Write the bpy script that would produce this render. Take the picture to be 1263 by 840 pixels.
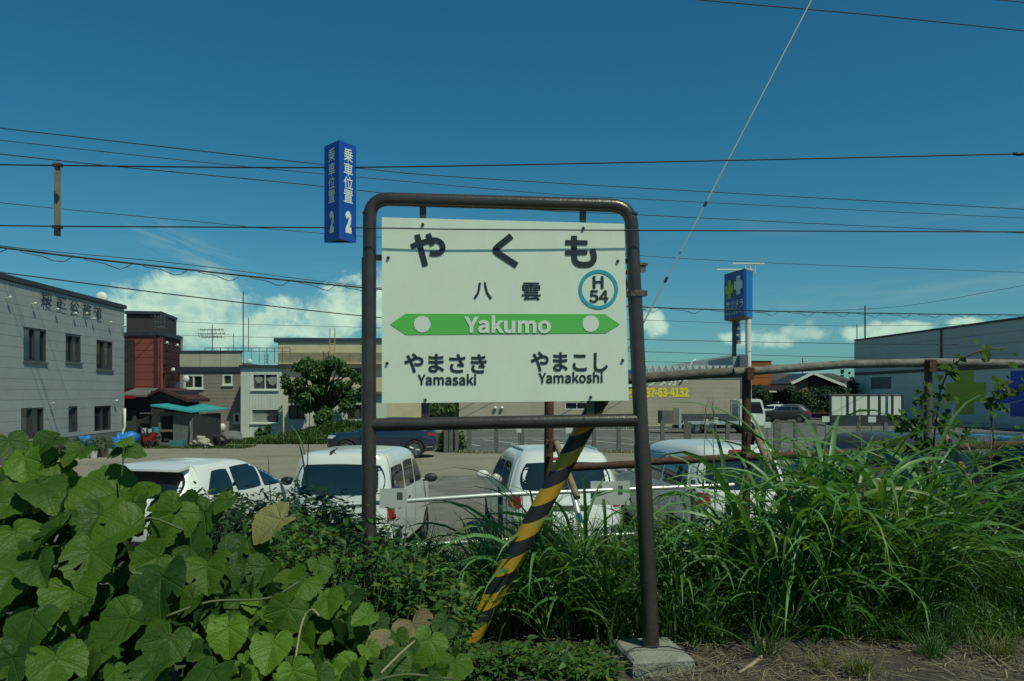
import bpy, math, random
import numpy as np
from mathutils import Vector, Matrix
from mathutils.bvhtree import BVHTree

# ------------------------------------------------------------------ clear
for o in list(bpy.data.objects):
    bpy.data.objects.remove(o)
SC = bpy.context.scene
COL = SC.collection
R = math.radians
EYE = 2.5          # camera height above the car park, metres
HOR = 485.0        # horizon row of the 1263 x 840 photograph
FPX = 1000.0       # focal length in photograph pixels

# ------------------------------------------------------------------ camera
cam = bpy.data.cameras.new('camera')
cam.sensor_width = 36.0
cam.lens = 36.0 * FPX / 1263.0
cam.shift_y = (HOR - 420.0) / 1263.0
cam.clip_start = 0.1
cam.clip_end = 3000
cam.dof.use_dof = False
camo = bpy.data.objects.new('camera', cam)
camo.location = (0, 0, EYE)
camo.rotation_euler = (R(90), 0, 0)
COL.objects.link(camo)
SC.camera = camo

SC.render.engine = 'CYCLES'
SC.cycles.use_denoising = True
SC.cycles.max_bounces = 8
SC.view_settings.view_transform = 'Standard'
SC.view_settings.look = 'None'
SC.view_settings.exposure = -0.45
SC.view_settings.gamma = 1.0
SC.view_settings.use_curve_mapping = False

SUN_EL, SUN_AZ = 57.0, 141.0     # azimuth clockwise from +Y
SUN_DIR = Vector((math.sin(R(SUN_AZ)) * math.cos(R(SUN_EL)), math.cos(R(SUN_AZ)) * math.cos(R(SUN_EL)), math.sin(R(SUN_EL))))
sun = bpy.data.lights.new('sun', 'SUN')
sun.energy = 4.3
sun.angle = R(0.53)
sun.color = (0.97, 1.0, 0.77)
suno = bpy.data.objects.new('sun', sun)
suno.rotation_euler = SUN_DIR.to_track_quat('Z', 'Y').to_euler()
suno.location = (20, -20, 40)
COL.objects.link(suno)


# ------------------------------------------------------------------ node helpers
class NT:
    def __init__(s, tree):
        s.t = tree
        s.n = tree.nodes
        s.l = tree.links

    def node(s, typ, **kw):
        n = s.n.new(typ)
        for k, v in kw.items():
            setattr(n, k, v)
        return n

    def put(s, sock, v):
        if isinstance(v, bpy.types.NodeSocket):
            s.l.new(v, sock)
        elif v is not None:
            if sock.type == 'RGBA' and len(v) == 3:
                v = (*v, 1)
            sock.default_value = v

    def m(s, op, a, b=None, c=None, clamp=False):
        n = s.node('ShaderNodeMath', operation=op, use_clamp=clamp)
        for i, v in enumerate((a, b, c)):
            if v is not None:
                s.put(n.inputs[i], v)
        return n.outputs[0]

    def mix(s, f, a, b, blend='MIX'):
        n = s.node('ShaderNodeMix', data_type='RGBA', blend_type=blend)
        s.put(n.inputs[0], f)
        s.put(n.inputs[6], a)
        s.put(n.inputs[7], b)
        return n.outputs[2]

    def noise(s, vec, scale, detail=4, rough=0.55, dist=0.0):
        n = s.node('ShaderNodeTexNoise')
        if vec is not None:
            s.l.new(vec, n.inputs['Vector'])
        n.inputs['Scale'].default_value = scale
        n.inputs['Detail'].default_value = detail
        n.inputs['Roughness'].default_value = rough
        n.inputs['Distortion'].default_value = dist
        return n.outputs['Fac']

    def step(s, x, a, b):
        n = s.node('ShaderNodeMapRange', interpolation_type='SMOOTHSTEP')
        s.put(n.inputs[0], x)
        s.put(n.inputs[1], a)
        s.put(n.inputs[2], b)
        return n.outputs[0]

    def xyz(s, v):
        n = s.node('ShaderNodeSeparateXYZ')
        s.l.new(v, n.inputs[0])
        return n.outputs

    def comb(s, x, y, z):
        n = s.node('ShaderNodeCombineXYZ')
        for i, v in enumerate((x, y, z)):
            s.put(n.inputs[i], v)
        return n.outputs[0]


# ------------------------------------------------------------------ world: sky and clouds by direction
world = bpy.data.worlds.new('World')
SC.world = world
world.use_nodes = True
w = NT(world.node_tree)
w.n.clear()
sky = w.node('ShaderNodeTexSky', sky_type='NISHITA', sun_disc=False)
sky.sun_elevation = R(SUN_EL)
sky.sun_rotation = R(SUN_AZ)
sky.altitude = 20
sky.air_density = 1.0
sky.dust_density = 0.4
sky.ozone_density = 1.6
SKY_STRENGTH = 0.10
tc = w.node('ShaderNodeTexCoord').outputs['Generated']
X, Y, Z = w.xyz(tc)
az = w.m('ARCTAN2', X, Y)
el = w.m('ARCSINE', Z)
skyc = w.mix(1.0, sky.outputs[0], w.mix(w.step(el, 0.0, 0.34), (0.36, 0.80, 0.88), (0.19, 0.79, 0.90)), 'MULTIPLY')
cv = w.comb(w.m('MULTIPLY', az, 1.0), w.m('MULTIPLY', el, 1.25), 0.0)
n1 = w.noise(cv, 20, 8, 0.62, 0.35)
n2 = w.noise(cv, 55, 5, 0.6)


def azel(px, py):
    a = math.atan((px - 631.5) / FPX)
    return a, math.atan((HOR - py) / FPX * math.cos(a))


blobs = [(222, 388, 84, 44, -.12), (210, 364, 42, 30, -.12), (250, 366, 40, 34, -.12), (176, 392, 42, 24, 0), (300, 404, 84, 32, .05), (352, 386, 34, 24, 0), (405, 396, 60, 34, .05), (440, 378, 44, 30, 0), (480, 372, 60, 44, 0),
         (806, 400, 30, 30, .32), (955, 418, 66, 18, .30), (990, 412, 44, 18, .16), (1062, 411, 40, 13, .16), (1105, 405, 50, 12, .14), (1190, 398, 24, 9, .2), (905, 416, 40, 14, .34),
         (640, 420, 120, 40, .05), (-150, 420, 160, 40, .05), (1420, 420, 150, 30, .15)]
cur = None
for px, py, rx, ry, wk in blobs:
    a, e = azel(px, py)
    dx = w.m('DIVIDE', w.m('SUBTRACT', az, a), rx / FPX)
    dy = w.m('DIVIDE', w.m('SUBTRACT', el, e), ry / FPX)
    v = w.m('SUBTRACT', 1.0 - wk, w.m('SQRT', w.m('ADD', w.m('MULTIPLY', dx, dx), w.m('MULTIPLY', dy, dy))))
    cur = v if cur is None else w.m('SMOOTH_MAX', cur, v, 0.10)
# the rest of the horizon carries the same kind of far cumulus
band = w.m('MULTIPLY', w.step(el, -0.02, 0.03), w.step(el, 0.16, 0.05))
far = w.m('SUBTRACT', w.m('MULTIPLY', w.noise(cv, 4.5, 3), band), 0.58)
behind = w.step(w.m('ABSOLUTE', az), 0.75, 1.0)
far = w.m('ADD', far, w.m('MULTIPLY', w.m('SUBTRACT', 1.0, behind), -1.0))
cur = w.m('MAXIMUM', cur, far)
dens = w.m('ADD', cur, w.m('ADD', w.m('MULTIPLY', w.m('SUBTRACT', n1, 0.5), 1.9), w.m('MULTIPLY', w.m('SUBTRACT', n2, 0.5), 0.35)))
mask = w.m('MULTIPLY', w.step(dens, -0.02, 0.50), 0.93)
# lit tops, greyer bases: denser towards the sun side
cv2 = w.comb(w.m('ADD', az, 0.010), w.m('ADD', w.m('MULTIPLY', el, 1.25), 0.018), 0.0)
n3 = w.noise(cv2, 20, 8, 0.62, 0.35)
lit = w.step(w.m('SUBTRACT', n1, n3), -0.14, 0.16)
low = w.step(el, 0.03, 0.13)
ccol = w.mix(w.m('MULTIPLY', w.m('ADD', w.m('MULTIPLY', lit, 0.7), 0.3), w.m('ADD', w.m('MULTIPLY', low, 0.45), 0.55)), (3.9, 7.0, 6.5), (8.6, 11.4, 8.6))
# thin cirrus
a, e = azel(238, 312)
rot = w.m('ADD', w.m('MULTIPLY', w.m('SUBTRACT', az, a), 0.33), w.m('SUBTRACT', el, e))
al = w.m('SUBTRACT', az, a)
ci = w.m('MULTIPLY', w.step(w.m('ABSOLUTE', rot), 0.032, 0.004), w.step(w.m('ABSOLUTE', al), 0.085, 0.02))
cst = w.noise(w.comb(w.m('MULTIPLY', al, 12.0), w.m('MULTIPLY', rot, 90.0), 0.0), 1.0, 5, 0.6, 0.6)
ci = w.m('MULTIPLY', ci, w.step(cst, 0.40, 0.75))
wisp = w.m('MULTIPLY', w.step(w.noise(w.comb(w.m('MULTIPLY', az, 3.0), w.m('MULTIPLY', el, 22.0), 3.0), 1.0, 5, 0.6, 0.7), 0.5, 0.8), w.m('MULTIPLY', w.step(el, 0.03, 0.10), w.step(el, 0.24, 0.14)))
thin = w.m('ADD', w.m('MULTIPLY', ci, 0.42), w.m('MULTIPLY', wisp, 0.20), None, True)
c0 = w.mix(thin, skyc, (5.4, 7.6, 6.2))
c1 = w.mix(mask, c0, ccol)
bg = w.node('ShaderNodeBackground')
bg.inputs[1].default_value = SKY_STRENGTH
w.l.new(c1, bg.inputs[0])
wo = w.node('ShaderNodeOutputWorld')
w.l.new(bg.outputs[0], wo.inputs[0])

# ------------------------------------------------------------------ materials
MATS = {}


def mat(name, col, rough=0.6, vary=0.0, scale=8.0, bump=0.0, bscale=40.0, metal=0.0, spec=0.5, coat=0.0, col2=None, coord='Object', stretch=None, perobj=0.0, patchy=0.0):
    if name in MATS:
        return MATS[name]
    m = bpy.data.materials.new(name)
    m.use_nodes = True
    k = NT(m.node_tree)
    b = k.n['Principled BSDF']
    b.inputs['Roughness'].default_value = rough
    b.inputs['Metallic'].default_value = metal
    b.inputs['Specular IOR Level'].default_value = spec
    b.inputs['Coat Weight'].default_value = coat
    b.inputs['Coat Roughness'].default_value = 0.05
    vec = k.node('ShaderNodeTexCoord').outputs[coord]
    if stretch:
        mp = k.node('ShaderNodeMapping')
        mp.inputs['Scale'].default_value = stretch
        k.l.new(vec, mp.inputs[0])
        vec = mp.outputs[0]
    c = (*col, 1)
    if vary > 0 or col2:
        f = k.step(k.noise(vec, scale, 6, 0.65), 0.32, 0.68)
        d = col2 if col2 else tuple(x * (1 - vary) for x in col)
        c = k.mix(f, col, d)
        f2 = k.noise(vec, scale * 9, 3, 0.6)
        c = k.mix(k.m('MULTIPLY', f2, min(0.5, vary + 0.08)), c, tuple(x * 0.55 for x in col))
    if patchy:
        pv = k.step(k.noise(vec, patchy, 3, 0.5), 0.52, 0.56)
        c = k.mix(k.m('MULTIPLY', pv, 0.35), c, tuple(x * 0.72 for x in col))
        vo = k.node('ShaderNodeTexVoronoi', feature='DISTANCE_TO_EDGE')
        vo.inputs['Scale'].default_value = patchy * 2.2
        k.l.new(vec, vo.inputs['Vector'])
        ck = k.m('MULTIPLY', k.step(vo.outputs['Distance'], 0.016, 0.004), k.step(k.noise(vec, patchy * 1.3, 2), 0.45, 0.6))
        c = k.mix(k.m('MULTIPLY', ck, 0.7), c, tuple(x * 0.35 for x in col))
    if perobj:
        rn = k.node('ShaderNodeObjectInfo').outputs['Random']
        c = k.mix(k.m('MULTIPLY', rn, perobj), c, tuple(x * 0.6 for x in col))
    if isinstance(c, tuple):
        b.inputs['Base Color'].default_value = c
    else:
        k.l.new(c, b.inputs['Base Color'])
    if bump > 0:
        bn = k.node('ShaderNodeBump')
        bn.inputs['Strength'].default_value = bump
        bn.inputs['Distance'].default_value = 0.02
        k.l.new(k.noise(vec, bscale, 5, 0.6), bn.inputs['Height'])
        k.l.new(bn.outputs[0], b.inputs['Normal'])
    MATS[name] = m
    return m


def leafmat(name, c1, c2, rough=0.45, trans=0.35, veins=False, island=True, tip=None, spec=0.4, c3=None):
    """Leaf: glossy upper side, some light coming through; colour differs from leaf to leaf."""
    if name in MATS:
        return MATS[name]
    m = bpy.data.materials.new(name)
    m.use_nodes = True
    k = NT(m.node_tree)
    b = k.n['Principled BSDF']
    if island:
        rn = k.node('ShaderNodeNewGeometry').outputs['Random Per Island']
    else:
        rn = k.node('ShaderNodeObjectInfo').outputs['Random']
    c = k.mix(rn, c1, c2)
    if c3:
        sel = k.step(k.m('FRACT', k.m('MULTIPLY', rn, 17.3)), 0.80, 0.95)
        c = k.mix(sel, c, c3)
    if veins:
        uv = k.node('ShaderNodeUVMap').outputs[0]
        u, v, _ = k.xyz(uv)
        r = k.m('SQRT', k.m('ADD', k.m('MULTIPLY', u, u), k.m('MULTIPLY', v, v)))
        th = k.m('ARCTAN2', u, v)
        dist = k.m('MULTIPLY', k.m('ABSOLUTE', k.m('SINE', k.m('MULTIPLY', th, 3.6))), k.m('MULTIPLY', r, 0.28))
        vein = k.step(dist, 0.020, 0.004)
        sec = k.m('ABSOLUTE', k.m('SINE', k.m('MULTIPLY', k.m('SUBTRACT', v, k.m('MULTIPLY', k.m('ABSOLUTE', u), 0.62)), 17.0)))
        vein2 = k.m('MULTIPLY', k.step(sec, 0.20, 0.02), 0.30)
        vv = k.m('MAXIMUM', vein, vein2)
        c = k.mix(k.m('MULTIPLY', k.m('MULTIPLY', vv, k.step(r, 0.0, 0.25)), 0.22), c, tuple(min(1, x * 1.7 + 0.012) for x in c1))
        edge = k.step(r, 0.45, 0.95)
        c = k.mix(k.m('MULTIPLY', edge, 0.30), c, (c1[0] * 1.5, c1[1] * 1.25, c1[2]))
        nz = k.noise(uv, 3.0, 5, 0.65)
        c = k.mix(k.m('MULTIPLY', k.step(nz, 0.5, 0.8), 0.5), c, (c1[0] * 1.5, c1[1] * 1.1, c1[2] * 0.8))
        spots = k.step(k.noise(uv, 9.0, 2, 0.5), 0.70, 0.76)
        c = k.mix(k.m('MULTIPLY', spots, 0.6), c, (0.09, 0.07, 0.03))
        bn = k.node('ShaderNodeBump')
        bn.inputs['Strength'].default_value = 0.55
        bn.inputs['Distance'].default_value = 0.012
        h = k.m('ADD', k.m('MULTIPLY', vv, -1.0), k.m('MULTIPLY', k.noise(uv, 12, 2), 0.45))
        k.l.new(h, bn.inputs['Height'])
        k.l.new(bn.outputs[0], b.inputs['Normal'])
    k.put(b.inputs['Base Color'], c)
    b.inputs['Roughness'].default_value = rough
    b.inputs['Specular IOR Level'].default_value = spec
    tr = k.node('ShaderNodeBsdfTranslucent')
    tcol = k.mix(1.0, c, (1.25, 1.45, 0.45), 'MULTIPLY')
    k.l.new(tcol, tr.inputs[0])
    mx = k.node('ShaderNodeMixShader')
    mx.inputs[0].default_value = trans
    k.l.new(b.outputs[0], mx.inputs[1])
    k.l.new(tr.outputs[0], mx.inputs[2])
    k.l.new(mx.outputs[0], k.n['Material Output'].inputs[0])
    MATS[name] = m
    return m


# ------------------------------------------------------------------ mesh builder
class MB:
    def __init__(s):
        s.v, s.f, s.mi = [], [], []
        s.uv = None

    def add(s, vs, fs, mi=0):
        b = len(s.v)
        s.v += [tuple(p) for p in vs]
        s.f += [tuple(i + b for i in f) for f in fs]
        s.mi += [mi] * len(fs)
        return s

    def frame_box(s, o, u, v, n, du, dv, dn, mi=0):
        """box spanned from corner o by directions u, v, n"""
        o = Vector(o)
        u, v, n = Vector(u) * du, Vector(v) * dv, Vector(n) * dn
        p = [o, o + u, o + u + v, o + v]
        p += [q + n for q in p]
        fs = [(0, 3, 2, 1), (4, 5, 6, 7), (0, 1, 5, 4), (1, 2, 6, 5), (2, 3, 7, 6), (3, 0, 4, 7)]
        if u.cross(v).dot(n) < 0:
            fs = [f[::-1] for f in fs]
        return s.add(p, fs, mi)

    def box(s, c, size, rz=0.0, mi=0):
        cx, cy, cz = c
        a, b = math.cos(rz), math.sin(rz)
        u, v = Vector((a, b, 0)), Vector((-b, a, 0))
        o = Vector(c) - u * size[0] / 2 - v * size[1] / 2 - Vector((0, 0, size[2] / 2))
        return s.frame_box(o, u, v, (0, 0, 1), size[0], size[1], size[2], mi)

    def path(s, pts, r, n=8, caps=True, mi=0):
        pts = [Vector(p) for p in pts]
        rs = r if isinstance(r, (list, tuple)) else [r] * len(pts)
        rings = []
        t0 = (pts[1] - pts[0]).normalized()
        up = Vector((0, 0, 1)) if abs(t0.z) < 0.9 else Vector((0, 1, 0))
        a = t0.cross(up).normalized()
        for i, p in enumerate(pts):
            t = (pts[min(i + 1, len(pts) - 1)] - pts[max(i - 1, 0)]).normalized()
            a = (a - t * a.dot(t)).normalized()
            b = t.cross(a)
            rings.append([p + (a * math.cos(2 * math.pi * j / n) + b * math.sin(2 * math.pi * j / n)) * rs[i] for j in range(n)])
        vs = [q for rg in rings for q in rg]
        fs = []
        for i in range(len(pts) - 1):
            for j in range(n):
                k = (j + 1) % n
                fs.append((i * n + j, i * n + k, (i + 1) * n + k, (i + 1) * n + j))
        if caps:
            fs.append(tuple(range(n))[::-1])
            e = (len(pts) - 1) * n
            fs.append(tuple(e + j for j in range(n)))
        return s.add(vs, fs, mi)

    def tube(s, p0, p1, r, r1=None, n=10, mi=0):
        return s.path([p0, p1], [r, r if r1 is None else r1], n, True, mi)

    def prism(s, poly, axis, a, b, mi=0):
        """polygon of 2D points extruded along axis (0,1,2) from a to b"""
        def pt(q, h):
            p = list(q)
            p.insert(axis, h)
            return p
        n = len(poly)
        vs = [pt(q, a) for q in poly] + [pt(q, b) for q in poly]
        fs = [tuple(range(n)), tuple(range(n, 2 * n))[::-1]]
        fs += [(i, i + n, (i + 1) % n + n, (i + 1) % n) for i in range(n)]
        return s.add(vs, fs, mi)

    def ellipsoid(s, c, r, nu=10, nv=6, mi=0):
        vs = [(c[0], c[1], c[2] - r[2])]
        for i in range(1, nv):
            p = -math.pi / 2 + math.pi * i / nv
            for j in range(nu):
                t = 2 * math.pi * j / nu
                vs.append((c[0] + r[0] * math.cos(p) * math.cos(t), c[1] + r[1] * math.cos(p) * math.sin(t), c[2] + r[2] * math.sin(p)))
        vs.append((c[0], c[1], c[2] + r[2]))
        fs = [(0, 1 + (j + 1) % nu, 1 + j) for j in range(nu)]
        for i in range(nv - 2):
            for j in range(nu):
                a0 = 1 + i * nu
                fs.append((a0 + j, a0 + (j + 1) % nu, a0 + nu + (j + 1) % nu, a0 + nu + j))
        e = len(vs) - 1
        a0 = 1 + (nv - 2) * nu
        fs += [(a0 + j, a0 + (j + 1) % nu, e) for j in range(nu)]
        return s.add(vs, fs, mi)

    def mesh(s, name, mats, smooth=False, angle=None, off=None):
        me = bpy.data.meshes.new(name)
        v = np.array(s.v, dtype=float)
        if off is not None:
            v = v - np.array(off)
        me.from_pydata([tuple(p) for p in v], [], s.f)
        for m in (mats if isinstance(mats, (list, tuple)) else [mats]):
            me.materials.append(m)
        if any(s.mi):
            me.polygons.foreach_set('material_index', s.mi)
        if smooth:
            me.polygons.foreach_set('use_smooth', [True] * len(me.polygons))
            if angle:
                me.set_sharp_from_angle(angle=R(angle))
        me.update()
        return me


def link(name, me, parent=None, kind=None, label=None):
    o = bpy.data.objects.new(name, me)
    COL.objects.link(o)
    if parent is not None:
        o.parent = parent
    if kind:
        o['kind'] = kind
    if label:
        o['label'] = label
    return o


class Thing:
    """One top-level thing: an Empty at its base that parents its parts (parts are given in local space, or world when loc has no turn)."""

    def __init__(s, name, label, cat, loc=(0, 0, 0), rz=0.0, group=None, world=False):
        s.o = bpy.data.objects.new(name, None)
        s.o.empty_display_size = 0.3
        COL.objects.link(s.o)
        s.o.location = loc
        s.o.rotation_euler = (0, 0, rz)
        s.o['label'] = label
        s.o['category'] = cat
        if group:
            s.o['group'] = group
        s.loc = np.array(loc, dtype=float)
        s.world = world

    def part(s, name, mb, mats, parent=None, smooth=False, angle=None, kind=None, label=None):
        me = mb if isinstance(mb, bpy.types.Mesh) else mb.mesh(name, mats, smooth, angle, s.loc if s.world else None)
        return link(name, me, parent or s.o, kind, label)


def single(name, mb, mats, label, cat, group=None, smooth=False, angle=None, base=None):
    if base is None:
        v = np.array(mb.v)
        base = (v[:, 0].mean(), v[:, 1].mean(), v[:, 2].min())
    o = link(name, mb.mesh(name, mats, smooth, angle, base))
    o.location = base
    o['label'] = label
    o['category'] = cat
    if group:
        o['group'] = group
    return o


def setting(name, mb, mats, kind='structure', smooth=False):
    return link(name, mb.mesh(name, mats, smooth), None, kind)


def copy_tree(o, parent=None):
    c = o.copy()
    COL.objects.link(c)
    if parent is not None:
        c.parent = parent
    for ch in [q for q in bpy.data.objects if q.parent == o]:
        copy_tree(ch, c)
    return c


def P(px, py, d):
    """the point at depth d metres seen at photograph pixel (px, py)"""
    return Vector(((px - 631.5) * d / FPX, d, EYE + (HOR - py) * d / FPX))


# ------------------------------------------------------------------ lettering
import os
try:      # Blender's own bundled sans; the built-in face is used where it is missing
    SANS = bpy.data.fonts.load(os.path.join(bpy.utils.system_resource('DATAFILES', path='fonts'), 'Noto Sans CJK Regular.woff2'))
except Exception:
    SANS = None


def text_verts(s, offset=0.0, size=1.0):
    cu = bpy.data.curves.new('lettering', 'FONT')
    cu.body = s
    if SANS is not None and s.isascii():
        cu.font = SANS
    cu.size = size
    cu.offset = offset
    cu.resolution_u = 3
    cu.fill_mode = 'FRONT'
    ob = bpy.data.objects.new('lettering', cu)
    COL.objects.link(ob)
    dg = bpy.context.evaluated_depsgraph_get()
    me = bpy.data.meshes.new_from_object(ob.evaluated_get(dg))
    v = np.empty(len(me.vertices) * 3)
    me.vertices.foreach_get('co', v)
    v = v.reshape(-1, 3)[:, :2]
    f = [tuple(p.vertices) for p in me.polygons]
    bpy.data.objects.remove(ob)
    bpy.data.curves.remove(cu)
    bpy.data.meshes.remove(me)
    return v, f


def lettering(T, parent, s, o, u, v, w_, h_, m, offset=0.02, out=0.002, name='lettering'):
    """text s fitted into w_ x h_ centred on o in the plane of u (right) and v (up), standing `out` proud"""
    tv, tf = text_verts(s, offset)
    if len(tv) == 0:
        return None
    lo, hi = tv.min(0), tv.max(0)
    tv = (tv - (lo + hi) / 2) / np.maximum(hi - lo, 1e-6)
    o, u, v = Vector(o), Vector(u).normalized(), Vector(v).normalized()
    n = u.cross(v)
    b = MB()
    b.add([o + u * (a * w_) + v * (c * h_) + n * out for a, c in tv], tf)
    return T.part(name, b, m, parent)


# ------------------------------------------------------------------ base materials
M_dirt = mat('gravel_dirt', (0.29, 0.265, 0.20), 0.95, 0.35, 0.6, 0.6, 30, col2=(0.22, 0.205, 0.155), spec=0.2)
M_soil = mat('platform_soil', (0.12, 0.108, 0.085), 0.95, 0.4, 3.0, 0.8, 50, col2=(0.062, 0.056, 0.045), spec=0.15)
M_asph = mat('asphalt', (0.16, 0.16, 0.145), 0.9, 0.25, 1.2, 0.3, 90, col2=(0.09, 0.092, 0.088), spec=0.3, patchy=0.16)
M_asph2 = mat('worn_asphalt', (0.22, 0.21, 0.175), 0.9, 0.3, 0.9, 0.3, 60, col2=(0.13, 0.13, 0.115), spec=0.2, patchy=0.22)
M_line = mat('road_paint', (0.62, 0.63, 0.58), 0.7, 0.25, 4.0)
M_pipe = mat('sign_pipe_brown', (0.062, 0.048, 0.044), 0.30, 0.35, 9.0, 0.10, 60, spec=0.6)
M_board = mat('board_white', (0.77, 0.83, 0.68), 0.42, 0.05, 1.6, spec=0.35, stretch=(4, 1, 1.6))
M_ink = mat('board_ink', (0.014, 0.028, 0.036), 0.5)
M_green = mat('band_green', (0.115, 0.52, 0.095), 0.45, spec=0.35)
M_white = mat('print_white', (0.74, 0.77, 0.68), 0.5)
M_cyan = mat('ring_blue', (0.025, 0.35, 0.46), 0.45)
M_blue = mat('sign_blue', (0.010, 0.085, 0.42), 0.4, 0.08, 3.0)
M_bluedk = mat('sign_blue_under', (0.05, 0.055, 0.06), 0.6)
M_yellow = mat('guard_yellow', (0.55, 0.30, 0.020), 0.5, 0.18, 9.0, spec=0.4)
M_black = mat('guard_black', (0.018, 0.020, 0.022), 0.55, spec=0.4)
M_bolt = mat('bolt_steel', (0.05, 0.05, 0.05), 0.5, metal=0.5)
M_wire = mat('cable_black', (0.012, 0.015, 0.018), 0.6)
M_wiregrey = mat('guy_wire_grey', (0.44, 0.43, 0.36), 0.5, metal=0.2)
M_conc = mat('concrete', (0.33, 0.33, 0.28), 0.9, 0.3, 7.0, 0.7, 60, col2=(0.20, 0.205, 0.17), spec=0.2)
M_rust = mat('rusty_pipe', (0.105, 0.075, 0.055), 0.75, 0.4, 12.0, 0.5, 50, col2=(0.17, 0.15, 0.125), spec=0.3)
M_rust2 = mat('rust_brown', (0.13, 0.062, 0.038), 0.8, 0.4, 12.0, 0.5, 50, col2=(0.07, 0.04, 0.03), spec=0.25)
M_galv = mat('galvanised_pipe', (0.62, 0.65, 0.62), 0.35, 0.12, 20.0, metal=0.35)
M_post = mat('post_grey_wood', (0.15, 0.15, 0.135), 0.9, 0.3, 6.0, 0.4, 30)
M_postgreen = mat('post_green', (0.055, 0.085, 0.07), 0.6, 0.2, 9)
M_tan = mat('brace_tan', (0.30, 0.20, 0.12), 0.75, 0.3, 14)
M_plac = mat('placard_white', (0.54, 0.57, 0.52), 0.5, 0.06, 6)
M_glass = mat('window_glass', (0.018, 0.024, 0.028), 0.06, 0.3, 1.5, spec=0.7)
M_curt = mat('curtained_glass', (0.085, 0.10, 0.095), 0.08, 0.6, 2.2, spec=0.7, stretch=(6, 6, .4))
M_alu = mat('window_aluminium', (0.045, 0.05, 0.052), 0.45)
M_wframe = mat('window_white_frame', (0.62, 0.64, 0.58), 0.5)

# ------------------------------------------------------------------ ground
PLAT_Z = 1.2


def ground_z(x, y):
    if y < 1.15:
        return 0.15
    if y < 5.4:
        return PLAT_Z
    if y < 7.8:
        t = (y - 5.4) / 2.4
        return PLAT_Z * (1 - t * t * (3 - 2 * t))
    return 0.0


b = MB()
S = 1500
b.add([(-S, 7.5, 0), (S, 7.5, 0), (S, S, 0), (-S, S, 0)], [(0, 1, 2, 3)])
setting('ground', b, M_dirt)
b = MB()
b.add([(-S, -40, 0.15), (S, -40, 0.15), (S, 1.2, 0.15), (-S, 1.2, 0.15)], [(0, 1, 2, 3)])
setting('track_bed', b, M_dirt)
rng = np.random.default_rng(3)
# platform surface and the bank down to the car park, slightly uneven
b = MB()
xs = np.concatenate([[-300, -60, -20], np.linspace(-9, 9, 91), [20, 60, 300]])
ys = np.concatenate([np.linspace(1.15, 5.4, 30), np.linspace(5.55, 7.9, 18)])
for yy in ys:
    for xx in xs:
        z = ground_z(xx, yy) + (0.018 * math.sin(xx * 3.1 + yy * 2.3) + 0.012 * math.sin(xx * 7.7 - yy * 5.1) + rng.normal(0, 0.006)) * (1 if abs(xx) < 15 else 0)
        if yy > 7.8:
            z = -0.02
        b.v.append((xx, yy, z))
nx = len(xs)
for j in range(len(ys) - 1):
    for i in range(nx - 1):
        b.f.append((j * nx + i, j * nx + i + 1, (j + 1) * nx + i + 1, (j + 1) * nx + i))
        b.mi.append(0)
setting('platform_ground', b, M_soil, smooth=True)
b = MB()
b.frame_box((-300, 0.95, 0.1), (1, 0, 0), (0, 1, 0), (0, 0, 1), 600, 0.2, 1.09)
setting('platform_wall', b, M_conc)
# asphalt aprons
b = MB()
b.add([(-9, 8.6, 0.004), (14, 8.6, 0.004), (13, 22, 0.004), (6, 25.5, 0.004), (-3, 24.4, 0.004), (-6, 19, 0.004), (-9, 15, 0.004)], [tuple(range(7))])
setting('asphalt_apron', b, M_asph2)
b = MB()
b.add([(-3.2, 34, 0.006), (60, 34, 0.006), (60, 150, 0.006), (-3.2, 150, 0.006)], [(0, 1, 2, 3)])
lot = setting('asphalt_parking', b, M_asph)
b = MB()
b.add([(-3, 45.0, 0.011), (20, 45.0, 0.011), (20, 45.22, 0.011), (-3, 45.22, 0.011)], [(0, 1, 2, 3)])
link('parking_line', b.mesh('parking_line', M_line), lot)
for i in range(9):
    x = -1.6 + i * 2.6
    b = MB()
    b.add([(x, 38.5, 0.011), (x + 0.17, 38.5, 0.011), (x - 2.6 + 0.17, 43.4, 0.011), (x - 2.6, 43.4, 0.011)], [(0, 1, 2, 3)])
    link('parking_line', b.mesh('parking_line', M_line), lot)

# ------------------------------------------------------------------ station name sign
D0 = 4.0
sg = Thing('station_sign', 'white station name board in a brown pipe frame on the platform', 'station sign', tuple(P(800, 790, D0) * 1.0), world=True)


def arc(c, a, b_, r, n=7):
    """quarter bend at corner c coming from a towards b_"""
    c, a, b_ = Vector(c), Vector(a), Vector(b_)
    u, v = (a - c).normalized(), (b_ - c).normalized()
    p0, p1 = c + u * r, c + v * r
    out = []
    for i in range(n + 1):
        t = i / n
        out.append(p0 * (1 - t) ** 2 + c * 2 * t * (1 - t) + p1 * t * t)
    return out


ctl, ctr = P(456, 245, D0), P(778, 254, D0)
lbot = P(455, 796, D0)
rbot = P(804, 812, D0)
pts = [lbot] + arc(ctl, lbot, ctr, 0.10) + arc(ctr, ctl, rbot, 0.10) + [rbot]
b = MB()
b.path(pts, 0.0335, 18)
sg.part('frame_pipe', b, M_pipe, smooth=True, angle=50)
b = MB()
b.tube(P(456, 524, D0), P(789, 518, D0), 0.0325, n=18)
sg.part('crossbar', b, M_pipe, smooth=True, angle=50)


def postx(py):
    t = (py - 254) / (812 - 254)
    return 778 + t * (804 - 778)


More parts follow.
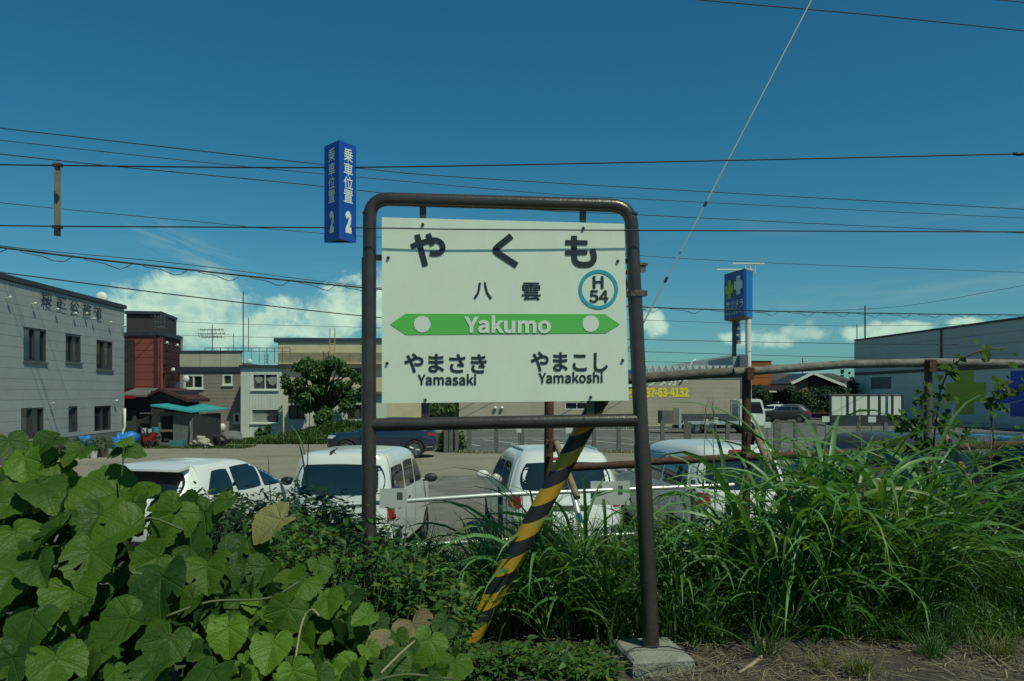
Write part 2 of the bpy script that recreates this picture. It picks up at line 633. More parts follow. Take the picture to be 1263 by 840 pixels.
b = MB()
b.tube(P(postx(548), 548, D0), P(postx(812), 812, D0), 0.041, n=18)
b.tube(P(postx(362), 362, D0), P(postx(548), 548, D0), 0.0360, n=18)
sg.part('post_sleeve', b, M_pipe, smooth=True, angle=50)
b = MB()
b.tube(P(455, 318, D0), P(455, 796, D0), 0.0362, n=18)
sg.part('post_sleeve', b, M_pipe, smooth=True, angle=50)
for px, y0, y1, r in ((455.5, 262, 264, 0.0345), (postx(264), 263, 265, 0.0345)):
    b = MB()
    b.tube(P(px, y0, D0), P(px, y1, D0), r, n=18)
    sg.part('weld_ring', b, M_pipe, smooth=True, angle=50)
b = MB()
b.tube(P(postx(359), 359, D0), P(postx(366), 366, D0), 0.043, n=18)
b.box(P(postx(362) + 11, 362, D0 - 0.01), (0.03, 0.03, 0.026))
sg.part('pipe_clamp', b, M_rust, smooth=True, angle=40)
b = MB()
b.box(P(postx(326) + 11, 326, D0), (0.05, 0.03, 0.012))
b.box(P(postx(333) + 10, 332, D0), (0.035, 0.02, 0.03))
b.path([P(postx(330) - 6, 332, D0 + 0.05), P(postx(340) - 12, 340, D0 + 0.05), P(postx(350) - 9, 352, D0 + 0.05), P(postx(358) - 12, 360, D0 + 0.05)], 0.008, 6)
sg.part('cable_bracket', b, M_rust, smooth=True, angle=40)
# board: a frontal sheet of painted steel with folded edges
DB = 3.972
bt = 0.026
TL, TR, BR, BL = P(471, 268, DB), P(770, 276, DB), P(775.5, 494, DB), P(471, 497.5, DB)
b = MB()
bk = Vector((0, bt, 0))
q = [TL, TR, BR, BL]
b.add(q + [p + bk for p in q], [(0, 3, 2, 1), (4, 5, 6, 7), (0, 1, 5, 4), (1, 2, 6, 5), (2, 3, 7, 6), (3, 0, 4, 7)])
board = sg.part('board', b, M_board)
UX, UZ = Vector((1, 0, 0)), Vector((0, 0, 1))
pxm = DB / FPX


def btext(s, x0, y0, x1, y1, m, off, slope=-0.012, T=sg, par=None, out=0.003):
    u = Vector((1, 0, slope))
    return lettering(T, par or board, s, P((x0 + x1) / 2, (y0 + y1) / 2, DB), u, UZ, (x1 - x0) * pxm, (y1 - y0) * pxm, m, off, out)


def ribbon(pts, w_, ox, oy, sc=0.0655):
    q = [Vector((ox + x * sc, oy + y * sc, 0)) for x, y in pts]
    hw = w_ * sc / 2
    L_, R_ = [], []
    for i in range(len(q)):
        a = (q[i] - q[i - 1]).normalized() if i > 0 else (q[1] - q[0]).normalized()
        c = (q[i + 1] - q[i]).normalized() if i < len(q) - 1 else a
        t = (a + c).normalized()
        n_ = Vector((-t.y, t.x, 0)) * hw / max(0.5, t.dot(a))
        L_.append(q[i] + n_)
        R_.append(q[i] - n_)
    return L_, R_


def strokes(T, par, items, ox, oy, m, out=0.003):
    bb = MB()
    for k, (pts, w_) in enumerate(items):
        if len(pts) > 3:     # round the bends
            fine = []
            ext = [(2 * pts[0][0] - pts[1][0], 2 * pts[0][1] - pts[1][1])] + pts + [(2 * pts[-1][0] - pts[-2][0], 2 * pts[-1][1] - pts[-2][1])]
            for i in range(1, len(ext) - 2):
                p0, p1, p2, p3 = [Vector((x, y, 0)) for x, y in ext[i - 1:i + 3]]
                for j in range(5):
                    t = j / 5
                    v_ = 0.5 * ((2 * p1) + (p2 - p0) * t + (2 * p0 - 5 * p1 + 4 * p2 - p3) * t * t + (3 * p1 - p0 - 3 * p2 + p3) * t ** 3)
                    fine.append((v_.x, v_.y))
            fine.append(pts[-1])
            pts = fine
        L_, R_ = ribbon(pts, w_, ox, oy)
        o_ = Vector((0, -out - k * 0.0005, 0))
        n_ = len(L_)
        vs = [P(p.x, p.y, DB) + o_ for p in L_ + R_]
        fs = [(i, i + 1, n_ + i + 1, n_ + i) for i in range(n_ - 1)]
        bb.add(vs, fs)
    return T.part('lettering', bb, m, par)


strokes(sg, board, [([(185, 375), (330, 315), (500, 268), (600, 248), (680, 258), (745, 300), (780, 370), (765, 445), (710, 490), (630, 503), (535, 495)], 105), ([(295, 145), (455, 735)], 110), ([(500, 130), (590, 345)], 105)], 495, 280, M_ink)
strokes(sg, board, [([(550, 165), (420, 270), (290, 375), (248, 435), (295, 492), (470, 608), (650, 725)], 120)], 595, 280, M_ink)
strokes(sg, board, [([(352, 165), (352, 380), (354, 560), (377, 650), (440, 700), (550, 712), (660, 690), (718, 620), (722, 530), (690, 420)], 112), ([(185, 292), (605, 297)], 90), ([(185, 485), (600, 475)], 88)], 685, 280, M_ink)
#btext('や', 505.5, 286.5, 550, 329, M_ink, 0.046)
#btext('く', 607, 289, 640, 329.5, M_ink, 0.046)
#btext('も', 696.5, 290.5, 736, 331, M_ink, 0.046)
btext('八', 584, 348, 607, 369.5, M_ink, 0.022)
btext('雲', 643.5, 348.5, 667, 370.5, M_ink, 0.016)


def flat(T, parent, name, polypx, m, out, d=DB):
    bb = MB()
    ps = [P(x, y, d) - Vector((0, out, 0)) for x, y in polypx]
    bb.add(ps, [tuple(range(len(ps)))[::-1]])
    o = T.part(name, bb, m, parent)
    return o


flat(sg, board, 'arrow_band', [(481, 400), (500, 387), (746, 387.5), (764.5, 400), (747, 411), (501, 413)], M_green, 0.002)
for cx, cy in ((521, 400), (728.5, 399.3)):
    flat(sg, board, 'band_dot', [(cx + 10.2 * math.cos(a * math.pi / 16), cy + 10.2 * math.sin(a * math.pi / 16)) for a in range(32)], M_white, 0.004)
btext('Yakumo', 572.5, 389, 679.5, 411, M_white, 0.013, slope=-0.004, out=0.005)
# blue ring with the station number
bb = MB()
n = 48
for rr in (24.3, 20.2):
    for k in range(n):
        a = 2 * math.pi * k / n
        bb.v.append(tuple(P(738 + rr * math.cos(a), 357 + rr * math.sin(a), DB) - Vector((0, 0.003, 0))))
bb.f = [(k, n + k, n + (k + 1) % n, (k + 1) % n) for k in range(n)]
bb.mi = [0] * n
sg.part('number_ring', bb, M_cyan, board)
btext('H', 731, 340.5, 744.5, 356, M_ink, 0.010)
btext('54', 726.5, 358, 750.5, 373.5, M_ink, 0.010)
btext('やまさき', 498.5, 436, 600.5, 460, M_ink, 0.026)
btext('やまこし', 654.5, 434, 750, 458.5, M_ink, 0.026)
btext('Yamasaki', 515, 461, 587.5, 475, M_ink, 0.010, slope=-0.004)
btext('Yamakoshi', 664, 458.5, 743.5, 472.5, M_ink, 0.010, slope=0.008)
# bolts and brackets that carry the board
for px, py in ((521.5, 277), (719.5, 281.5), (479, 318), (762, 322), (477.5, 448), (768, 444.5), (524.5, 493.5), (728.5, 490)):
    b = MB()
    c = P(px, py, DB)
    b.tube(c + Vector((0, 0.002, 0)), c - Vector((0, 0.009, 0)), 0.0085, 0.0070, 8)
    sg.part('bolt', b, M_bolt, board, smooth=True, angle=40)
for (x0, y0, x1, y1) in ((517.5, 252, 525.5, 270), (715, 258, 723, 278), (463, 314, 473, 321), (766, 319, 782, 325), (519.5, 494, 529, 520), (724, 490, 733, 515)):
    b = MB()
    a, c = P(x0, y0, D0 - 0.002), P(x1, y1, D0 - 0.002)
    b.box(((a.x + c.x) / 2, D0 + 0.006, (a.z + c.z) / 2), (abs(c.x - a.x), 0.012, abs(a.z - c.z)))
    sg.part('board_bracket', b, M_pipe)

# concrete footing under the right post
fz = PLAT_Z
b = MB()
top = [P(757, 797, 4.06), P(829, 791, 4.10), P(858, 818, 3.80), P(780, 826, 3.76)]
zt = EYE - 1.262
tp = [Vector((-0.0 + 0.512, 4.12, zt)), Vector((0.80, 4.16, zt)), Vector((0.86, 3.82, zt)), Vector((0.565, 3.78, zt))]
bp = [Vector((p.x + (0.01 if i in (1, 2) else -0.01), p.y, fz - 0.15)) for i, p in enumerate(tp)]
ins = [p + (sum(tp, Vector()) / 4 - p) * 0.07 + Vector((0, 0, 0.014)) for p in tp]
b.add(bp + tp + ins, [(0, 1, 5, 4), (1, 2, 6, 5), (2, 3, 7, 6), (3, 0, 4, 7), (4, 5, 9, 8), (5, 6, 10, 9), (6, 7, 11, 10), (7, 4, 8, 11), (8, 9, 10, 11), (3, 2, 1, 0)])
b.f = [f[::-1] for f in b.f]
single('concrete_footing', b, M_conc, 'weathered concrete block under the right post of the station sign', 'concrete block')
b = MB()
b.path([Vector((0.45, 3.76, 1.20)), Vector((0.52, 3.85, 1.262)), Vector((0.60, 3.93, 1.268)), Vector((0.76, 3.93, 1.272)), Vector((0.83, 3.90, 1.262)), Vector((0.885, 3.86, 1.20))], 0.0035, 5)
single('footing_wire', b, M_wire, 'thin dark wire lying over the concrete block', 'wire', smooth=True)

# ------------------------------------------------------------------ guy wire and its striped guard
G0, G1 = P(577, 792, 4.115), P(741, 490, 4.14)
GT = P(1004, -6, 4.22)
gw = Thing('guy_wire', 'grey guy wire slanting up from the striped guard across the sky', 'guy wire', tuple(G0), world=True)
b = MB()
g2 = P(797, 392, 4.15)
e = GT + (GT - g2) * 0.6
b.path([G0, G1, g2, GT, e], 0.0040, 8)
gw.part('wire', b, M_wiregrey, smooth=True)
for px, py in ((868, 251.5), (819, 345)):
    t = (392 - py) / (392 + 6.0)
    c = g2 + (GT - g2) * (t * 4.15 / (4.15 * t + 4.22 * (1 - t)))
    b = MB()
    dv = (GT - g2).normalized()
    b.path([c - dv * 0.014, c + dv * 0.014], 0.0075, 8)
    gw.part('wire_clip', b, M_wire)
gd = Thing('wire_guard', 'yellow and black striped guard tube slanting behind the station sign', 'guy wire guard', tuple(G0), world=True)
ax = (G1 - G0).normalized()
sx = ax.cross(Vector((0, 1, 0))).normalized()
sy = sx.cross(ax)
Lg = (G1 - G0).length
RG = 0.0545
nseg = 15.0
# spiral bands of tape: each band is a strip of the tube cut along a helix
na = 24
pitch = Lg / 7.0
skew = 0.105


def gpt(s, a, r):
    return G0 + ax * s + (sx * math.cos(a) + sy * math.sin(a)) * r


k = -2
s0 = 0.07 * pitch
idx = -1
while s0 + idx * pitch / 2 < Lg:
    lo = s0 + idx * pitch / 2
    hi = lo + pitch / 2
    b = MB()
    r = RG - 0.010 * max(0, lo) / Lg + (0.0006 if idx % 2 else 0)
    rows = 3
    for q in range(rows + 1):
        for j in range(na + 1):
            a = 2 * math.pi * j / na
            s = lo + (hi - lo) * q / rows + -skew * math.cos(a) * 0.55 + 0.02 * math.sin(a)
            b.v.append(tuple(gpt(min(max(s, -0.04), Lg), a, r)))
    for q in range(rows):
        for j in range(na):
            i0 = q * (na + 1) + j
            b.f.append((i0, i0 + 1, i0 + na + 2, i0 + na + 1))
            b.mi.append(0)
    gd.part('yellow_band' if idx % 2 == 0 else 'black_band', b, M_yellow if idx % 2 == 0 else M_black, smooth=True)
    idx += 1
b = MB()
b.tube(G1 - ax * 0.02, G1 + ax * 0.03, 0.05, 0.04, 16)
gd.part('top_cap', b, M_black, smooth=True, angle=40)

# ------------------------------------------------------------------ hanging boarding position prism
DP = 3.95
pf, pl, pr = P(418.3, 173, 3.85), P(400, 181, DP), P(439.3, 181, DP)
ztop, zbot = P(400, 180.6, DP).z, P(400, 299.5, DP).z
tri = [(pl.x, pl.y), (pf.x, pf.y), (pr.x, pr.y)]
ps = Thing('boarding_sign', 'blue three-sided boarding position sign numbered 2 hanging from wires', 'hanging sign', ((pl.x + pr.x) / 2, DP - 0.03, zbot), world=True)
for nm, (a, c) in (('left_face', (tri[0], tri[1])), ('right_face', (tri[1], tri[2])), ('rear_face', (tri[2], tri[0]))):
    b = MB()
    u = Vector((c[0] - a[0], c[1] - a[1], 0))
    L = u.length
    u.normalize()
    nrm = u.cross(UZ)
    b.frame_box(Vector((a[0], a[1], zbot)) - nrm * 0.004, u, UZ, nrm, L, ztop - zbot, 0.004)
    f = ps.part('sign_face', b, M_blue)
    if nm != 'rear_face':
        o = Vector((a[0], a[1], zbot))
        tw = 0.062 if nm == 'right_face' else 0.060
        H = ztop - zbot
        for ch, y0, y1 in (('乗', 187, 203), ('車', 204.5, 220.5), ('位', 221, 236.5), ('置', 237.5, 253), ('2', 263, 290)):
            fr = (299.5 - (y0 + y1) / 2) / (299.5 - 180.6)
            hh = (y1 - y0) / (299.5 - 180.6) * H
            wd = tw * (1.0 if ch != '2' else 0.72)
            lettering(ps, f, ch, o + u * L * 0.52 + UZ * (H * fr), u, UZ, wd, hh, M_white, 0.012 if ch != '2' else 0.03, 0.0015)
b = MB()
b.prism([(tri[0][0] + 0.004, tri[0][1] - 0.004), (tri[1][0], tri[1][1] + 0.008), (tri[2][0] - 0.004, tri[2][1] - 0.004)][::-1], 2, zbot + 0.006, zbot + 0.012)
ps.part('end_plate', b, M_bluedk)
b = MB()
b.prism([(tri[0][0] + 0.004, tri[0][1] - 0.004), (tri[1][0], tri[1][1] + 0.008), (tri[2][0] - 0.004, tri[2][1] - 0.004)][::-1], 2, ztop - 0.012, ztop - 0.006)
ps.part('end_plate', b, M_bluedk)

DW = 3.9
hp = Thing('hanging_plate', 'narrow grey hanging sign seen edge-on between two wires at upper left', 'hanging sign', tuple(P(70.5, 283, DW)), world=True)
b = MB()
a, c = P(66.5, 199, DW), P(74.5, 282, DW)
b.box(((a.x + c.x) / 2 - 0.055, DW + 0.10, (a.z + c.z) / 2), (0.030, 0.20, a.z - c.z), rz=0.515)
hp.part('plate', b, mat('plate_grey', (0.16, 0.15, 0.13), 0.6, 0.25, 12))
for py in (204, 280):
    b = MB()
    c = P(71, py, DW - 0.06)
    b.box(c, (0.042, 0.02, 0.014))
    b.box(c - Vector((0, 0, 0.012)), (0.014, 0.018, 0.02))
    hp.part('clamp', b, M_bolt)


# ------------------------------------------------------------------ wires
def cable(label, pts, r, m=None, group=None, name='overhead_cable', n=6, twist=None, base=None):
    """pts: (px, py, depth) knots; smooth curve through them"""
    ks = [P(*q) for q in pts]
    out = []
    if len(ks) == 2:
        out = [ks[0].lerp(ks[1], i / 8) for i in range(9)]
    else:
        ext = [ks[0] * 2 - ks[1]] + ks + [ks[-1] * 2 - ks[-2]]
        for i in range(1, len(ext) - 2):
            p0, p1, p2, p3 = ext[i - 1:i + 3]
            for j in range(8):
                t = j / 8
                out.append(0.5 * ((2 * p1) + (p2 - p0) * t + (2 * p0 - 5 * p1 + 4 * p2 - p3) * t * t + (3 * p1 - p0 - 3 * p2 + p3) * t ** 3))
        out.append(ks[-1])
    T = Thing(name, label, 'cable', tuple(out[0]), world=True, group=group)
    b = MB()
    b.path(out, r, n)
    T.part('strand', b, m or M_wire, smooth=True)
    if twist:
        # a hanger wire wound loosely round the cable
        b = MB()
        tot = sum((out[i + 1] - out[i]).length for i in range(len(out) - 1))
        pp, acc = [], 0.0
        for i in range(len(out) - 1):
            seg = out[i + 1] - out[i]
            nn = max(2, int(seg.length / (twist / 10)))
            for j in range(nn):
                s = acc + seg.length * j / nn
                ph = s / twist * 2 * math.pi
                pp.append(out[i] + seg * (j / nn) + Vector((0.02 * math.sin(ph), 0.10 * math.cos(ph), -0.09 + 0.13 * math.sin(ph + math.sin(ph)))))
            acc += seg.length
        b.path(pp, r * 0.42, 4)
        T.part('hanger_wire', b, m or M_wire)
    return T


G_ = 'overhead cables crossing the sky'
cable('taut dark wire carrying the tops of both hanging signs', [(-260, 199, 3.97), (70, 204, 3.945), (418, 206.5, 3.945), (840, 199, 3.95), (1263, 189.5, 3.97), (1600, 181, 4.0)], 0.0036, n=8)
cable('taut dark wire passing in front of the top of the white board', [(-260, 275, 3.96), (70, 279, 3.93), (440, 281, 3.925), (625, 283.3, 3.925), (1263, 286, 3.95), (1600, 287, 4.0)], 0.0032, n=8)
b = MB()
c = P(1257, 190, 3.95)
b.path([c - Vector((0.03, 0, -0.001)), c, c + Vector((0.03, 0, 0.001))], [0.006, 0.011, 0.006], 8)
single('wire_clamp', b, M_bolt, 'small clamp on the upper sign wire at the right edge', 'clamp', smooth=True)
cable('highest thin cable on the left running down behind the blue prism', [(-300, 123, 24), (0, 158, 26), (420, 205, 29), (640, 223, 31), (1263, 258, 38), (1700, 280, 44)], 0.017)
cable('second thin cable on the left under the highest one', [(-300, 139, 24), (0, 173, 26), (300, 205, 28.6), (640, 236, 32), (780, 245, 33.5), (1263, 269, 39), (1700, 288, 45)], 0.013)
cable('thin cable leaving the top of the edge-on sign toward the sign frame', [(-300, 160, 24), (0, 190, 26), (130, 204, 27), (400, 230, 30), (640, 257, 33), (790, 265, 35), (1140, 282, 40), (1700, 306, 50)], 0.017)
cable('faint cable passing low behind the edge-on hanging sign', [(-300, 215, 26), (0, 250, 28), (250, 274, 31), (400, 288, 33), (640, 304, 36), (900, 322, 41), (1263, 336, 48), (1700, 350, 56)], 0.013)
cable('thick cable bundle with loose hanger wire above the grey building', [(-300, 262, 20), (0, 305, 23), (200, 329, 26), (450, 355, 30), (640, 368, 34)], 0.030, twist=1.7)
cable('thinner cable running just above the thick bundle', [(-300, 258, 20), (0, 303, 23), (220, 325, 26), (450, 353, 30), (640, 367, 34)], 0.012)
cable('cable bundle with hanger wire crossing the blue shop tower sign', [(640, 368, 34), (800, 379, 37), (1030, 385.5, 42), (1263, 388.5, 48), (1700, 392, 58)], 0.030, twist=2.4)
cable('single dark cable just over the roof of the grey building', [(-300, 302, 20), (0, 336, 23), (220, 364, 26), (450, 390, 30), (640, 406, 34)], 0.020)
cable('dark cable at the upper right corner of the sky', [(700, -18, 15), (865, 0, 16), (1070, 18, 17.5), (1263, 38, 19), (1700, 82, 23)], 0.012)
cable('short bit of cable cutting the top right corner', [(1100, -14, 16), (1235, 0, 17), (1263, 3, 17.3), (1700, 48, 21)], 0.010)
for i, (lab, ps_, r) in enumerate((
        ('low thin cable crossing the pole of the shop tower sign', [(640, 415, 50), (800, 419, 54), (1060, 424, 60), (1400, 428, 70)], 0.022),
        ('thin cable over the small clouds right of the station sign', [(640, 392, 48), (800, 395, 52), (1060, 402, 58), (1400, 395, 66)], 0.015),
        ('thin cable low over the shop roof ridge', [(640, 430, 54), (800, 434, 58), (1060, 441, 64), (1400, 446, 74)], 0.020),
        ('lowest thin cable in front of the orange building', [(640, 441, 56), (800, 446, 60), (1060, 452, 66), (1400, 456, 76)], 0.016),
        ('faint cable over the cumulus behind the grey building', [(-200, 372, 40), (200, 396, 46), (460, 404, 50), (700, 410, 54)], 0.013),
        ('faint cable low on the cumulus above the beige house', [(-200, 398, 40), (200, 413, 46), (460, 418, 50), (700, 421, 54)], 0.013),
        ('faint cable rising over the roof of the big grey store', [(930, 385, 60), (1100, 379, 56), (1263, 352, 50), (1500, 310, 44)], 0.013))):
    cable(lab, ps_, r, n=5)

# ------------------------------------------------------------------ rusty pipe fence behind the platform
DF = 6.2
rf = Thing('rusty_pipe_fence', 'weathered rusty pipe fence of rails and posts behind the tall grass', 'pipe fence', tuple(P(920, 655, DF)), world=True)
b = MB()
b.path([P(660, 476, 6.3), P(780, 467.5, 6.25), P(860, 461.5, 6.2), P(925, 458, 6.2)], 0.040, 10)
rf.part('top_rail', b, M_rust, smooth=True, angle=50)
b = MB()
b.path([P(905, 459.5, 6.16), P(1000, 452.5, 6.18), P(1040, 449.5, 6.2), P(1150, 447, 6.2), P(1265, 449, 6.25), P(1500, 452, 6.3)], 0.034, 10)
rf.part('top_rail', b, mat('weathered_pipe', (0.22, 0.205, 0.17), 0.7, 0.4, 10, 0.4, 50, col2=(0.10, 0.085, 0.07)), smooth=True, angle=50)
for px, y0, y1, r, m in ((677.5, 474, 682, 0.036, M_rust2), (921, 452, 660, 0.036, M_rust2), (1145, 441, 640, 0.030, M_rust), (1390, 445, 640, 0.03, M_rust)):
    b = MB()
    b.tube(P(px, y0, DF + 0.07), P(px - 2, y1 + 25, DF + 0.07), r, n=10)
    rf.part('post', b, m, smooth=True, angle=50)
for (p, q) in (((674, 580, 6.28), (702, 577, 6.28)), ((700, 577, 6.28), (800, 571.5, 6.26)), ((790, 570, 6.22), (960, 562, 6.22)), ((955, 563, 6.25), (1150, 552, 6.25)), ((1145, 552, 6.28), (1400, 543, 6.3))):
    b = MB()
    b.tube(P(*p), P(*q), 0.030, n=10)
    rf.part('lower_rail', b, M_rust2, smooth=True, angle=50)
for px, py in ((921, 459), (677, 548), (921, 539), (791, 571), (1145, 449)):
    b = MB()
    b.tube(P(px - 3, py, DF - 0.05), P(px + 9, py, DF - 0.05), 0.034, n=8)
    b.box(P(px + 4, py + 2, DF - 0.07), (0.05, 0.05, 0.09))
    rf.part('coupler', b, M_rust2, smooth=True, angle=40)
for p, q in (((686, 546, 6.12), (701, 585, 5.9)), ((931, 532, 6.12), (950, 578, 5.9)), ((1153, 515, 6.12), (1181, 566, 5.9))):
    b = MB()
    d = (P(*q) - P(*p))
    b.tube(P(*p), P(*q) + d * 0.7, 0.024, n=10)
    rf.part('brace', b, M_tan, smooth=True, angle=50)

# galvanised fence with two placards
DGF = 6.9
gf = Thing('galvanised_fence', 'low galvanised pipe fence running behind the grass in front of the white cars', 'pipe fence', tuple(P(617, 672, DGF)), world=True)
for p, q in (((380, 626, 6.6), (617, 610, 6.85)), ((610, 610.5, 6.84), (905, 598, 7.2)), ((380, 679, 6.6), (610, 667, 6.85)), ((600, 667, 6.84), (905, 653, 7.2))):
    b = MB()
    b.tube(P(*p), P(*q), 0.019, n=10)
    gf.part('pipe_rail', b, M_galv, smooth=True, angle=50)
for p, q, m, nm in (((617, 600, 6.9), (618, 700, 6.9), M_postgreen, 'post'), ((855, 592, 7.18), (855, 690, 7.18), M_postgreen, 'post'), ((400, 615, 6.68), (400, 710, 6.68), M_postgreen, 'post')):
    b = MB()
    b.tube(P(*p), P(*q), 0.022, n=8)
    gf.part(nm, b, m, smooth=True, angle=50)
b = MB()
b.tube(P(701, 585, 7.05), P(722, 668, 6.75), 0.026, n=10)
gf.part('strut', b, M_galv, smooth=True, angle=50)
for i, (x0, y0, x1, y1, d, lab) in enumerate(((728, 593, 776, 622, 7.04, 'white notice board with two dark squares fixed to the galvanised rail'), (469, 602, 503, 626, 6.66, 'small white notice board on the rail in front of the kei van'))):
    T = Thing('notice_board', lab, 'notice board', tuple(P((x0 + x1) / 2, y1, d)), world=True, group='notice boards on the galvanised fence')
    b = MB()
    a, c = P(x0, y0, d), P(x1, y1, d)
    b.box(((a.x + c.x) / 2, d - 0.035, (a.z + c.z) / 2), (c.x - a.x, 0.012, a.z - c.z))
    T.part('panel', b, M_plac)
    for fx in ((0.24, 0.76) if i == 0 else (0.74,)):
        b = MB()
        sx_ = (c.x - a.x) * (0.11 if i == 0 else 0.2)
        b.box((a.x + (c.x - a.x) * fx, d - 0.043, a.z + (c.z - a.z) * 0.36), (sx_, 0.003, (a.z - c.z) * 0.36))
        T.part('print_square', b, mat('print_grey', (0.10, 0.11, 0.105), 0.6, 0.3, 60))


# ------------------------------------------------------------------ buildings
class Wall:
    """a vertical wall line from A to B (plan); outside is to the right-hand side seen walking A -> B is n"""

    def __init__(s, A, B, T):
        s.A, s.B = Vector((A[0], A[1], 0)), Vector((B[0], B[1], 0))
        s.U = (s.B - s.A).normalized()
        s.L = (s.B - s.A).length
        s.n = s.U.cross(UZ)
        s.T = T

    def uv(s, px, py):
        k = (px - 631.5) / FPX
        u = (k * s.A.y - s.A.x) / (s.U.x - k * s.U.y)
        y = s.A.y + s.U.y * u
        return u, EYE + (HOR - py) * y / FPX

    def pt(s, u, v, out=0.0):
        return s.A + s.U * u + UZ * v + s.n * out

    def slab(s, b, u0, u1, v0, v1, out0, out1, mi=0):
        return b.frame_box(s.pt(u0, v0, out0), s.U, UZ, s.n, u1 - u0, v1 - v0, out1 - out0, mi)

    def rect(s, x0, y0, x1, y1):
        ym = (y0 + y1) / 2
        u0, u1 = s.uv(x0, ym)[0], s.uv(x1, ym)[0]
        um = (x0 + x1) / 2
        return u0, u1, s.uv(um, y1)[1], s.uv(um, y0)[1]

    def window(s, r, frame, glass=None, fw=0.07, mull=1, rec=0.10, bars=0, sill=None, out=0.02):
        """a window: frame part with panes (sub-parts) set back in it"""
        u0, u1, v0, v1 = r
        b = MB()
        s.slab(b, u0, u1, v0, v0 + fw, -rec, out)
        s.slab(b, u0, u1, v1 - fw, v1, -rec, out)
        s.slab(b, u0, u0 + fw, v0 + fw, v1 - fw, -rec, out)
        s.slab(b, u1 - fw, u1, v0 + fw, v1 - fw, -rec, out)
        for i in range(mull):
            c = u0 + (u1 - u0) * (i + 1) / (mull + 1)
            s.slab(b, c - fw * .4, c + fw * .4, v0 + fw, v1 - fw, -rec + 0.01, out - 0.01)
        f = s.T.part('window', b, frame)
        for i in range(mull + 1):
            a0 = u0 + fw + (u1 - u0 - 2 * fw) * i / (mull + 1)
            a1 = u0 + fw + (u1 - u0 - 2 * fw) * (i + 1) / (mull + 1)
            b = MB()
            s.slab(b, a0, a1, v0 + fw, v1 - fw, -rec - 0.02, -rec + 0.012 + 0.008 * (i % 2))
            s.T.part('pane', b, glass or (M_curt if (i + int(u0 * 7)) % 3 == 1 else M_glass), f)
        if sill:
            b = MB()
            s.slab(b, u0 - 0.05, u1 + 0.05, v0 - 0.06, v0 - 0.002, -0.02, 0.10)
            s.T.part('sill', b, sill, f)
        return f

    def siding(s, v0, v1, rows, openings, m, th=0.03, gap=0.012, name='siding_panel', u0=0.0, u1=None, seg=None):
        """courses of panels, each panel its own piece, broken round the openings"""
        u1 = s.L if u1 is None else u1
        h = (v1 - v0) / rows
        for i in range(rows):
            a, c = v0 + i * h, v0 + (i + 1) * h - gap
            # pieces of this course: cut the rectangle by openings
            ops = sorted([o for o in openings if o[2] < c - 1e-3 and o[3] > a + 1e-3])
            cuts = sorted({u0, u1} | {min(max(x, u0), u1) for o in ops for x in (o[0], o[1])})
            if seg:
                k = u0 + seg * (0.35 + 0.5 * (i % 2))
                while k < u1:
                    if not any(o[0] - 0.2 < k < o[1] + 0.2 for o in ops):
                        cuts.append(k)
                    k += seg
                cuts.sort()
            for x0, x1 in zip(cuts[:-1], cuts[1:]):
                if x1 - x0 < 0.02:
                    continue
                mid = (x0 + x1) / 2
                free = [(a, c)]
                for o in ops:
                    if o[0] <= mid <= o[1]:
                        nf = []
                        for p, q in free:
                            if o[2] > p:
                                nf.append((p, min(q, o[2])))
                            if o[3] < q:
                                nf.append((max(p, o[3]), q))
                        free = [(p, q) for p, q in nf if q - p > 0.03]
                for p, q in free:
                    b = MB()
                    s.slab(b, x0 + 0.003, x1 - 0.003, p, q, 0.0, th + 0.002 * ((i * 7 + int(x0 * 3)) % 3))
                    s.T.part(name, b, m)

    def backing(s, v0, v1, m, openings=(), depth=0.12, name='wall', u0=0.0, u1=None):
        u1 = s.L if u1 is None else u1
        b = MB()
        us = sorted({u0, u1} | {x for o in openings for x in (o[0], o[1])})
        for a, c in zip(us[:-1], us[1:]):
            mid = (a + c) / 2
            vs = sorted({v0, v1} | {x for o in openings if o[0] <= mid <= o[1] for x in (o[2], o[3])})
            for p, q in zip(vs[:-1], vs[1:]):
                vm = (p + q) / 2
                if any(o[0] <= mid <= o[1] and o[2] <= vm <= o[3] for o in openings):
                    continue
                b.frame_box(s.pt(a, p, -depth), s.U, UZ, s.n, c - a, q - p, depth)
        return s.T.part(name, b, m)


def dark_room(T, wall, r, depth=0.6):
    pass


def roofslab(T, poly, z, th, m, name='roof', parent=None):
    b = MB()
    b.prism(poly, 2, z, z + th)
    return T.part(name, b, m, parent)


M_siding = mat('grey_siding', (0.36, 0.38, 0.37), 0.7, 0.12, 0.7, 0.15, 25, spec=0.25, perobj=0.16)
M_sidewall = mat('grey_wall_back', (0.12, 0.13, 0.13), 0.8, 0.1)
M_trimdk = mat('dark_trim', (0.035, 0.045, 0.055), 0.55, 0.2, 6)
M_red = mat('red_siding', (0.34, 0.092, 0.072), 0.7, 0.15, 1.2, spec=0.2)
M_maroon = mat('maroon_siding', (0.085, 0.035, 0.035), 0.75, 0.2, 1.5, spec=0.2)
M_umber = mat('dark_umber_cladding', (0.050, 0.038, 0.036), 0.75, 0.2, 1.5)
M_beigew = mat('taupe_siding', (0.30, 0.255, 0.21), 0.8, 0.15, 1.6, 0.2, 20, spec=0.2)
M_cream = mat('cream_wall', (0.60, 0.53, 0.34), 0.8, 0.12, 1.2, spec=0.2)
M_creamtop = mat('parapet_cream', (0.48, 0.46, 0.35), 0.8, 0.15, 1.0, spec=0.2)
M_mint = mat('pale_white_siding', (0.66, 0.70, 0.63), 0.7, 0.12, 1.3, spec=0.2, perobj=0.12)
M_teal = mat('teal_sheet', (0.045, 0.36, 0.38), 0.5, 0.12, 2.0)
M_shed = mat('shed_dark_board', (0.040, 0.042, 0.042), 0.8, 0.3, 3.0)
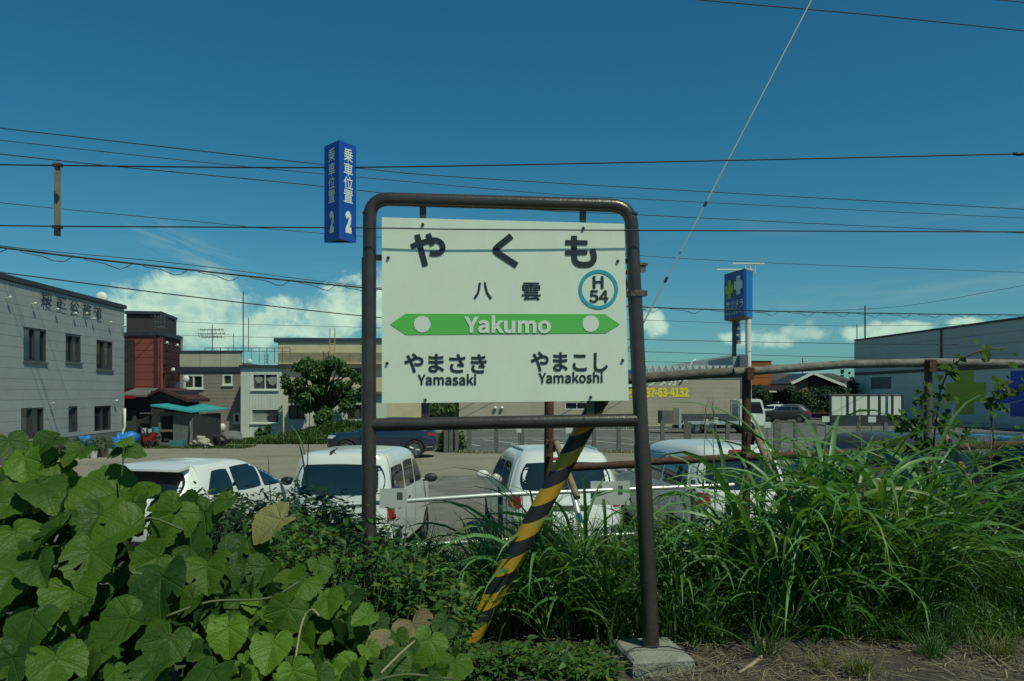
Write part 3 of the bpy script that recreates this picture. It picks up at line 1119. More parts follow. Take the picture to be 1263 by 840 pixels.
M_shedg = mat('shed_grey_sheet', (0.16, 0.18, 0.175), 0.7, 0.25, 2.5, perobj=0.2)
M_roofg = mat('roof_grey', (0.15, 0.15, 0.145), 0.65, 0.2, 1.0)
M_crim = mat('crimson_fascia', (0.25, 0.010, 0.030), 0.5)
M_dish = mat('dish_white', (0.66, 0.68, 0.62), 0.5)
M_conc2 = mat('foundation', (0.17, 0.18, 0.17), 0.9, 0.3, 1.5, 0.4, 20)
M_sky2 = mat('curtain_pale', (0.30, 0.33, 0.30), 0.8, 0.2, 5)

# --- grey corrugated-panel building, left
A, B_ = (-15.3, 20.0), (-18.25, 38.0)
# wall seen from +X: walking from far to near puts the outside on the right
gb = Thing('grey_building', 'two storey grey panelled building with characters along its top at left', 'building', (-17, 30, 0), world=True)
far_, near_ = (-18.2, 38.0), (-17.15, 20.0)
W = Wall(near_, far_, gb)
ztopw = 2.5 + 107 * 38 / 1000
ops = [W.rect(28, 405, 56, 446), W.rect(80, 413, 99, 447), W.rect(118, 420, 138, 456), W.rect(25, 503, 53, 541), W.rect(83.5, 501, 95, 533), W.rect(115.5, 500.5, 136, 531)]
W.backing(-0.1, ztopw - 0.12, M_sidewall, ops, 0.2)
W.siding(0.75, ztopw - 0.14, 15, ops, M_siding, gap=0.008, seg=6.2)
for i, r in enumerate(ops):
    W.window(r, M_alu, None, 0.06, 0 if i == 4 else 1, 0.10, sill=M_sidewall if i < 3 else None)
b = MB()
W.slab(b, 0, W.L, -0.1, 0.72, -0.1, 0.05)
gb.part('foundation', b, M_conc2)
b = MB()
W.slab(b, -0.2, W.L + 0.12, ztopw - 0.12, ztopw + 0.06, -0.4, 0.10)
gb.part('roof_trim', b, M_trimdk)
roofslab(gb, [(near_[0] - 12, near_[1]), (near_[0] - 0.42, near_[1]), (far_[0] - 0.42, far_[1]), (far_[0] - 12, far_[1])][::-1], ztopw - 0.3, 0.2, M_roofg)
b = MB()
b.box((far_[0] - 6.1, far_[1] - 0.1, ztopw / 2 - 0.2), (11.8, 0.2, ztopw - 0.4))
gb.part('end_wall', b, M_sidewall)
for i, px in enumerate((54.5, 73, 89, 104.5, 117.5)):
    py = 368.5 + (px - 54) * 0.262
    u, v = W.uv(px, py)
    lettering(gb, None, '桜庭公旅館'[i], W.pt(u, v), W.U, UZ, 0.80, 0.52, M_ink, 0.016, 0.10)
M_lamp = mat('lamp_housing', (0.55, 0.57, 0.53), 0.4)
for px, py in ((6, 367.5), (37.5, 375), (65.5, 382), (88, 387), (102, 387), (111, 393.5), (132, 398), (149, 402.5), (60, 498), (139, 495)):
    u, v = W.uv(px, py)
    b = MB()
    b.tube(W.pt(u, v, 0.02), W.pt(u, v + 0.02, 0.18), 0.018, n=6)
    b.ellipsoid(W.pt(u, v + 0.02, 0.18), (0.060, 0.075, 0.055), 8, 5)
    gb.part('wall_lamp', b, M_lamp, smooth=True)
b = MB()
b.ellipsoid(P(125, 368, 37), (0.30, 0.16, 0.30), 12, 8)
b.tube(P(125, 372, 37), Vector((P(125, 372, 37).x, 37, ztopw - 0.1)), 0.04)
gb.part('roof_globe', b, M_dish, smooth=True)
b = MB()
c = P(152.6, 505, 37.7)
b.path([c + Vector((0.05, 0, 0.05)), c + Vector((0.05, 0, -0.8)), c + Vector((-0.12, 0, -1.3)), c + Vector((-0.12, 0, -1.7))], 0.055, 8)
gb.part('downpipe', b, M_dish, smooth=True)


def boxbuilding(T, name, x0, x1, y0, y1, z0, z1, m, face=None, part='wall'):
    b = MB()
    b.box(((x0 + x1) / 2, (y0 + y1) / 2, (z0 + z1) / 2), (x1 - x0, y1 - y0, z1 - z0))
    return T.part(part, b, m)


def X_(px, d):
    return (px - 631.5) * d / FPX


def Z_(py, d):
    return EYE + (HOR - py) * d / FPX


# --- red building behind it
rb = Thing('red_building', 'red and maroon building with a dark rooftop block behind the grey building', 'building', (X_(190, 47), 47, 0), world=True)
# a corner at px 197 turned to the viewer
cA, cB, cC = (X_(140, 46.6), 46.6), (X_(197, 46), 46.0), (X_(223, 50.5), 50.5)
W1, W2 = Wall(cA, cB, rb), Wall(cB, cC, rb)
zr = Z_(414, 46)
W1.backing(0, zr, M_red, [], 0.3)
o2 = [W2.rect(199, 459, 204, 478)]
W2.backing(0, zr, M_maroon, o2, 0.3)
W2.window(o2[0], M_alu, None, 0.05, 0)
h = zr / 14
for WW, m in ((W1, M_red), (W2, M_maroon)):
    for i in range(14):
        b = MB()
        WW.slab(b, 0.02, WW.L - (0 if WW is W2 else 0.0) - 0.03, i * h + 0.01, (i + 1) * h - 0.015, 0.0, 0.03)
        if WW is W2 and o2[0][2] < (i + 1) * h and o2[0][3] > i * h:
            b = MB()
            WW.slab(b, 0.02, o2[0][0], i * h + 0.01, (i + 1) * h - 0.015, 0.0, 0.03)
            rb.part('siding_board', b, m)
            b = MB()
            WW.slab(b, o2[0][1], WW.L - 0.03, i * h + 0.01, (i + 1) * h - 0.015, 0.0, 0.03)
        rb.part('siding_board', b, m)
b = MB()
W1.slab(b, -0.5, W1.L + 0.04, zr, zr + 0.22, -0.4, 0.10)
rb.part('roof_edge', b, M_trimdk)
b = MB()
W2.slab(b, 0.05, W2.L + 0.1, zr + 0.02, zr + 0.26, -0.5, 0.11)
rb.part('roof_edge', b, M_trimdk)
# rooftop block
zb0, zb1 = Z_(414, 48), Z_(386, 48)
b = MB()
b.frame_box((X_(150, 48), 48.6, zr + 0.27), Vector((1, 0.18, 0)).normalized(), Vector((-0.18, 1, 0)).normalized(), UZ, X_(191, 48) - X_(150, 48), 4.0, zb1 - zr - 0.3)
rb.part('rooftop_block', b, M_umber)
b = MB()
b.frame_box((X_(149, 48), 48.45, zb1), Vector((1, 0.18, 0)).normalized(), Vector((-0.18, 1, 0)).normalized(), UZ, X_(192.5, 48) - X_(149, 48), 4.2, 0.18)
rb.part('parapet_cap', b, M_trimdk)
# glazed stair bay at the left edge of the red front
b = MB()
r = W1.rect(151, 415, 167, 479)
W1.slab(b, r[0], r[1], r[2], r[3] - 0.2, 0.035, 0.25)
bay = rb.part('stair_bay', b, M_umber)
for y0, y1 in ((420, 446), (462, 476)):
    b = MB()
    r = W1.rect(153, y0, 159.5, y1)
    W1.slab(b, r[0], r[1], r[2], r[3], 0.252, 0.27)
    rb.part('bay_window', b, M_glass, bay)
b = MB()
u, v = W2.uv(220, 452)
for uu, r in ((W2.L - 0.10, 0.05), (W2.L - 0.32, 0.03)):
    b = MB()
    b.tube(W2.pt(uu, 0.1, 0.1), W2.pt(uu, zr + 0.1, 0.1), r, n=8)
    rb.part('drainpipe', b, M_roofg, smooth=True)


def dish(T, px, py, d, r=0.28, nm='satellite_dish'):
    c = P(px, py, d)
    b = MB()
    b.ellipsoid(c, (r, 0.07, r), 14, 8)
    b.tube(c + Vector((0, 0.05, 0)), c + Vector((0, 0.35, -0.15)), 0.025, n=6)
    b.tube(c - Vector((0, 0.0, r * 0.8)), c - Vector((0, 0.35, 0.05)), 0.012, n=5)
    T.part(nm, b, M_dish, smooth=True)


dish(rb, 220, 475.5, 47.0, 0.20)
dish(rb, 213.5, 456, 47.2, 0.12)
dish(rb, 206, 422.5, 47.0, 0.08, 'wall_lamp')
dish(rb, 219, 425.5, 47.5, 0.08, 'wall_lamp')


def antenna(label, px, ytop, d, zbase, arms, group='rooftop aerials', r=0.025):
    """mast with horizontal aerials; arms: (py, half span px, elements)"""
    x = X_(px, d)
    T = Thing('tv_aerial', label, 'aerial', (x, d, zbase), world=True, group=group)
    b = MB()
    b.tube((x, d, zbase), (x, d, Z_(ytop, d)), r, n=6)
    T.part('mast', b, M_roofg)
    for py, hs, ne in arms:
        z = Z_(py, d)
        w_ = hs * d / FPX
        b = MB()
        b.tube((x - w_, d - 0.1, z), (x + w_, d - 0.1, z + 0.05), 0.014, n=5)
        for i in range(ne):
            q = -1 + 2 * i / (ne - 1)
            b.tube((x + q * w_, d - 0.55, z), (x + q * w_, d + 0.45, z), 0.012, n=4)
            b.tube((x + q * w_, d - 0.1, z - 0.10), (x + q * w_, d - 0.1, z + 0.12), 0.012, n=4)
        T.part('aerial_bars', b, M_roofg)


antenna('small aerial with three bars on the dark rooftop block of the red building', 198, 388, 47.5, zr + 0.2, [(391, 6, 4), (397, 6, 4), (404, 6, 4)])
antenna('wide aerial with many short bars on the roof of the taupe house', 262, 400, 47, Z_(434, 46), [(407, 14, 7), (412, 16, 7), (416, 12, 6)])
antenna('tall thin bare mast on the roof of the taupe house', 300, 360, 46, Z_(434, 46), [], r=0.035)
antenna('second bare mast close beside the tallest one on the taupe house', 306.5, 392, 46, Z_(434, 46), [], r=0.025)
antenna('short mast beside the roof railing of the taupe house', 288, 412, 47, Z_(434, 46), [], r=0.02)

# --- dark shed with crimson fascia
ds = Thing('dark_shed', 'low dark shed with a grey gable roof and crimson fascia beside the grey building', 'shed', (X_(180, 40), 40, 0), world=True)
d = 39.6
zw = Z_(492, d)
b = MB()
b.box((X_(172, d), d + 2.0, zw / 2 + 0.1), (X_(196, d) - X_(150, d), 3.6, zw + 0.2))
ds.part('wall', b, M_shed)
M_sheddoor = mat('shed_green_door', (0.055, 0.075, 0.068), 0.8, 0.25, 3)
for i in range(3):
    b = MB()
    b.box((X_(153.5 + i * 5.2, d), d + 0.15, Z_(526, d)), (0.195, 0.05, 1.62))
    ds.part('door_board', b, M_sheddoor)
# roof: ridge from left-far to right, gable end at right px 198-235
b = MB()
rx0, rx1, rxe = X_(149, d), X_(200, d), X_(219, d)
zrid = Z_(478.5, d)
b.add([(rx0, d - 0.35, Z_(487, d)), (rx1 - 0.6, d - 0.35, Z_(487, d)), (rx1, d + 1.6, zrid), (rx0, d + 1.6, zrid),
       (rx0, d - 0.35, Z_(489.5, d)), (rx1 - 0.6, d - 0.35, Z_(489.5, d)), (rx1, d + 1.6, zrid - 0.1), (rx0, d + 1.6, zrid - 0.1)],
      [(0, 1, 2, 3), (7, 6, 5, 4), (0, 4, 5, 1), (1, 5, 6, 2), (2, 6, 7, 3), (3, 7, 4, 0)])
ds.part('roof', b, M_roofg)
b = MB()
b.add([(rx1 - 0.6, d - 0.33, Z_(487, d)), (rx1, d - 0.33, zrid), (X_(235, d), d - 0.33, Z_(492, d)), (X_(235, d), d - 0.33, Z_(496, d)), (rx1, d - 0.33, zrid - 0.14), (rx1 - 0.6, d - 0.33, Z_(489.5, d)),
       (rx1 - 0.6, d + 2.6, Z_(487, d)), (rx1, d + 2.6, zrid), (X_(235, d), d + 2.6, Z_(492, d)), (X_(235, d), d + 2.6, Z_(496, d)), (rx1, d + 2.6, zrid - 0.14), (rx1 - 0.6, d + 2.6, Z_(489.5, d))],
      [(0, 1, 4, 5), (1, 2, 3, 4), (0, 6, 7, 1), (1, 7, 8, 2), (2, 8, 9, 3), (3, 9, 10, 4), (4, 10, 11, 5)])
ds.part('gable_roof', b, M_maroon)
b = MB()
b.box(((rx0 + X_(172, d)) / 2, d - 0.40, Z_(489.5, d)), (X_(172, d) - rx0, 0.06, 0.16))
ds.part('fascia', b, M_crim)
b = MB()
b.box((X_(204, d), d + 1.2, zw / 2 + 0.25), (X_(232, d) - X_(196, d), 2.4, zw + 0.3))
ds.part('side_wall', b, M_shed)
b = MB()
b.box((X_(183, d), d - 0.22, Z_(509.5, d)), (0.52, 0.30, 0.05))
b.tube((X_(182, d), d - 0.1, Z_(509, d)), (X_(182, d), d - 0.1, Z_(523, d)), 0.02)
b.tube((X_(185, d), d - 0.1, Z_(509, d)), (X_(185, d), d - 0.1, Z_(521, d)), 0.02)
ds.part('shelf', b, M_post)

# --- teal roofed lean-to
d = 38.6
tl = Thing('teal_roof_shed', 'small grey shed under a bright teal lean-to roof', 'shed', (X_(215, d), d, 0), world=True)
Wt = Wall((X_(195, d), d), (X_(238, d), d), tl)
zt_ = Z_(508.5, d)
ot = [Wt.rect(198, 513, 213.5, 546)]
Wt.backing(0, zt_, M_shedg, ot, 0.1)
for i in range(5):
    a = ot[0][1] + 0.01 + i * (Wt.L - ot[0][1]) / 5
    b = MB()
    Wt.slab(b, a, a + (Wt.L - ot[0][1]) / 5 - 0.012, 0.05, zt_ - 0.05, 0.0, 0.02)
    tl.part('sheet_panel', b, M_shedg)
b = MB()
Wt.slab(b, ot[0][0], ot[0][1], 0.0, zt_ - 0.2, -0.5, -0.35)
tl.part('doorway', b, M_shed)
b = MB()
Wt.slab(b, ot[0][0], ot[0][1], Z_(532.5, d), Z_(530, d), -0.06, 0.03)
tl.part('door_rail', b, M_tan)
b = MB()
xl, xr = X_(189.5, d), X_(258, d)
b.add([(xl, d - 0.35, Z_(499, d)), (X_(239, d), d - 0.35, Z_(507, d)), (xr, d + 2.6, Z_(506.5, d + 2.6) + 0.12), (X_(206, d), d + 2.6, Z_(497.5, d + 2.6) + 0.1)], [(0, 1, 2, 3)])
b.add([(p[0], p[1], p[2] - 0.07) for p in b.v], [(3, 2, 1, 0), (0, 4, 5, 1)][:1])
b.f += [(0, 4, 5, 1), (1, 5, 6, 2), (2, 6, 7, 3), (3, 7, 4, 0)]
b.mi += [0] * 4
tl.part('roof', b, M_teal)
b = MB()
b.add([(X_(190, d), d - 0.30, Z_(499.5, d) - 0.07), (X_(239, d), d - 0.30, Z_(507.3, d) - 0.07), (X_(239, d), d - 0.30, Z_(510, d)), (X_(190, d), d - 0.30, Z_(503.5, d)),
       (X_(190, d), d - 0.02, Z_(499.5, d) - 0.07), (X_(239, d), d - 0.02, Z_(507.3, d) - 0.07), (X_(239, d), d - 0.02, Z_(510, d)), (X_(190, d), d - 0.02, Z_(503.5, d))],
      [(3, 2, 1, 0), (4, 5, 6, 7), (0, 1, 5, 4), (1, 2, 6, 5), (2, 3, 7, 6), (3, 0, 4, 7)])
tl.part('eave_board', b, M_shed)
b = MB()
b.frame_box((X_(238.3, d), d + 0.02, 0), Vector((0.16, 1, 0)).normalized(), UZ, (1, 0, 0), 2.4, zt_ - 0.1, 0.08)
tl.part('side_wall', b, M_shed)
b = MB()
b.tube((X_(236, d), d - 0.12, Z_(520, d)), (X_(241, d), d - 0.5, 0.02), 0.04)
tl.part('leaning_pole', b, M_post)

# --- taupe house
d = 46.0
th = Thing('taupe_house', 'two storey taupe house with a cream parapet and white framed windows', 'house', (X_(262, d), d, 0), world=True)
Wh = Wall((X_(222, d), d), (X_(297.5, d), d), th)
zpar, zpl = Z_(434.5, d), Z_(452.5, d)
oh = [Wh.rect(226.5, 462, 251, 479.5), Wh.rect(274.5, 461.5, 287, 475), Wh.rect(288, 509.5, 300, 522), Wh.rect(256, 509, 271, 530)]
oh[2] = (oh[2][0], Wh.L - 0.05, oh[2][2], oh[2][3])
Wh.backing(0, Z_(459, d), M_beigew, oh, 0.2)
rows = 16
Wh.siding(0.3, Z_(459.3, d), rows, oh, M_beigew, 0.02, 0.012, 'siding_board')
for i, r in enumerate(oh[:3]):
    Wh.window(r, M_wframe, None, 0.09, 1 if i == 0 else 0, sill=M_wframe)
b = MB()
Wh.slab(b, *oh[3], -0.25, -0.12)
th.part('door', b, M_mint)
b = MB()
Wh.slab(b, -0.05, Wh.L + 0.02, Z_(458.8, d), zpl, -2, 0.10)
th.part('eave_band', b, M_trimdk)
pw = Wh.L / 3
for i in range(3):
    b = MB()
    Wh.slab(b, i * pw + 0.01, (i + 1) * pw - 0.015, zpl + 0.002, zpar, -0.2, 0.06 + 0.004 * i)
    th.part('parapet_panel', b, M_creamtop)
b = MB()
Wh.slab(b, -0.05, Wh.L + 0.05, zpar + 0.002, zpar + 0.09, -0.3, 0.12)
th.part('parapet_cap', b, M_trimdk)
roofslab(th, [(X_(222, d), d + 0.25), (X_(297, d), d + 0.25), (X_(297, d) - 0.2, d + 8), (X_(222, d), d + 8)], zpl + 0.1, 0.15, M_roofg)
b = MB()
b.box((X_(262, d), d + 6.0, zpl / 2), (Wh.L - 0.4, 3.0, zpl))
th.part('rear_wall', b, M_beigew)
# roof railing
b = MB()
for i in range(12):
    x = X_(228, d) + i * (X_(340, d) - X_(228, d)) / 11
    b.tube((x, d + 3.0, zpar - 0.5), (x, d + 3.0, Z_(425.5, d)), 0.022, n=5)
b.tube((X_(228, d), d + 3.0, Z_(425.5, d)), (X_(340, d), d + 3.0, Z_(425.5, d)), 0.025, n=5)
b.tube((X_(228, d), d + 3.0, Z_(430, d)), (X_(340, d), d + 3.0, Z_(430, d)), 0.02, n=5)
th.part('roof_railing', b, M_roofg)
dish(th, 229.5, 467.5, 45.6, 0.19)
b = MB()
b.tube((X_(273.5, d), d - 0.15, 0.2), (X_(273.5, d), d - 0.15, Z_(525, d)), 0.05)
b.ellipsoid(P(274.5, 527, d - 0.3), (0.18, 0.2, 0.22))
th.part('meter_box', b, M_dish)

# --- white house
d = 44.6
wh = Thing('white_house', 'narrow pale white house with two wide dark windows beside the tree', 'house', (X_(322, d), d, 0), world=True)
Ww = Wall((X_(297, d), d), (X_(347.5, d), d), wh)
zc = Z_(453, d)
ow = [Ww.rect(311, 460.5, 343, 481), Ww.rect(309.5, 504, 345, 522)]
Ww.backing(0, zc, M_mint, ow, 0.2)
nb = 14
for i in range(nb):      # upright boards, cut round the two windows
    a, c = Ww.L * i / nb + 0.006, Ww.L * (i + 1) / nb - 0.008
    mid = (a + c) / 2
    vs = [(0.05, zc - 0.05)]
    if ow[0][0] - 0.02 < mid < ow[0][1] + 0.1:
        vs = [(0.05, ow[1][2]), (ow[1][3], ow[0][2]), (ow[0][3], zc - 0.05)]
    for p, q in vs:
        b = MB()
        Ww.slab(b, a, c, p, q, 0.0, 0.018 + 0.003 * (i % 2))
        wh.part('wall_board', b, M_mint)
f = Ww.window(ow[0], M_wframe, None, 0.07, 1, sill=M_wframe)
# pale ragged cut-outs in the upper panes
rngp = random.Random(4)
for cx, cy, rx, ry in ((319, 467.5, 5.5, 5.0), (336, 468.5, 6.5, 6.5)):
    b = MB()
    u, v = Ww.uv(cx, cy)
    ring = []
    for k in range(22):
        a = 2 * math.pi * k / 22
        q = rngp.uniform(0.72, 1.12)
        ring.append(Ww.pt(u + rx * d / FPX * q * math.cos(a), v + ry * d / FPX * q * math.sin(a), -0.05))
    b.add(ring, [tuple(range(22))])
    wh.part('pane_cutout', b, M_sky2, f)
f = Ww.window(ow[1], M_wframe, M_sky2, 0.06, 0, sill=M_wframe)
for k in range(6):
    b = MB()
    y = 507 + k * 2.7
    r = Ww.rect(331 + rngp.uniform(-2, 2), y, 343, y + rngp.uniform(1.4, 2.2))
    Ww.slab(b, *r, -0.05, -0.03)
    wh.part('broken_pane', b, M_shed, f)
b = MB()
Ww.slab(b, -0.05, Ww.L + 0.4, zc + 0.002, zc + 0.12, -3.0, 0.15)
wh.part('roof', b, M_trimdk)
# long low wing running on to the right, in the shade of the tree
Wg = Wall((X_(347.6, d), d + 0.5), (X_(475, d), d + 0.5), wh)
og = [Wg.rect(356, 500, 376, 517), Wg.rect(429, 499, 446, 516)]
Wg.backing(0, Z_(486, d), M_mint, og, 0.2, 'wing_wall')
for r in og:
    Wg.window(r, M_alu, None, 0.05, 1)
b = MB()
Wg.slab(b, 0.4, Wg.L + 0.2, Z_(486, d), Z_(483, d), -3.0, 0.25)
wh.part('wing_roof', b, M_roofg)
dish(wh, 307.5, 446, 46.2, 0.16)
b = MB()
xL = X_(322.5, d)
for q in (-0.09, 0.09):
    b.tube((xL + q, d + 0.9, zc), (xL + q, d + 0.9, Z_(436, d)), 0.016, n=5)
for k in range(4):
    z = zc + 0.12 + k * (Z_(436, d) - zc) / 4.2
    b.tube((xL - 0.09, d + 0.9, z), (xL + 0.09, d + 0.9, z), 0.014, n=5)
wh.part('roof_ladder', b, M_trimdk)

# --- cream building with a blue flat roof
d = 60.0
cb = Thing('cream_building', 'cream building with a dark blue flat roof edge behind the tree', 'building', (X_(410, d), d, 0), world=True)
Wc = Wall((X_(343, d), d), (X_(520, d), d), cb)
zt2, zt1 = Z_(422, d), Z_(417, d)
oc = [Wc.rect(414, 450, 425, 462), Wc.rect(432, 454, 449, 470)]
Wc.backing(0, zt2, M_cream, oc, 0.2)
for r in oc:
    Wc.window(r, M_alu, None, 0.06, 0)
b = MB()
Wc.slab(b, -0.3, Wc.L + 0.3, zt2, zt1, -8, 0.10)
cb.part('roof', b, mat('blue_roof_edge', (0.03, 0.055, 0.075), 0.5))
nb = 6
for k in range(nb):
    b = MB()
    Wc.slab(b, Wc.L * k / nb + 0.02, Wc.L * (k + 1) / nb - 0.02, Z_(447, d), Z_(435, d), 0.0, 0.06)
    cb.part('balcony_band', b, mat('olive_shade_panel', (0.27, 0.245, 0.16), 0.8, 0.2, 2))
b = MB()
Wc.slab(b, -0.02, Wc.L, Z_(449, d), Z_(447.4, d), 0.0, 0.5)
cb.part('balcony_ledge', b, M_cream)
b = MB()
xL = X_(413, d)
for q in (-0.18, 0.18):
    b.tube((xL + q, d - 0.85, Z_(452, d)), (xL + q, d - 0.85, Z_(406, d)), 0.035, n=5)
for k in range(7):
    z = Z_(450 - k * 4.2, d)
    b.tube((xL - 0.18, d - 0.85, z), (xL + 0.18, d - 0.85, z), 0.025, n=5)
cb.part('wall_ladder', b, mat('ladder_yellow', (0.40, 0.33, 0.10), 0.6))

# --- brick-tiled rental shop with painted lettering
d = 55.0
M_tile = mat('tan_tile_wall', (0.46, 0.40, 0.30), 0.8, 0.12, 0.8, spec=0.2, perobj=0.10)
st = Thing('rental_shop', 'long tan tiled shop with white and yellow lettering and a ridged metal roof', 'shop', (X_(740, d), d, 0), world=True)
Ws = Wall((X_(566, d), d), (X_(912.5, d), d), st)
zev = Z_(465.5, d)
os_ = [Ws.rect(697, 496, 726, 505)]
Ws.backing(0, zev, M_tile, os_, 0.3)
Ws.siding(0.25, zev - 0.1, 10, os_, M_tile, 0.03, 0.007, 'tile_course', seg=5.4)
Ws.window(os_[0], M_wframe, None, 0.05, 1)
b = MB()
Ws.slab(b, 0, Ws.L, 0.0, 0.24, 0.0, 0.05)
st.part('plinth', b, M_conc2)
M_ridge = mat('roof_sheet_grey', (0.30, 0.34, 0.34), 0.55, 0.15, 1.0)
b = MB()
x0, x1 = X_(566, d) - 0.3, X_(913, d)
b.add([(x0, d - 0.06, zev), (x1, d - 0.06, zev), (x1, d + 9, zev + 0.5), (x0, d + 9, zev + 0.5), (x0, d - 0.06, zev - 0.12), (x1, d - 0.06, zev - 0.12), (x1, d + 9, zev - 0.1), (x0, d + 9, zev - 0.1)],
      [(0, 1, 2, 3), (0, 4, 5, 1), (1, 5, 6, 2), (2, 6, 7, 3), (3, 7, 4, 0), (7, 6, 5, 4)])
st.part('roof', b, M_ridge)
e_ = d + 9
b = MB()
b.prism([(X_(560, e_), zev), (X_(904, e_), zev), (X_(904, e_), Z_(437.5, e_)), (X_(800, e_), Z_(455, e_)), (X_(560, e_), Z_(458, e_))], 1, e_, e_ + 3)
st.part('upper_roof', b, M_ridge)
M_snow = mat('snow_guard', (0.48, 0.52, 0.50), 0.45)
npx = 800
while npx < 908:
    for py, dd, hh in ((456, 0.9, 0.30),):
        b = MB()
        c = Vector((X_(npx, d), d + 0.05, zev + 0.30))
        wv = 3.6 * d / FPX
        b.add([c + Vector((-wv, 0, 0.50)), c + Vector((wv, 0, 0.50)), c + Vector((0, 0, 0.02)), c + Vector((-wv, 0.35, 0.52)), c + Vector((wv, 0.35, 0.52)), c + Vector((0, 0.35, 0.06))],
              [(0, 2, 1), (3, 4, 5), (0, 1, 4, 3), (1, 2, 5, 4), (2, 0, 3, 5)])
        st.part('snow_guard', b, M_snow)
    npx += 8.4
b = MB()
Ws.slab(b, X_(795, d) - X_(566, d), Ws.L + 0.1, zev + 0.0, zev + 0.08, 0.065, 0.10)
Ws.slab(b, X_(795, d) - X_(566, d), Ws.L + 0.1, zev + 0.20, zev + 0.27, -0.3, -0.2)
st.part('gutter', b, M_trimdk)
b = MB()
b.frame_box((X_(906.5, d), d + 0.5, zev - 0.1), (1, 0, 0), (0, 1, 0), UZ, X_(913, d) - X_(906.5, d), 7, Z_(437.5, d) - zev)
st.part('gable_end', b, M_ridge)
b = MB()
Ws.slab(b, Ws.L + 0.0, Ws.L + 0.55, 0, Z_(438, d), -2.0, 0.02)
st.part('corner_pillar', b, mat('pillar_slate', (0.10, 0.13, 0.15), 0.7, 0.2, 2))
M_lyel = mat('letter_yellow', (0.85, 0.68, 0.012), 0.55)
M_lwhi = mat('letter_white', (0.70, 0.72, 0.66), 0.55)
for s_, x0, y0, x1, y1, m, off in (('レンタカー', 788, 463, 847, 476.5, M_lwhi, 0.03), ('TEL0137-63-4132', 767, 478.3, 849, 490.3, M_lyel, 0.022)):
    a = Ws.uv(x0, y1)
    c = Ws.uv(x1, y0)
    lettering(st, None, s_, Ws.pt((a[0] + c[0]) / 2, (a[1] + c[1]) / 2), Vector((1, 0, 0.014)), UZ, c[0] - a[0], c[1] - a[1], m, off, 0.05)
b = MB()
r = Ws.rect(762, 457, 783, 471)
Ws.slab(b, *r, 0.04, 0.12)
st.part('wall_sign', b, M_blue)
b = MB()
r = Ws.rect(762, 471.5, 783, 477.5)
Ws.slab(b, *r, 0.04, 0.12)
st.part('wall_sign', b, M_lwhi)
for px in (611, 619):
    b = MB()
    u, v = Ws.uv(px, 503)
    b.ellipsoid(Ws.pt(u, v, 0.14), (0.13, 0.13, 0.10), 8, 5)
    st.part('wall_vent', b, M_lwhi, smooth=True)
b = MB()
b.path([P(846, 458, d - 0.5), P(851, 452, d - 0.5), P(854, 446, d - 0.5), P(858, 443, d - 0.5)], 0.05, 6)
st.part('roof_vent_pipe', b, M_lwhi, smooth=True)
# dim store-room door in the dark gap at the shop's left end
b = MB()
Ws.slab(b, -1.6, -0.05, 0, 2.6, -1.0, -0.4)
st.part('side_annex', b, M_shed)

# --- tower sign of the drug store
d = 57.0
tw = Thing('tower_sign', 'tall blue drug store tower sign with two crosses on a white pole', 'tower sign', (X_(915, d), d, 0), world=True)
pA, pB, pC = (X_(893.3, d), d), (X_(919, 54.2), 54.2), (X_(928.2, 55.6), 55.6)
z0, z1 = Z_(390, 55.6), Z_(334.5, 55.0)
WL, WR = Wall(pA, pB, tw), Wall(pB, pC, tw)
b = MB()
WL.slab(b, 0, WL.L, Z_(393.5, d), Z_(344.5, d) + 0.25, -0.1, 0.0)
fl = tw.part('front_panel', b, mat('tower_blue_shaded', (0.012, 0.055, 0.24), 0.4))  # shade on the left face is put into this darker blue
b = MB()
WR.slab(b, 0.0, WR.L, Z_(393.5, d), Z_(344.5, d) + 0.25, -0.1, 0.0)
tw.part('side_panel', b, mat('tower_blue_sunlit', (0.012, 0.16, 0.52), 0.4))  # same blue made brighter, sunlight on the right face put into the colour
b = MB()
pD = (pA[0] + pC[0] - pB[0], pA[1] + pC[1] - pB[1])
b.prism([pA, pB, pC, pD], 2, Z_(344.5, d) + 0.26, Z_(344.5, d) + 0.34)
tw.part('top_plate', b, M_roofg)
b = MB()
b.prism([pA, pB, pC, pD], 2, Z_(393.5, d) - 0.1, Z_(393.5, d) - 0.01)
tw.part('bottom_plate', b, M_roofg)


def cross(T, WW, u, v, hw, hh, arm, m, par, out=0.02, th=0.03):
    b = MB()
    a = arm
    pl = [(-a, -1), (a, -1), (a, -a), (1, -a), (1, a), (a, a), (a, 1), (-a, 1), (-a, a), (-1, a), (-1, -a), (-a, -a)]
    n = len(pl)
    f = [WW.pt(u + x * hw, v + y * hh, out + th) for x, y in pl]
    g = [WW.pt(u + x * hw, v + y * hh, out) for x, y in pl]
    b.add(f + g, [tuple(range(n))] + [(i, i + n, (i + 1) % n + n, (i + 1) % n) for i in range(n)])
    T.part('cross_emblem', b, m, par)


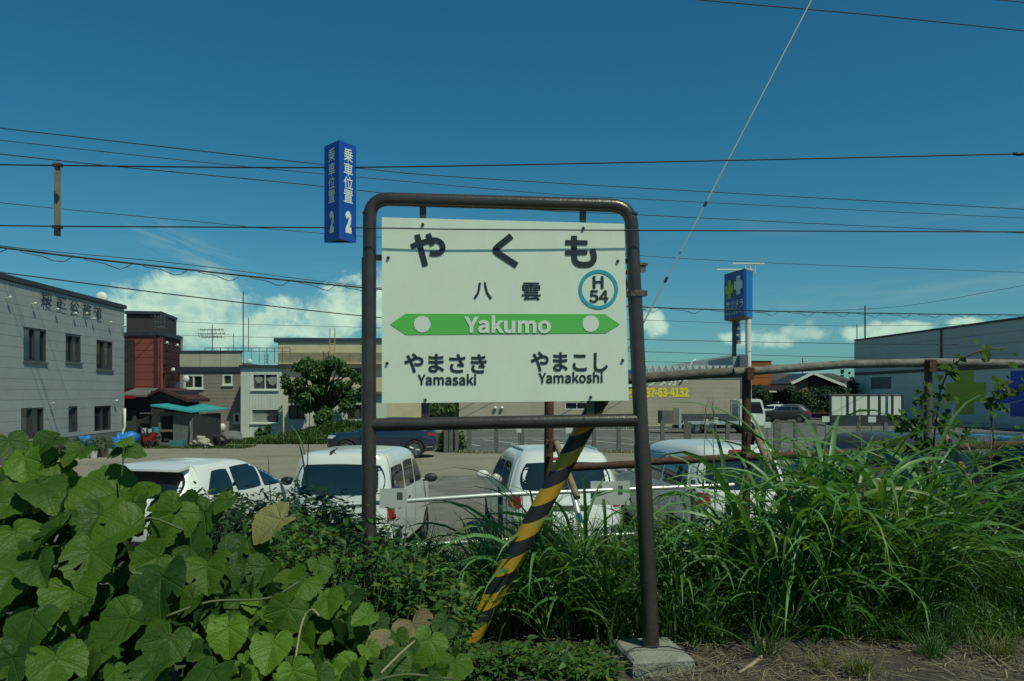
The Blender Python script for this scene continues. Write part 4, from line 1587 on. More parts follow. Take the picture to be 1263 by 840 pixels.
M_cy = mat('cross_lime', (0.40, 0.44, 0.010), 0.5)
M_cb = mat('cross_navy', (0.020, 0.05, 0.42), 0.5)
for cx, cy, m in ((900.3, 357, M_cy), (911.3, 351.5, M_lwhi)):
    u, v = WL.uv(cx, cy)
    cross(tw, WL, u, v, 0.55, 0.62, 0.46, m, fl)
for s_, x0, y0, x1, y1 in (('サツドラ', 896, 369.5, 917, 379.5), ('ドラッグストア', 896.5, 383, 917, 387)):
    a, c = WL.uv(x0, y1), WL.uv(x1, y0)
    sl = (372 - 378) / -6 * 0.0
    lettering(tw, fl, s_, WL.pt((a[0] + c[0]) / 2, (a[1] + c[1]) / 2 - 0.05), WL.U, UZ, c[0] - a[0], (y1 - y0) * 55.5 / FPX, M_lwhi, 0.02, 0.02)
b = MB()
b.tube((X_(920.5, d), d - 0.6, 0), (X_(919.5, d), d - 0.6, Z_(390, d)), 0.20, n=12)
tw.part('pole', b, M_lwhi, smooth=True, angle=50)
b = MB()
b.tube((X_(907, d), d + 0.3, 0), (X_(907, d), d + 0.3, Z_(392, d)), 0.16, n=10)
tw.part('rear_pole', b, M_roofg, smooth=True, angle=50)
b = MB()
b.box((X_(912, d), d + 0.35, Z_(409, d)), (0.40, 0.10, 1.7))
lower = tw.part('lower_panel', b, mat('lower_panel_grey', (0.30, 0.33, 0.34), 0.6))
for k in range(3):
    b = MB()
    b.box((X_(912, d), d + 0.29, Z_(400.5 + k * 8, d)), (0.24, 0.02, 0.26))
    tw.part('panel_mark', b, M_blue, lower)
for z, xa, xb_, dd in ((Z_(333.5, d), 882, 926, 0.4), (Z_(329.5, d), 896, 934, 1.6)):
    b = MB()
    b.box(((X_(xa, d) + X_(xb_, d)) / 2, d - dd, z), (X_(xb_, d) - X_(xa, d), 0.12, 0.10))
    for q in (0.4, 0.55, 0.7):
        xx = X_(xa, d) + (X_(xb_, d) - X_(xa, d)) * q
        b.tube((xx, d - dd, Z_(344.5, d) + 0.2), (xx, d - dd, z), 0.04, n=6)
    tw.part('light_arm', b, M_lwhi)

# --- big grey drug store at right
bs = Thing('drug_store', 'large grey metal-clad store with lime and navy cross emblems at right', 'store', (35, 66, 0), world=True)
farp, nearp = (33.9, 80.0), (36.7, 34.0)
Wb = Wall(farp, nearp, bs)
zb = 7.7
ze = Z_(461, 79)
M_clad = mat('store_cladding', (0.58, 0.56, 0.50), 0.6, 0.08, 0.3, spec=0.3, perobj=0.08)
M_clad2 = mat('store_cladding_low', (0.68, 0.66, 0.59), 0.6, 0.08, 0.3, spec=0.3, perobj=0.08)
Wb.backing(-0.05, zb, M_clad, [], 0.3)
Wb.siding(ze + 0.14, zb - 0.06, 4, [], M_clad, 0.05, 0.035, 'cladding_panel', seg=9.0)
Wb.siding(0.3, ze - 0.14, 3, [], M_clad2, 0.05, 0.012, 'cladding_panel', seg=9.0)
b = MB()
Wb.slab(b, -0.1, Wb.L, zb - 0.05, zb + 0.10, -1.0, 0.12)
bs.part('roof_edge', b, M_trimdk)
b = MB()
Wb.slab(b, 0, Wb.L, ze - 0.12, ze + 0.12, 0.0, 0.12)
bs.part('belt_trim', b, M_trimdk)
u, v = Wb.uv(1162, 420)
b = MB()
Wb.slab(b, u - 0.14, u + 0.14, ze + 0.13, zb - 0.06, 0.055, 0.10)
bs.part('upright_trim', b, M_trimdk)
b = MB()
b.frame_box((farp[0] + 0.02, farp[1] - 0.05, 0), (1, 0, 0), (0, 1, 0), UZ, 40, 0.4, zb - 0.1)
bs.part('end_wall', b, M_clad)
roofslab(bs, [(farp[0] + 0.6, farp[1]), (nearp[0] + 0.6, nearp[1]), (nearp[0] + 40, nearp[1]), (farp[0] + 40, farp[1])], zb - 0.25, 0.12, M_roofg)
for x0, x1, y0, y1, m in ((1167, 1217, 456, 511, M_cy), (1229, 1297, 457, 514, M_cb)):
    r = Wb.rect(x0, y0, x1, y1)
    cross(bs, Wb, (r[0] + r[1]) / 2, (r[2] + r[3]) / 2, (r[1] - r[0]) / 2, (r[3] - r[2]) / 2, 0.42, m, None, 0.058, 0.02)
b = MB()
Wb.slab(b, Wb.uv(1075, 480)[0], Wb.uv(1100, 480)[0], 2.9, 4.0, 0.0, 0.06)
bs.part('vent_panel', b, M_roofg)
antenna('pair of thin lattice masts rising behind the corner of the big grey store', 1067, 377, 95, 0, [(381, 5.5, 2)], r=0.10)
antenna('lower bare mast left of the lattice mast behind the big grey store', 1057, 400, 95, 0, [], r=0.06)
antenna('small distant cross-shaped pylon over the gabled house', 990, 441, 140, 0, [(446, 4, 3)], r=0.10)

# --- orange building, gabled house and other far buildings
d = 92
ob_ = Thing('orange_building', 'orange-brown panelled building behind the shop tower sign', 'building', (X_(938, d), d, 0), world=True)
Wo = Wall((X_(915, d), d), (X_(951, d), d), ob_)
M_or = mat('orange_panel', (0.42, 0.135, 0.035), 0.75, 0.12, 0.8, spec=0.2, perobj=0.15)
Wo.backing(0, Z_(446, d), M_or, [], 4.0)
Wo.siding(Z_(475, d), Z_(446.5, d), 3, [], M_or, 0.05, 0.05, 'wall_panel', seg=1.7)
b = MB()
Wo.slab(b, -0.1, Wo.L + 0.1, Z_(446, d), Z_(445, d), -4.1, 0.12)
ob_.part('roof_edge', b, M_trimdk)
d = 84
gh = Thing('gabled_house', 'low dark house with a wide white-edged gable behind the hedge', 'house', (X_(1012, d), d, 0), world=True)
xa, xp, xz = X_(974, d), X_(1000, d), X_(1053, d)
ya, yp, yz = Z_(474.5, d), Z_(462, d), Z_(483, d)
b = MB()
b.add([(xa + 0.3, d, 0), (xz - 0.3, d, 0), (xz - 0.3, d, yz), (xp, d, yp - 0.2), (xa + 0.3, d, ya), (xa + 0.3, d + 6, 0), (xz - 0.3, d + 6, 0), (xz - 0.3, d + 6, yz), (xp, d + 6, yp - 0.2), (xa + 0.3, d + 6, ya)],
      [(0, 1, 2, 3, 4), (9, 8, 7, 6, 5), (0, 4, 9, 5), (1, 6, 7, 2)])
gh.part('wall', b, mat('gable_brown', (0.10, 0.062, 0.045), 0.8, 0.2, 1.5))
b = MB()
b.box((X_(985, d), d - 0.05, Z_(476, d)), (X_(999, d) - X_(976, d), 0.08, 1.3))
gh.part('gable_board', b, mat('gable_tan', (0.26, 0.16, 0.10), 0.8, 0.2, 2))
b = MB()
b.box((xp, d - 0.1, Z_(472, d)), (0.2, 0.14, 1.5))
gh.part('king_post', b, M_trimdk)
for p, q in (((xa, ya), (xp, yp)), ((xp, yp), (xz, yz))):
    b = MB()
    dx_, dz_ = q[0] - p[0], q[1] - p[1]
    L = math.hypot(dx_, dz_)
    b.frame_box((p[0], d - 0.75, p[1]), Vector((dx_, 0, dz_)).normalized(), Vector((-dz_, 0, dx_)).normalized(), (0, 1, 0), L, 0.26, 0.14)
    gh.part('barge_board', b, M_lwhi)
    b = MB()
    b.frame_box((p[0], d - 0.6, p[1]), Vector((dx_, 0, dz_)).normalized(), Vector((-dz_, 0, dx_)).normalized(), (0, 1, 0), L, 0.16, 7)
    gh.part('roof_slope', b, M_trimdk)
d = 96
hh = Thing('dark_roofed_house', 'wide house with a dark grey hipped roof behind the gabled house', 'house', (X_(1000, d), d, 0), world=True)
b = MB()
b.box((X_(1000, d), d + 4, 2.0), (X_(1060, d) - X_(948, d), 7.0, 4.0))
hh.part('wall', b, M_umber)
b = MB()
e0, e1 = X_(944, d), X_(1066, d)
zz, zz2 = Z_(474, d), Z_(459.5, d)
b.add([(e0, d - 0.5, zz), (e1, d - 0.5, zz), (e1, d + 9, zz), (e0, d + 9, zz), (e0 + 2.2, d + 4, zz2), (e1 - 2.2, d + 4, zz2)], [(0, 1, 5, 4), (1, 2, 5), (2, 3, 4, 5), (3, 0, 4), (3, 2, 1, 0)])
hh.part('roof', b, mat('slate_roof', (0.075, 0.07, 0.065), 0.7, 0.25, 2))
d = 80
db = Thing('carport_house', 'low dark fronted house with a flat eave between the two hedges', 'house', (X_(951, d), d, 0), world=True)
b = MB()
b.box((X_(951, d), d + 2, 1.3), (X_(974, d) - X_(926, d), 4, 2.6))
db.part('wall', b, M_shed)
b = MB()
b.box((X_(951, d), d + 1.5, Z_(478.5, d)), (X_(976, d) - X_(924, d), 5.4, 0.5))
db.part('roof', b, M_umber)
b = MB()
b.box((X_(948, d), d - 1.25, Z_(483, d)), (0.7, 0.08, 0.14))
db.part('name_plate', b, M_lwhi)

# --- white panelled store enclosure in the car park
d = 62
pe = Thing('panel_enclosure', 'row of pale white panels in a dark steel frame in front of the grey store', 'panel enclosure', (X_(1068, d), d, 0), world=True)
M_pan = mat('panel_pale', (0.70, 0.74, 0.64), 0.6, 0.08, 1.0, perobj=0.1)
cuts = [1025.5, 1037.5, 1044, 1046.5, 1053, 1055, 1070, 1072.5, 1083, 1086, 1092, 1095, 1099.5, 1101.5, 1112]
for i, (a, c) in enumerate(zip(cuts[:-1], cuts[1:])):
    if c - a < 4:
        continue
    b = MB()
    b.box(((X_(a, d) + X_(c, d)) / 2, d, (Z_(512, d) + Z_(489, d)) / 2), (X_(c, d) - X_(a, d) - 0.04, 0.06, Z_(489, d) - Z_(512, d)))
    pe.part('panel', b, M_pan)
for a in (1024, 1045.2, 1054, 1071.2, 1084.5, 1100.5, 1113):
    b = MB()
    b.box((X_(a, d), d - 0.03, Z_(512, d) / 2 + Z_(488, d) / 2), (0.13, 0.14, Z_(487.5, d) - Z_(513.5, d)))
    pe.part('upright', b, M_trimdk)
b = MB()
b.box((X_(1068.5, d), d + 0.95, Z_(487, d)), (X_(1114.5, d) - X_(1022.5, d), 1.8, 0.12))
pe.part('roof', b, M_post)
b = MB()
b.box((X_(1068.5, d), d + 0.35, Z_(513, d) / 2), (X_(1113, d) - X_(1024, d), 0.9, Z_(513, d) - 0.01))
pe.part('base', b, M_trimdk)


# ------------------------------------------------------------------ vehicles
M_cwhite = mat('car_white', (0.74, 0.76, 0.71), 0.28, 0.02, 1.0, coat=0.6)
M_csilver = mat('car_silver', (0.46, 0.50, 0.50), 0.28, 0.03, 1.0, metal=0.25, coat=0.6)
M_cnavy = mat('car_navy', (0.012, 0.022, 0.045), 0.22, coat=1.0)
M_cblue = mat('car_dark_blue', (0.055, 0.058, 0.060), 0.45, coat=0.15)
M_cblack = mat('car_black', (0.012, 0.013, 0.015), 0.25, coat=0.8)
M_cglass = mat('car_glass', (0.010, 0.016, 0.020), 0.03, spec=0.8, coat=0.5)
M_cseam = mat('car_seam', (0.02, 0.02, 0.02), 0.6)
M_cplas = mat('car_plastic', (0.025, 0.027, 0.028), 0.6)
M_tail = mat('tail_lamp', (0.32, 0.012, 0.014), 0.18, spec=0.6)
M_tyre = mat('tyre', (0.018, 0.018, 0.018), 0.8)
M_rim = mat('wheel_rim', (0.30, 0.31, 0.31), 0.35, metal=0.7)
M_rimdk = mat('wheel_rim_dark', (0.06, 0.062, 0.065), 0.35, metal=0.6)
M_plate = mat('number_plate', (0.70, 0.72, 0.68), 0.5)
M_lens = mat('lamp_lens', (0.65, 0.67, 0.66), 0.15, spec=0.6)


def wheel_meshes(r, wd, rim):
    b = MB()
    prof = [(r * 0.66, -wd / 2), (r * 0.92, -wd / 2), (r, -wd * 0.36), (r, wd * 0.36), (r * 0.92, wd / 2), (r * 0.66, wd / 2)]
    n = 24
    for q, h in prof:
        for j in range(n):
            a = 2 * math.pi * j / n
            b.v.append((h, q * math.cos(a), q * math.sin(a)))
    for i in range(len(prof) - 1):
        for j in range(n):
            k = (j + 1) % n
            b.f.append((i * n + j, (i + 1) * n + j, (i + 1) * n + k, i * n + k))
            b.mi.append(0)
    ty = b.mesh('tyre', M_tyre, True, 40)
    b = MB()
    b.tube((-wd * 0.30, 0, 0), (wd * 0.30, 0, 0), r * 0.17, n=12)
    for side in (1,):
        for j in range(5):
            a = 2 * math.pi * j / 5
            for da in (-0.16, 0.16):
                b.tube((wd * 0.42, r * 0.10 * math.cos(a), r * 0.10 * math.sin(a)), (wd * 0.40, r * 0.62 * math.cos(a + da), r * 0.62 * math.sin(a + da)), r * 0.055, r * 0.05, 6)
    for hh_ in (wd * 0.40,):
        n = 24
        o = len(b.v)
        for rr in (r * 0.67, r * 0.60):
            for j in range(n):
                a = 2 * math.pi * j / n
                b.v.append((hh_, rr * math.cos(a), rr * math.sin(a)))
        for j in range(n):
            k = (j + 1) % n
            b.f.append((o + j, o + k, o + n + k, o + n + j))
            b.mi.append(0)
    b.tube((-wd * 0.2, 0, 0), (wd * 0.12, 0, 0), r * 0.65, n=24)
    ri = b.mesh('rim', rim, True, 35)
    return ty, ri


def car(name, label, levels, body_m, loc, rz, group=None, nexp=7.0, rear=(), side=(), front=(), wheels=(1.25, -1.3), wr=0.31, rim=None, trackw=None, mirrors=None, extras=None, cat='car', npl=72):
    """levels: (z, y_rear, y_front, half_width, exponent or None) from sill to roof; forward is +y"""
    T = Thing(name, label, cat, loc, rz, group)
    b = MB()
    rings = []
    for lv in levels:
        z, yr, yf, hw = lv[:4]
        e = lv[4] if len(lv) > 4 else nexp
        yc, hl = (yr + yf) / 2, (yf - yr) / 2
        ring = []
        for k in range(npl):
            a = 2 * math.pi * (k + 0.5) / npl
            ca, sa = math.cos(a), math.sin(a)
            x = hw * math.copysign(abs(ca) ** (2 / e), ca)
            y = yc + hl * math.copysign(abs(sa) ** (2 / e), sa)
            # gentle barrel in the ends so rear and nose are not flat
            y -= math.copysign(1, sa) * 0.10 * (x / hw) ** 2 * (abs(sa) > 0.5) * (hl / 2.0)
            zz = z + (0.012 * (1 - (x / hw) ** 2) if z > levels[-1][0] - 0.12 else 0)
            ring.append((x, y, zz))
        rings.append(ring)
    b.v = [p for r_ in rings for p in r_]
    for i in range(len(rings) - 1):
        for k in range(npl):
            q = (k + 1) % npl
            b.f.append((i * npl + k, i * npl + q, (i + 1) * npl + q, (i + 1) * npl + k))
    e0 = (len(rings) - 1) * npl
    b.f.append(tuple(range(npl))[::-1])
    b.f.append(tuple(e0 + k for k in range(npl)))
    b.mi = [0] * len(b.f)
    bvh = BVHTree.FromPolygons([Vector(p) for p in b.v], b.f)
    # wheel arches cut out of the body
    me = b.mesh('body', body_m, True, 32)
    hwm = max(l[3] for l in levels)
    tk = trackw or hwm
    cut = MB()
    for wy in wheels:
        for sx_ in (-1, 1):
            cut.tube((sx_ * (tk - 0.27), wy, wr), (sx_ * (tk + 0.2), wy, wr), wr * 1.16, n=28)
    cme = cut.mesh('arch', M_cplas)
    bo = bpy.data.objects.new('body', me)
    co = bpy.data.objects.new('arch', cme)
    COL.objects.link(bo)
    COL.objects.link(co)
    md = bo.modifiers.new('arch', 'BOOLEAN')
    md.operation = 'DIFFERENCE'
    md.object = co
    md.solver = 'EXACT'
    dg = bpy.context.evaluated_depsgraph_get()
    me2 = bpy.data.meshes.new_from_object(bo.evaluated_get(dg))
    bo.modifiers.clear()
    bo.data = me2
    me2.name = 'body'
    bpy.data.objects.remove(co)
    bo.parent = T.o
    body = bo
    ty, ri = wheel_meshes(wr, 0.20, rim or M_rim)
    for wy in wheels:
        for sx_ in (-1, 1):
            t = link('wheel', ty, T.o)
            t.location = (sx_ * (tk - 0.12), wy, wr)
            if sx_ < 0:
                t.rotation_euler = (0, 0, math.pi)
            link('rim', ri, t)

    def patch(nm, kind, q, m, par=None, off=0.005, rnd=0.35, nu=12, nv=8, thick=0.0):
        """a panel laid on the body: q = four corners in the view (rear: x,z; side: y,z with sign), bulged into rounded shape"""
        vs, ok = [], []
        for j in range(nv + 1):
            for i in range(nu + 1):
                u, v = -1 + 2 * i / nu, -1 + 2 * j / nv
                uu = u * math.sqrt(max(0, 1 - rnd * v * v / 2))
                vv = v * math.sqrt(max(0, 1 - rnd * u * u / 2))
                s_, t_ = (uu + 1) / 2, (vv + 1) / 2
                a = (q[0][0] * (1 - s_) + q[1][0] * s_) * (1 - t_) + (q[3][0] * (1 - s_) + q[2][0] * s_) * t_
                c = (q[0][1] * (1 - s_) + q[1][1] * s_) * (1 - t_) + (q[3][1] * (1 - s_) + q[2][1] * s_) * t_
                if kind == 'rear':
                    o, dr = Vector((a, -9, c)), Vector((0, 1, 0))
                elif kind == 'front':
                    o, dr = Vector((a, 9, c)), Vector((0, -1, 0))
                elif kind == 'top':
                    o, dr = Vector((a, c, 9)), Vector((0, 0, -1))
                elif kind == 'left':
                    o, dr = Vector((-9, a, c)), Vector((1, 0, 0))
                else:
                    o, dr = Vector((9, a, c)), Vector((-1, 0, 0))
                h, nn, _, _ = bvh.ray_cast(o, dr)
                if h is None:
                    vs.append(Vector((0, 0, 0)))
                    ok.append(False)
                else:
                    if nn.dot(dr) > 0:
                        nn = -nn
                    vs.append(h + (nn * 0.5 - dr * 0.5).normalized() * off)
                    ok.append(True)
        pb = MB()
        fs = []
        for j in range(nv):
            for i in range(nu):
                ids = (j * (nu + 1) + i, j * (nu + 1) + i + 1, (j + 1) * (nu + 1) + i + 1, (j + 1) * (nu + 1) + i)
                dep = [vs[k].dot(dr) for k in ids]
                if all(ok[k] for k in ids) and max(dep) - min(dep) < (0.07 if 'lamp' in nm else 0.30):
                    fs.append(ids if kind in ('rear', 'right') else ids[::-1])
        # keep the one connected piece that is largest
        best, left = [], set(range(len(fs)))
        v2f = {}
        for i_, f_ in enumerate(fs):
            for k_ in f_:
                v2f.setdefault(k_, []).append(i_)
        while left:
            st_ = [left.pop()]
            grp = list(st_)
            while st_:
                q_ = st_.pop()
                for k_ in fs[q_]:
                    for e_ in v2f[k_]:
                        if e_ in left:
                            left.discard(e_)
                            st_.append(e_)
                            grp.append(e_)
            if len(grp) > len(best):
                best = grp
        fs = [fs[i_] for i_ in sorted(best)]
        used = sorted({k_ for f_ in fs for k_ in f_})
        ix = {k_: i_ for i_, k_ in enumerate(used)}
        pb.add([vs[k_] for k_ in used], [tuple(ix[k_] for k_ in f_) for f_ in fs])
        return T.part(nm, pb, m, par, smooth=True)
    for it in rear:
        patch(it[0], 'rear', it[1], it[2], off=it[3] if len(it) > 3 else 0.005, rnd=it[4] if len(it) > 4 else 0.35)
    for it in front:
        patch(it[0], 'front', it[1], it[2], off=it[3] if len(it) > 3 else 0.005, rnd=it[4] if len(it) > 4 else 0.35)
    for it in side:
        for s_ in ('left', 'right'):
            patch(it[0], s_, it[1], it[2], off=it[3] if len(it) > 3 else 0.005, rnd=it[4] if len(it) > 4 else 0.25)
    if mirrors:
        my, mz, mx, mm = mirrors
        for s_ in (-1, 1):
            b = MB()
            b.ellipsoid((s_ * mx, my, mz), (0.11, 0.06, 0.075), 12, 8)
            b.tube((s_ * (mx - 0.16), my + 0.02, mz - 0.05), (s_ * mx, my, mz - 0.03), 0.02, n=6)
            T.part('mirror', b, mm, smooth=True)
    if extras:
        extras(T, patch, bvh)
    return T


def rq(x0, x1, z0, z1, dx=0.0, sk=0.0):
    """rear-view quad with narrower top"""
    return [(x0, z0), (x1, z0), (x1 - dx, z1), (x0 + dx, z1)]


def sq(y0, y1, z0, z1, t0=0.0, t1=0.0):
    return [(y0, z0), (y1, z0), (y1 + t1, z1), (y0 + t0, z1)]


def plate_text(T, bvh, x, z, s, w_=0.16):
    h, nn, _, _ = bvh.ray_cast(Vector((x, -9, z)), Vector((0, 1, 0)))
    lettering(T, None, s, h + Vector((0, -0.016, 0)), UX, UZ, w_, 0.08, M_ink, 0.01, 0.001)


# white SUV seen from behind, middle
suv_lv = [(0.24, -2.0, 2.0, 0.78), (0.34, -2.10, 2.08, 0.85), (0.52, -2.15, 2.12, 0.880), (0.72, -2.14, 2.12, 0.885), (0.86, -2.10, 2.06, 0.885), (0.95, -2.07, 1.98, 0.88), (1.0, -2.05, 1.80, 0.87),
          (1.05, -2.035, 1.05, 0.85), (1.10, -2.02, 0.98, 0.835), (1.22, -1.97, 0.80, 0.80), (1.36, -1.90, 0.58, 0.755), (1.48, -1.83, 0.36, 0.71), (1.56, -1.80, 0.18, 0.67), (1.61, -1.78, 0.0, 0.62), (1.645, -1.66, -0.2, 0.55), (1.66, -1.40, -0.5, 0.42)]


def suv_extra(T, patch, bvh):
    plate_text(T, bvh, 0.09, 0.70, '5 6', 0.16)
    b = MB()
    b.tube((-0.30, -2.08, 1.075), (0.12, -2.02, 1.20), 0.012, n=6)
    T.part('wiper', b, M_cplas)
    for s_ in (-1, 1):
        b = MB()
        b.tube((s_ * 0.55, -1.45, 1.655), (s_ * 0.58, -0.1, 1.65), 0.018, n=6)
        T.part('roof_rail', b, M_csilver)


car('white_suv', 'white SUV seen from behind with a yellow striped guard tube in front', suv_lv, M_cwhite, (X_(672, 13.5), 13.6, 0), R(7), None, nexp=8,
    rear=[('rear_window', rq(-0.70, 0.70, 1.10, 1.50, 0.09), M_cglass), ('tail_lamp', rq(-0.86, -0.66, 0.86, 1.06, 0.0), M_tail, 0.012), ('tail_lamp', rq(0.66, 0.86, 0.86, 1.06, 0.0), M_tail, 0.012),
          ('number_plate', rq(-0.165, 0.165, 0.62, 0.78), M_plate, 0.014, 0.05), ('bumper', rq(-0.84, 0.84, 0.30, 0.46), M_cplas, 0.008, 0.1), ('high_brake_lamp', rq(-0.20, 0.20, 1.53, 1.565), M_tail, 0.012, 0.1),
          ('garnish', rq(-0.34, 0.34, 0.83, 0.90), M_cplas, 0.012, 0.2), ('tailgate_seam', rq(-0.64, 0.64, 0.545, 0.558), M_cseam, 0.004, 0.0), ('tailgate_seam', rq(-0.652, -0.642, 0.56, 1.06), M_cseam, 0.004, 0.0), ('tailgate_seam', rq(0.642, 0.652, 0.56, 1.06), M_cseam, 0.004, 0.0), ('reflector', rq(-0.80, -0.62, 0.50, 0.60), M_cplas, 0.010), ('reflector', rq(0.62, 0.80, 0.50, 0.60), M_cplas, 0.010)],
    side=[('side_window', sq(-1.62, -0.72, 1.10, 1.46, 0.22, 0.0), M_cglass), ('side_window', sq(-0.64, 0.15, 1.08, 1.48, 0.0, 0.0), M_cglass), ('side_window', sq(0.22, 0.78, 1.08, 1.42, 0.0, -0.42), M_cglass),
          ('door_handle', sq(-0.60, -0.40, 0.93, 0.96), M_csilver, 0.02), ('door_seam', sq(-0.685, -0.672, 0.40, 1.06), M_cseam, 0.003), ('door_seam', sq(0.16, 0.172, 0.40, 1.06), M_cseam, 0.003), ('sill_trim', sq(-1.0, 1.0, 0.28, 0.42), M_cplas, 0.008)],
    front=[('windscreen', rq(-0.68, 0.68, 1.10, 1.50, 0.10), M_cglass), ('headlamp', rq(-0.82, -0.55, 0.78, 0.90), M_lens), ('headlamp', rq(0.55, 0.82, 0.78, 0.90), M_lens), ('grille', rq(-0.5, 0.5, 0.5, 0.8), M_cplas)],
    mirrors=(0.72, 1.08, 0.98, M_cwhite), extras=suv_extra, rim=M_rimdk)

# white boxy kei van behind the left post
kei_lv = [(0.24, -1.60, 1.60, 0.66), (0.32, -1.66, 1.66, 0.72), (0.55, -1.68, 1.68, 0.735), (0.80, -1.68, 1.66, 0.74), (0.98, -1.665, 1.60, 0.735), (1.03, -1.66, 1.50, 0.73), (1.08, -1.65, 1.05, 0.725),
          (1.20, -1.63, 0.92, 0.71), (1.36, -1.60, 0.72, 0.69), (1.50, -1.565, 0.52, 0.665), (1.57, -1.55, 0.40, 0.645), (1.625, -1.52, 0.25, 0.61), (1.66, -1.42, 0.10, 0.55), (1.675, -1.2, -0.1, 0.44)]


def kei_extra(T, patch, bvh):
    b = MB()
    b.tube((-0.15, -1.50, 1.672), (-0.15, -1.35, 1.69), 0.02, n=6)
    b.tube((-0.15, -1.38, 1.68), (-0.05, -1.50, 1.74), 0.008, n=5)
    T.part('roof_antenna', b, M_cplas)
    b = MB()
    b.tube((0.1, -1.69, 1.03), (-0.30, -1.66, 1.16), 0.011, n=6)
    T.part('wiper', b, M_cplas)
    for x in (-0.33, 0.33):
        b = MB()
        b.ellipsoid((x, -1.18, 1.26), (0.20, 0.08, 0.30), 10, 7)


car('kei_van', 'small white boxy van seen from behind the left sign post', kei_lv, M_cwhite, (X_(446, 12.2), 12.75, 0), R(-4), None, nexp=9,
    rear=[('rear_window', rq(-0.64, 0.64, 1.10, 1.52, 0.04), M_cglass), ('tail_lamp', rq(-0.735, -0.655, 0.74, 1.04, 0.0), M_tail, 0.014, 0.2), ('tail_lamp', rq(0.655, 0.735, 0.74, 1.04, 0.0), M_tail, 0.014, 0.2),
          ('number_plate', rq(-0.165, 0.165, 0.62, 0.78), M_plate, 0.014, 0.05), ('bumper_trim', rq(-0.70, 0.70, 0.30, 0.36), M_cplas, 0.008, 0.1), ('tailgate_seam', rq(-0.66, 0.66, 0.545, 0.56), M_cseam, 0.004, 0.0)],
    side=[('side_window', sq(-1.45, -0.70, 1.10, 1.47, 0.06, 0.0), M_cglass), ('side_window', sq(-0.62, 0.05, 1.10, 1.49, 0.0, 0.0), M_cglass), ('side_window', sq(0.12, 0.80, 1.10, 1.46, 0.0, -0.30), M_cglass),
          ('door_handle', sq(-0.58, -0.40, 0.93, 0.96), M_cplas, 0.02), ('door_seam', sq(-0.665, -0.652, 0.40, 1.08), M_cseam, 0.003), ('door_seam', sq(0.08, 0.092, 0.40, 1.08), M_cseam, 0.003)],
    front=[('windscreen', rq(-0.62, 0.62, 1.12, 1.52, 0.06), M_cglass), ('headlamp', rq(-0.70, -0.45, 0.78, 0.95), M_lens), ('headlamp', rq(0.45, 0.70, 0.78, 0.95), M_lens)],
    mirrors=(0.80, 1.10, 0.86, M_cplas), wheels=(1.15, -1.15), wr=0.27, extras=kei_extra)

# white hatchback at left with spoiler glass
hat_lv = [(0.20, -1.90, 1.92, 0.76), (0.30, -1.97, 1.98, 0.83), (0.50, -2.0, 2.0, 0.845), (0.70, -2.0, 1.98, 0.85), (0.82, -1.985, 1.90, 0.85), (0.90, -1.95, 1.75, 0.84), (0.95, -1.93, 1.30, 0.83),
          (1.0, -1.90, 1.05, 0.815), (1.12, -1.80, 0.78, 0.77), (1.24, -1.70, 0.50, 0.715), (1.34, -1.62, 0.24, 0.665), (1.40, -1.60, 0.05, 0.63), (1.435, -1.60, -0.15, 0.60), (1.455, -1.50, -0.40, 0.52), (1.465, -1.15, -0.6, 0.40)]


def hat_extra(T, patch, bvh):
    b = MB()
    n = 14
    for k in range(n + 1):
        x = -0.60 + 1.2 * k / n
        e = 0.05 * (1 - (x / 0.60) ** 2)
        for (yy, zz) in ((-1.50, 1.452), (-1.78 - e, 1.405), (-1.78 - e, 1.375), (-1.52, 1.40)):
            b.v.append((x, yy, zz + 0.010 * (1 - (x / 0.6) ** 2)))
    for k in range(n):
        for j in range(4):
            b.f.append((k * 4 + j, k * 4 + (j + 1) % 4, (k + 1) * 4 + (j + 1) % 4, (k + 1) * 4 + j))
            b.mi.append(0)
    b.f += [(0, 3, 2, 1), (n * 4, n * 4 + 1, n * 4 + 2, n * 4 + 3)]
    b.mi += [0, 0]
    T.part('spoiler', b, M_cwhite, smooth=True, angle=40)


car('white_hatchback', 'white hatchback with dark glass parked at left behind the broad leaves', hat_lv, M_cwhite, (X_(258, 13.2), 13.4, 0), R(-13), None, nexp=6,
    rear=[('rear_window', rq(-0.66, 0.66, 1.0, 1.36, 0.10), M_cglass), ('tail_lamp', rq(-0.84, -0.60, 0.78, 0.96), M_tail, 0.012), ('tail_lamp', rq(0.60, 0.84, 0.78, 0.96), M_tail, 0.012),
          ('number_plate', rq(-0.165, 0.165, 0.62, 0.78), M_plate, 0.014, 0.05), ('bumper', rq(-0.75, 0.75, 0.26, 0.40), M_cplas, 0.008, 0.1)],
    side=[('side_window', sq(-1.40, -0.70, 1.00, 1.34, 0.30, 0.0), M_cglass), ('side_window', sq(-0.63, 0.10, 0.98, 1.36, 0.0, 0.0), M_cglass), ('side_window', sq(0.16, 0.85, 0.97, 1.30, 0.0, -0.55), M_cglass),
          ('door_handle', sq(-0.60, -0.42, 0.84, 0.87), M_cwhite, 0.02), ('door_seam', sq(-0.675, -0.663, 0.36, 0.97), M_cseam, 0.003), ('door_seam', sq(0.12, 0.132, 0.36, 0.95), M_cseam, 0.003)],
    front=[('windscreen', rq(-0.64, 0.64, 1.02, 1.35, 0.10), M_cglass), ('headlamp', rq(-0.80, -0.5, 0.68, 0.82), M_lens), ('headlamp', rq(0.5, 0.80, 0.68, 0.82), M_lens)],
    mirrors=(0.68, 1.0, 0.95, M_cblack), wr=0.29, extras=hat_extra)

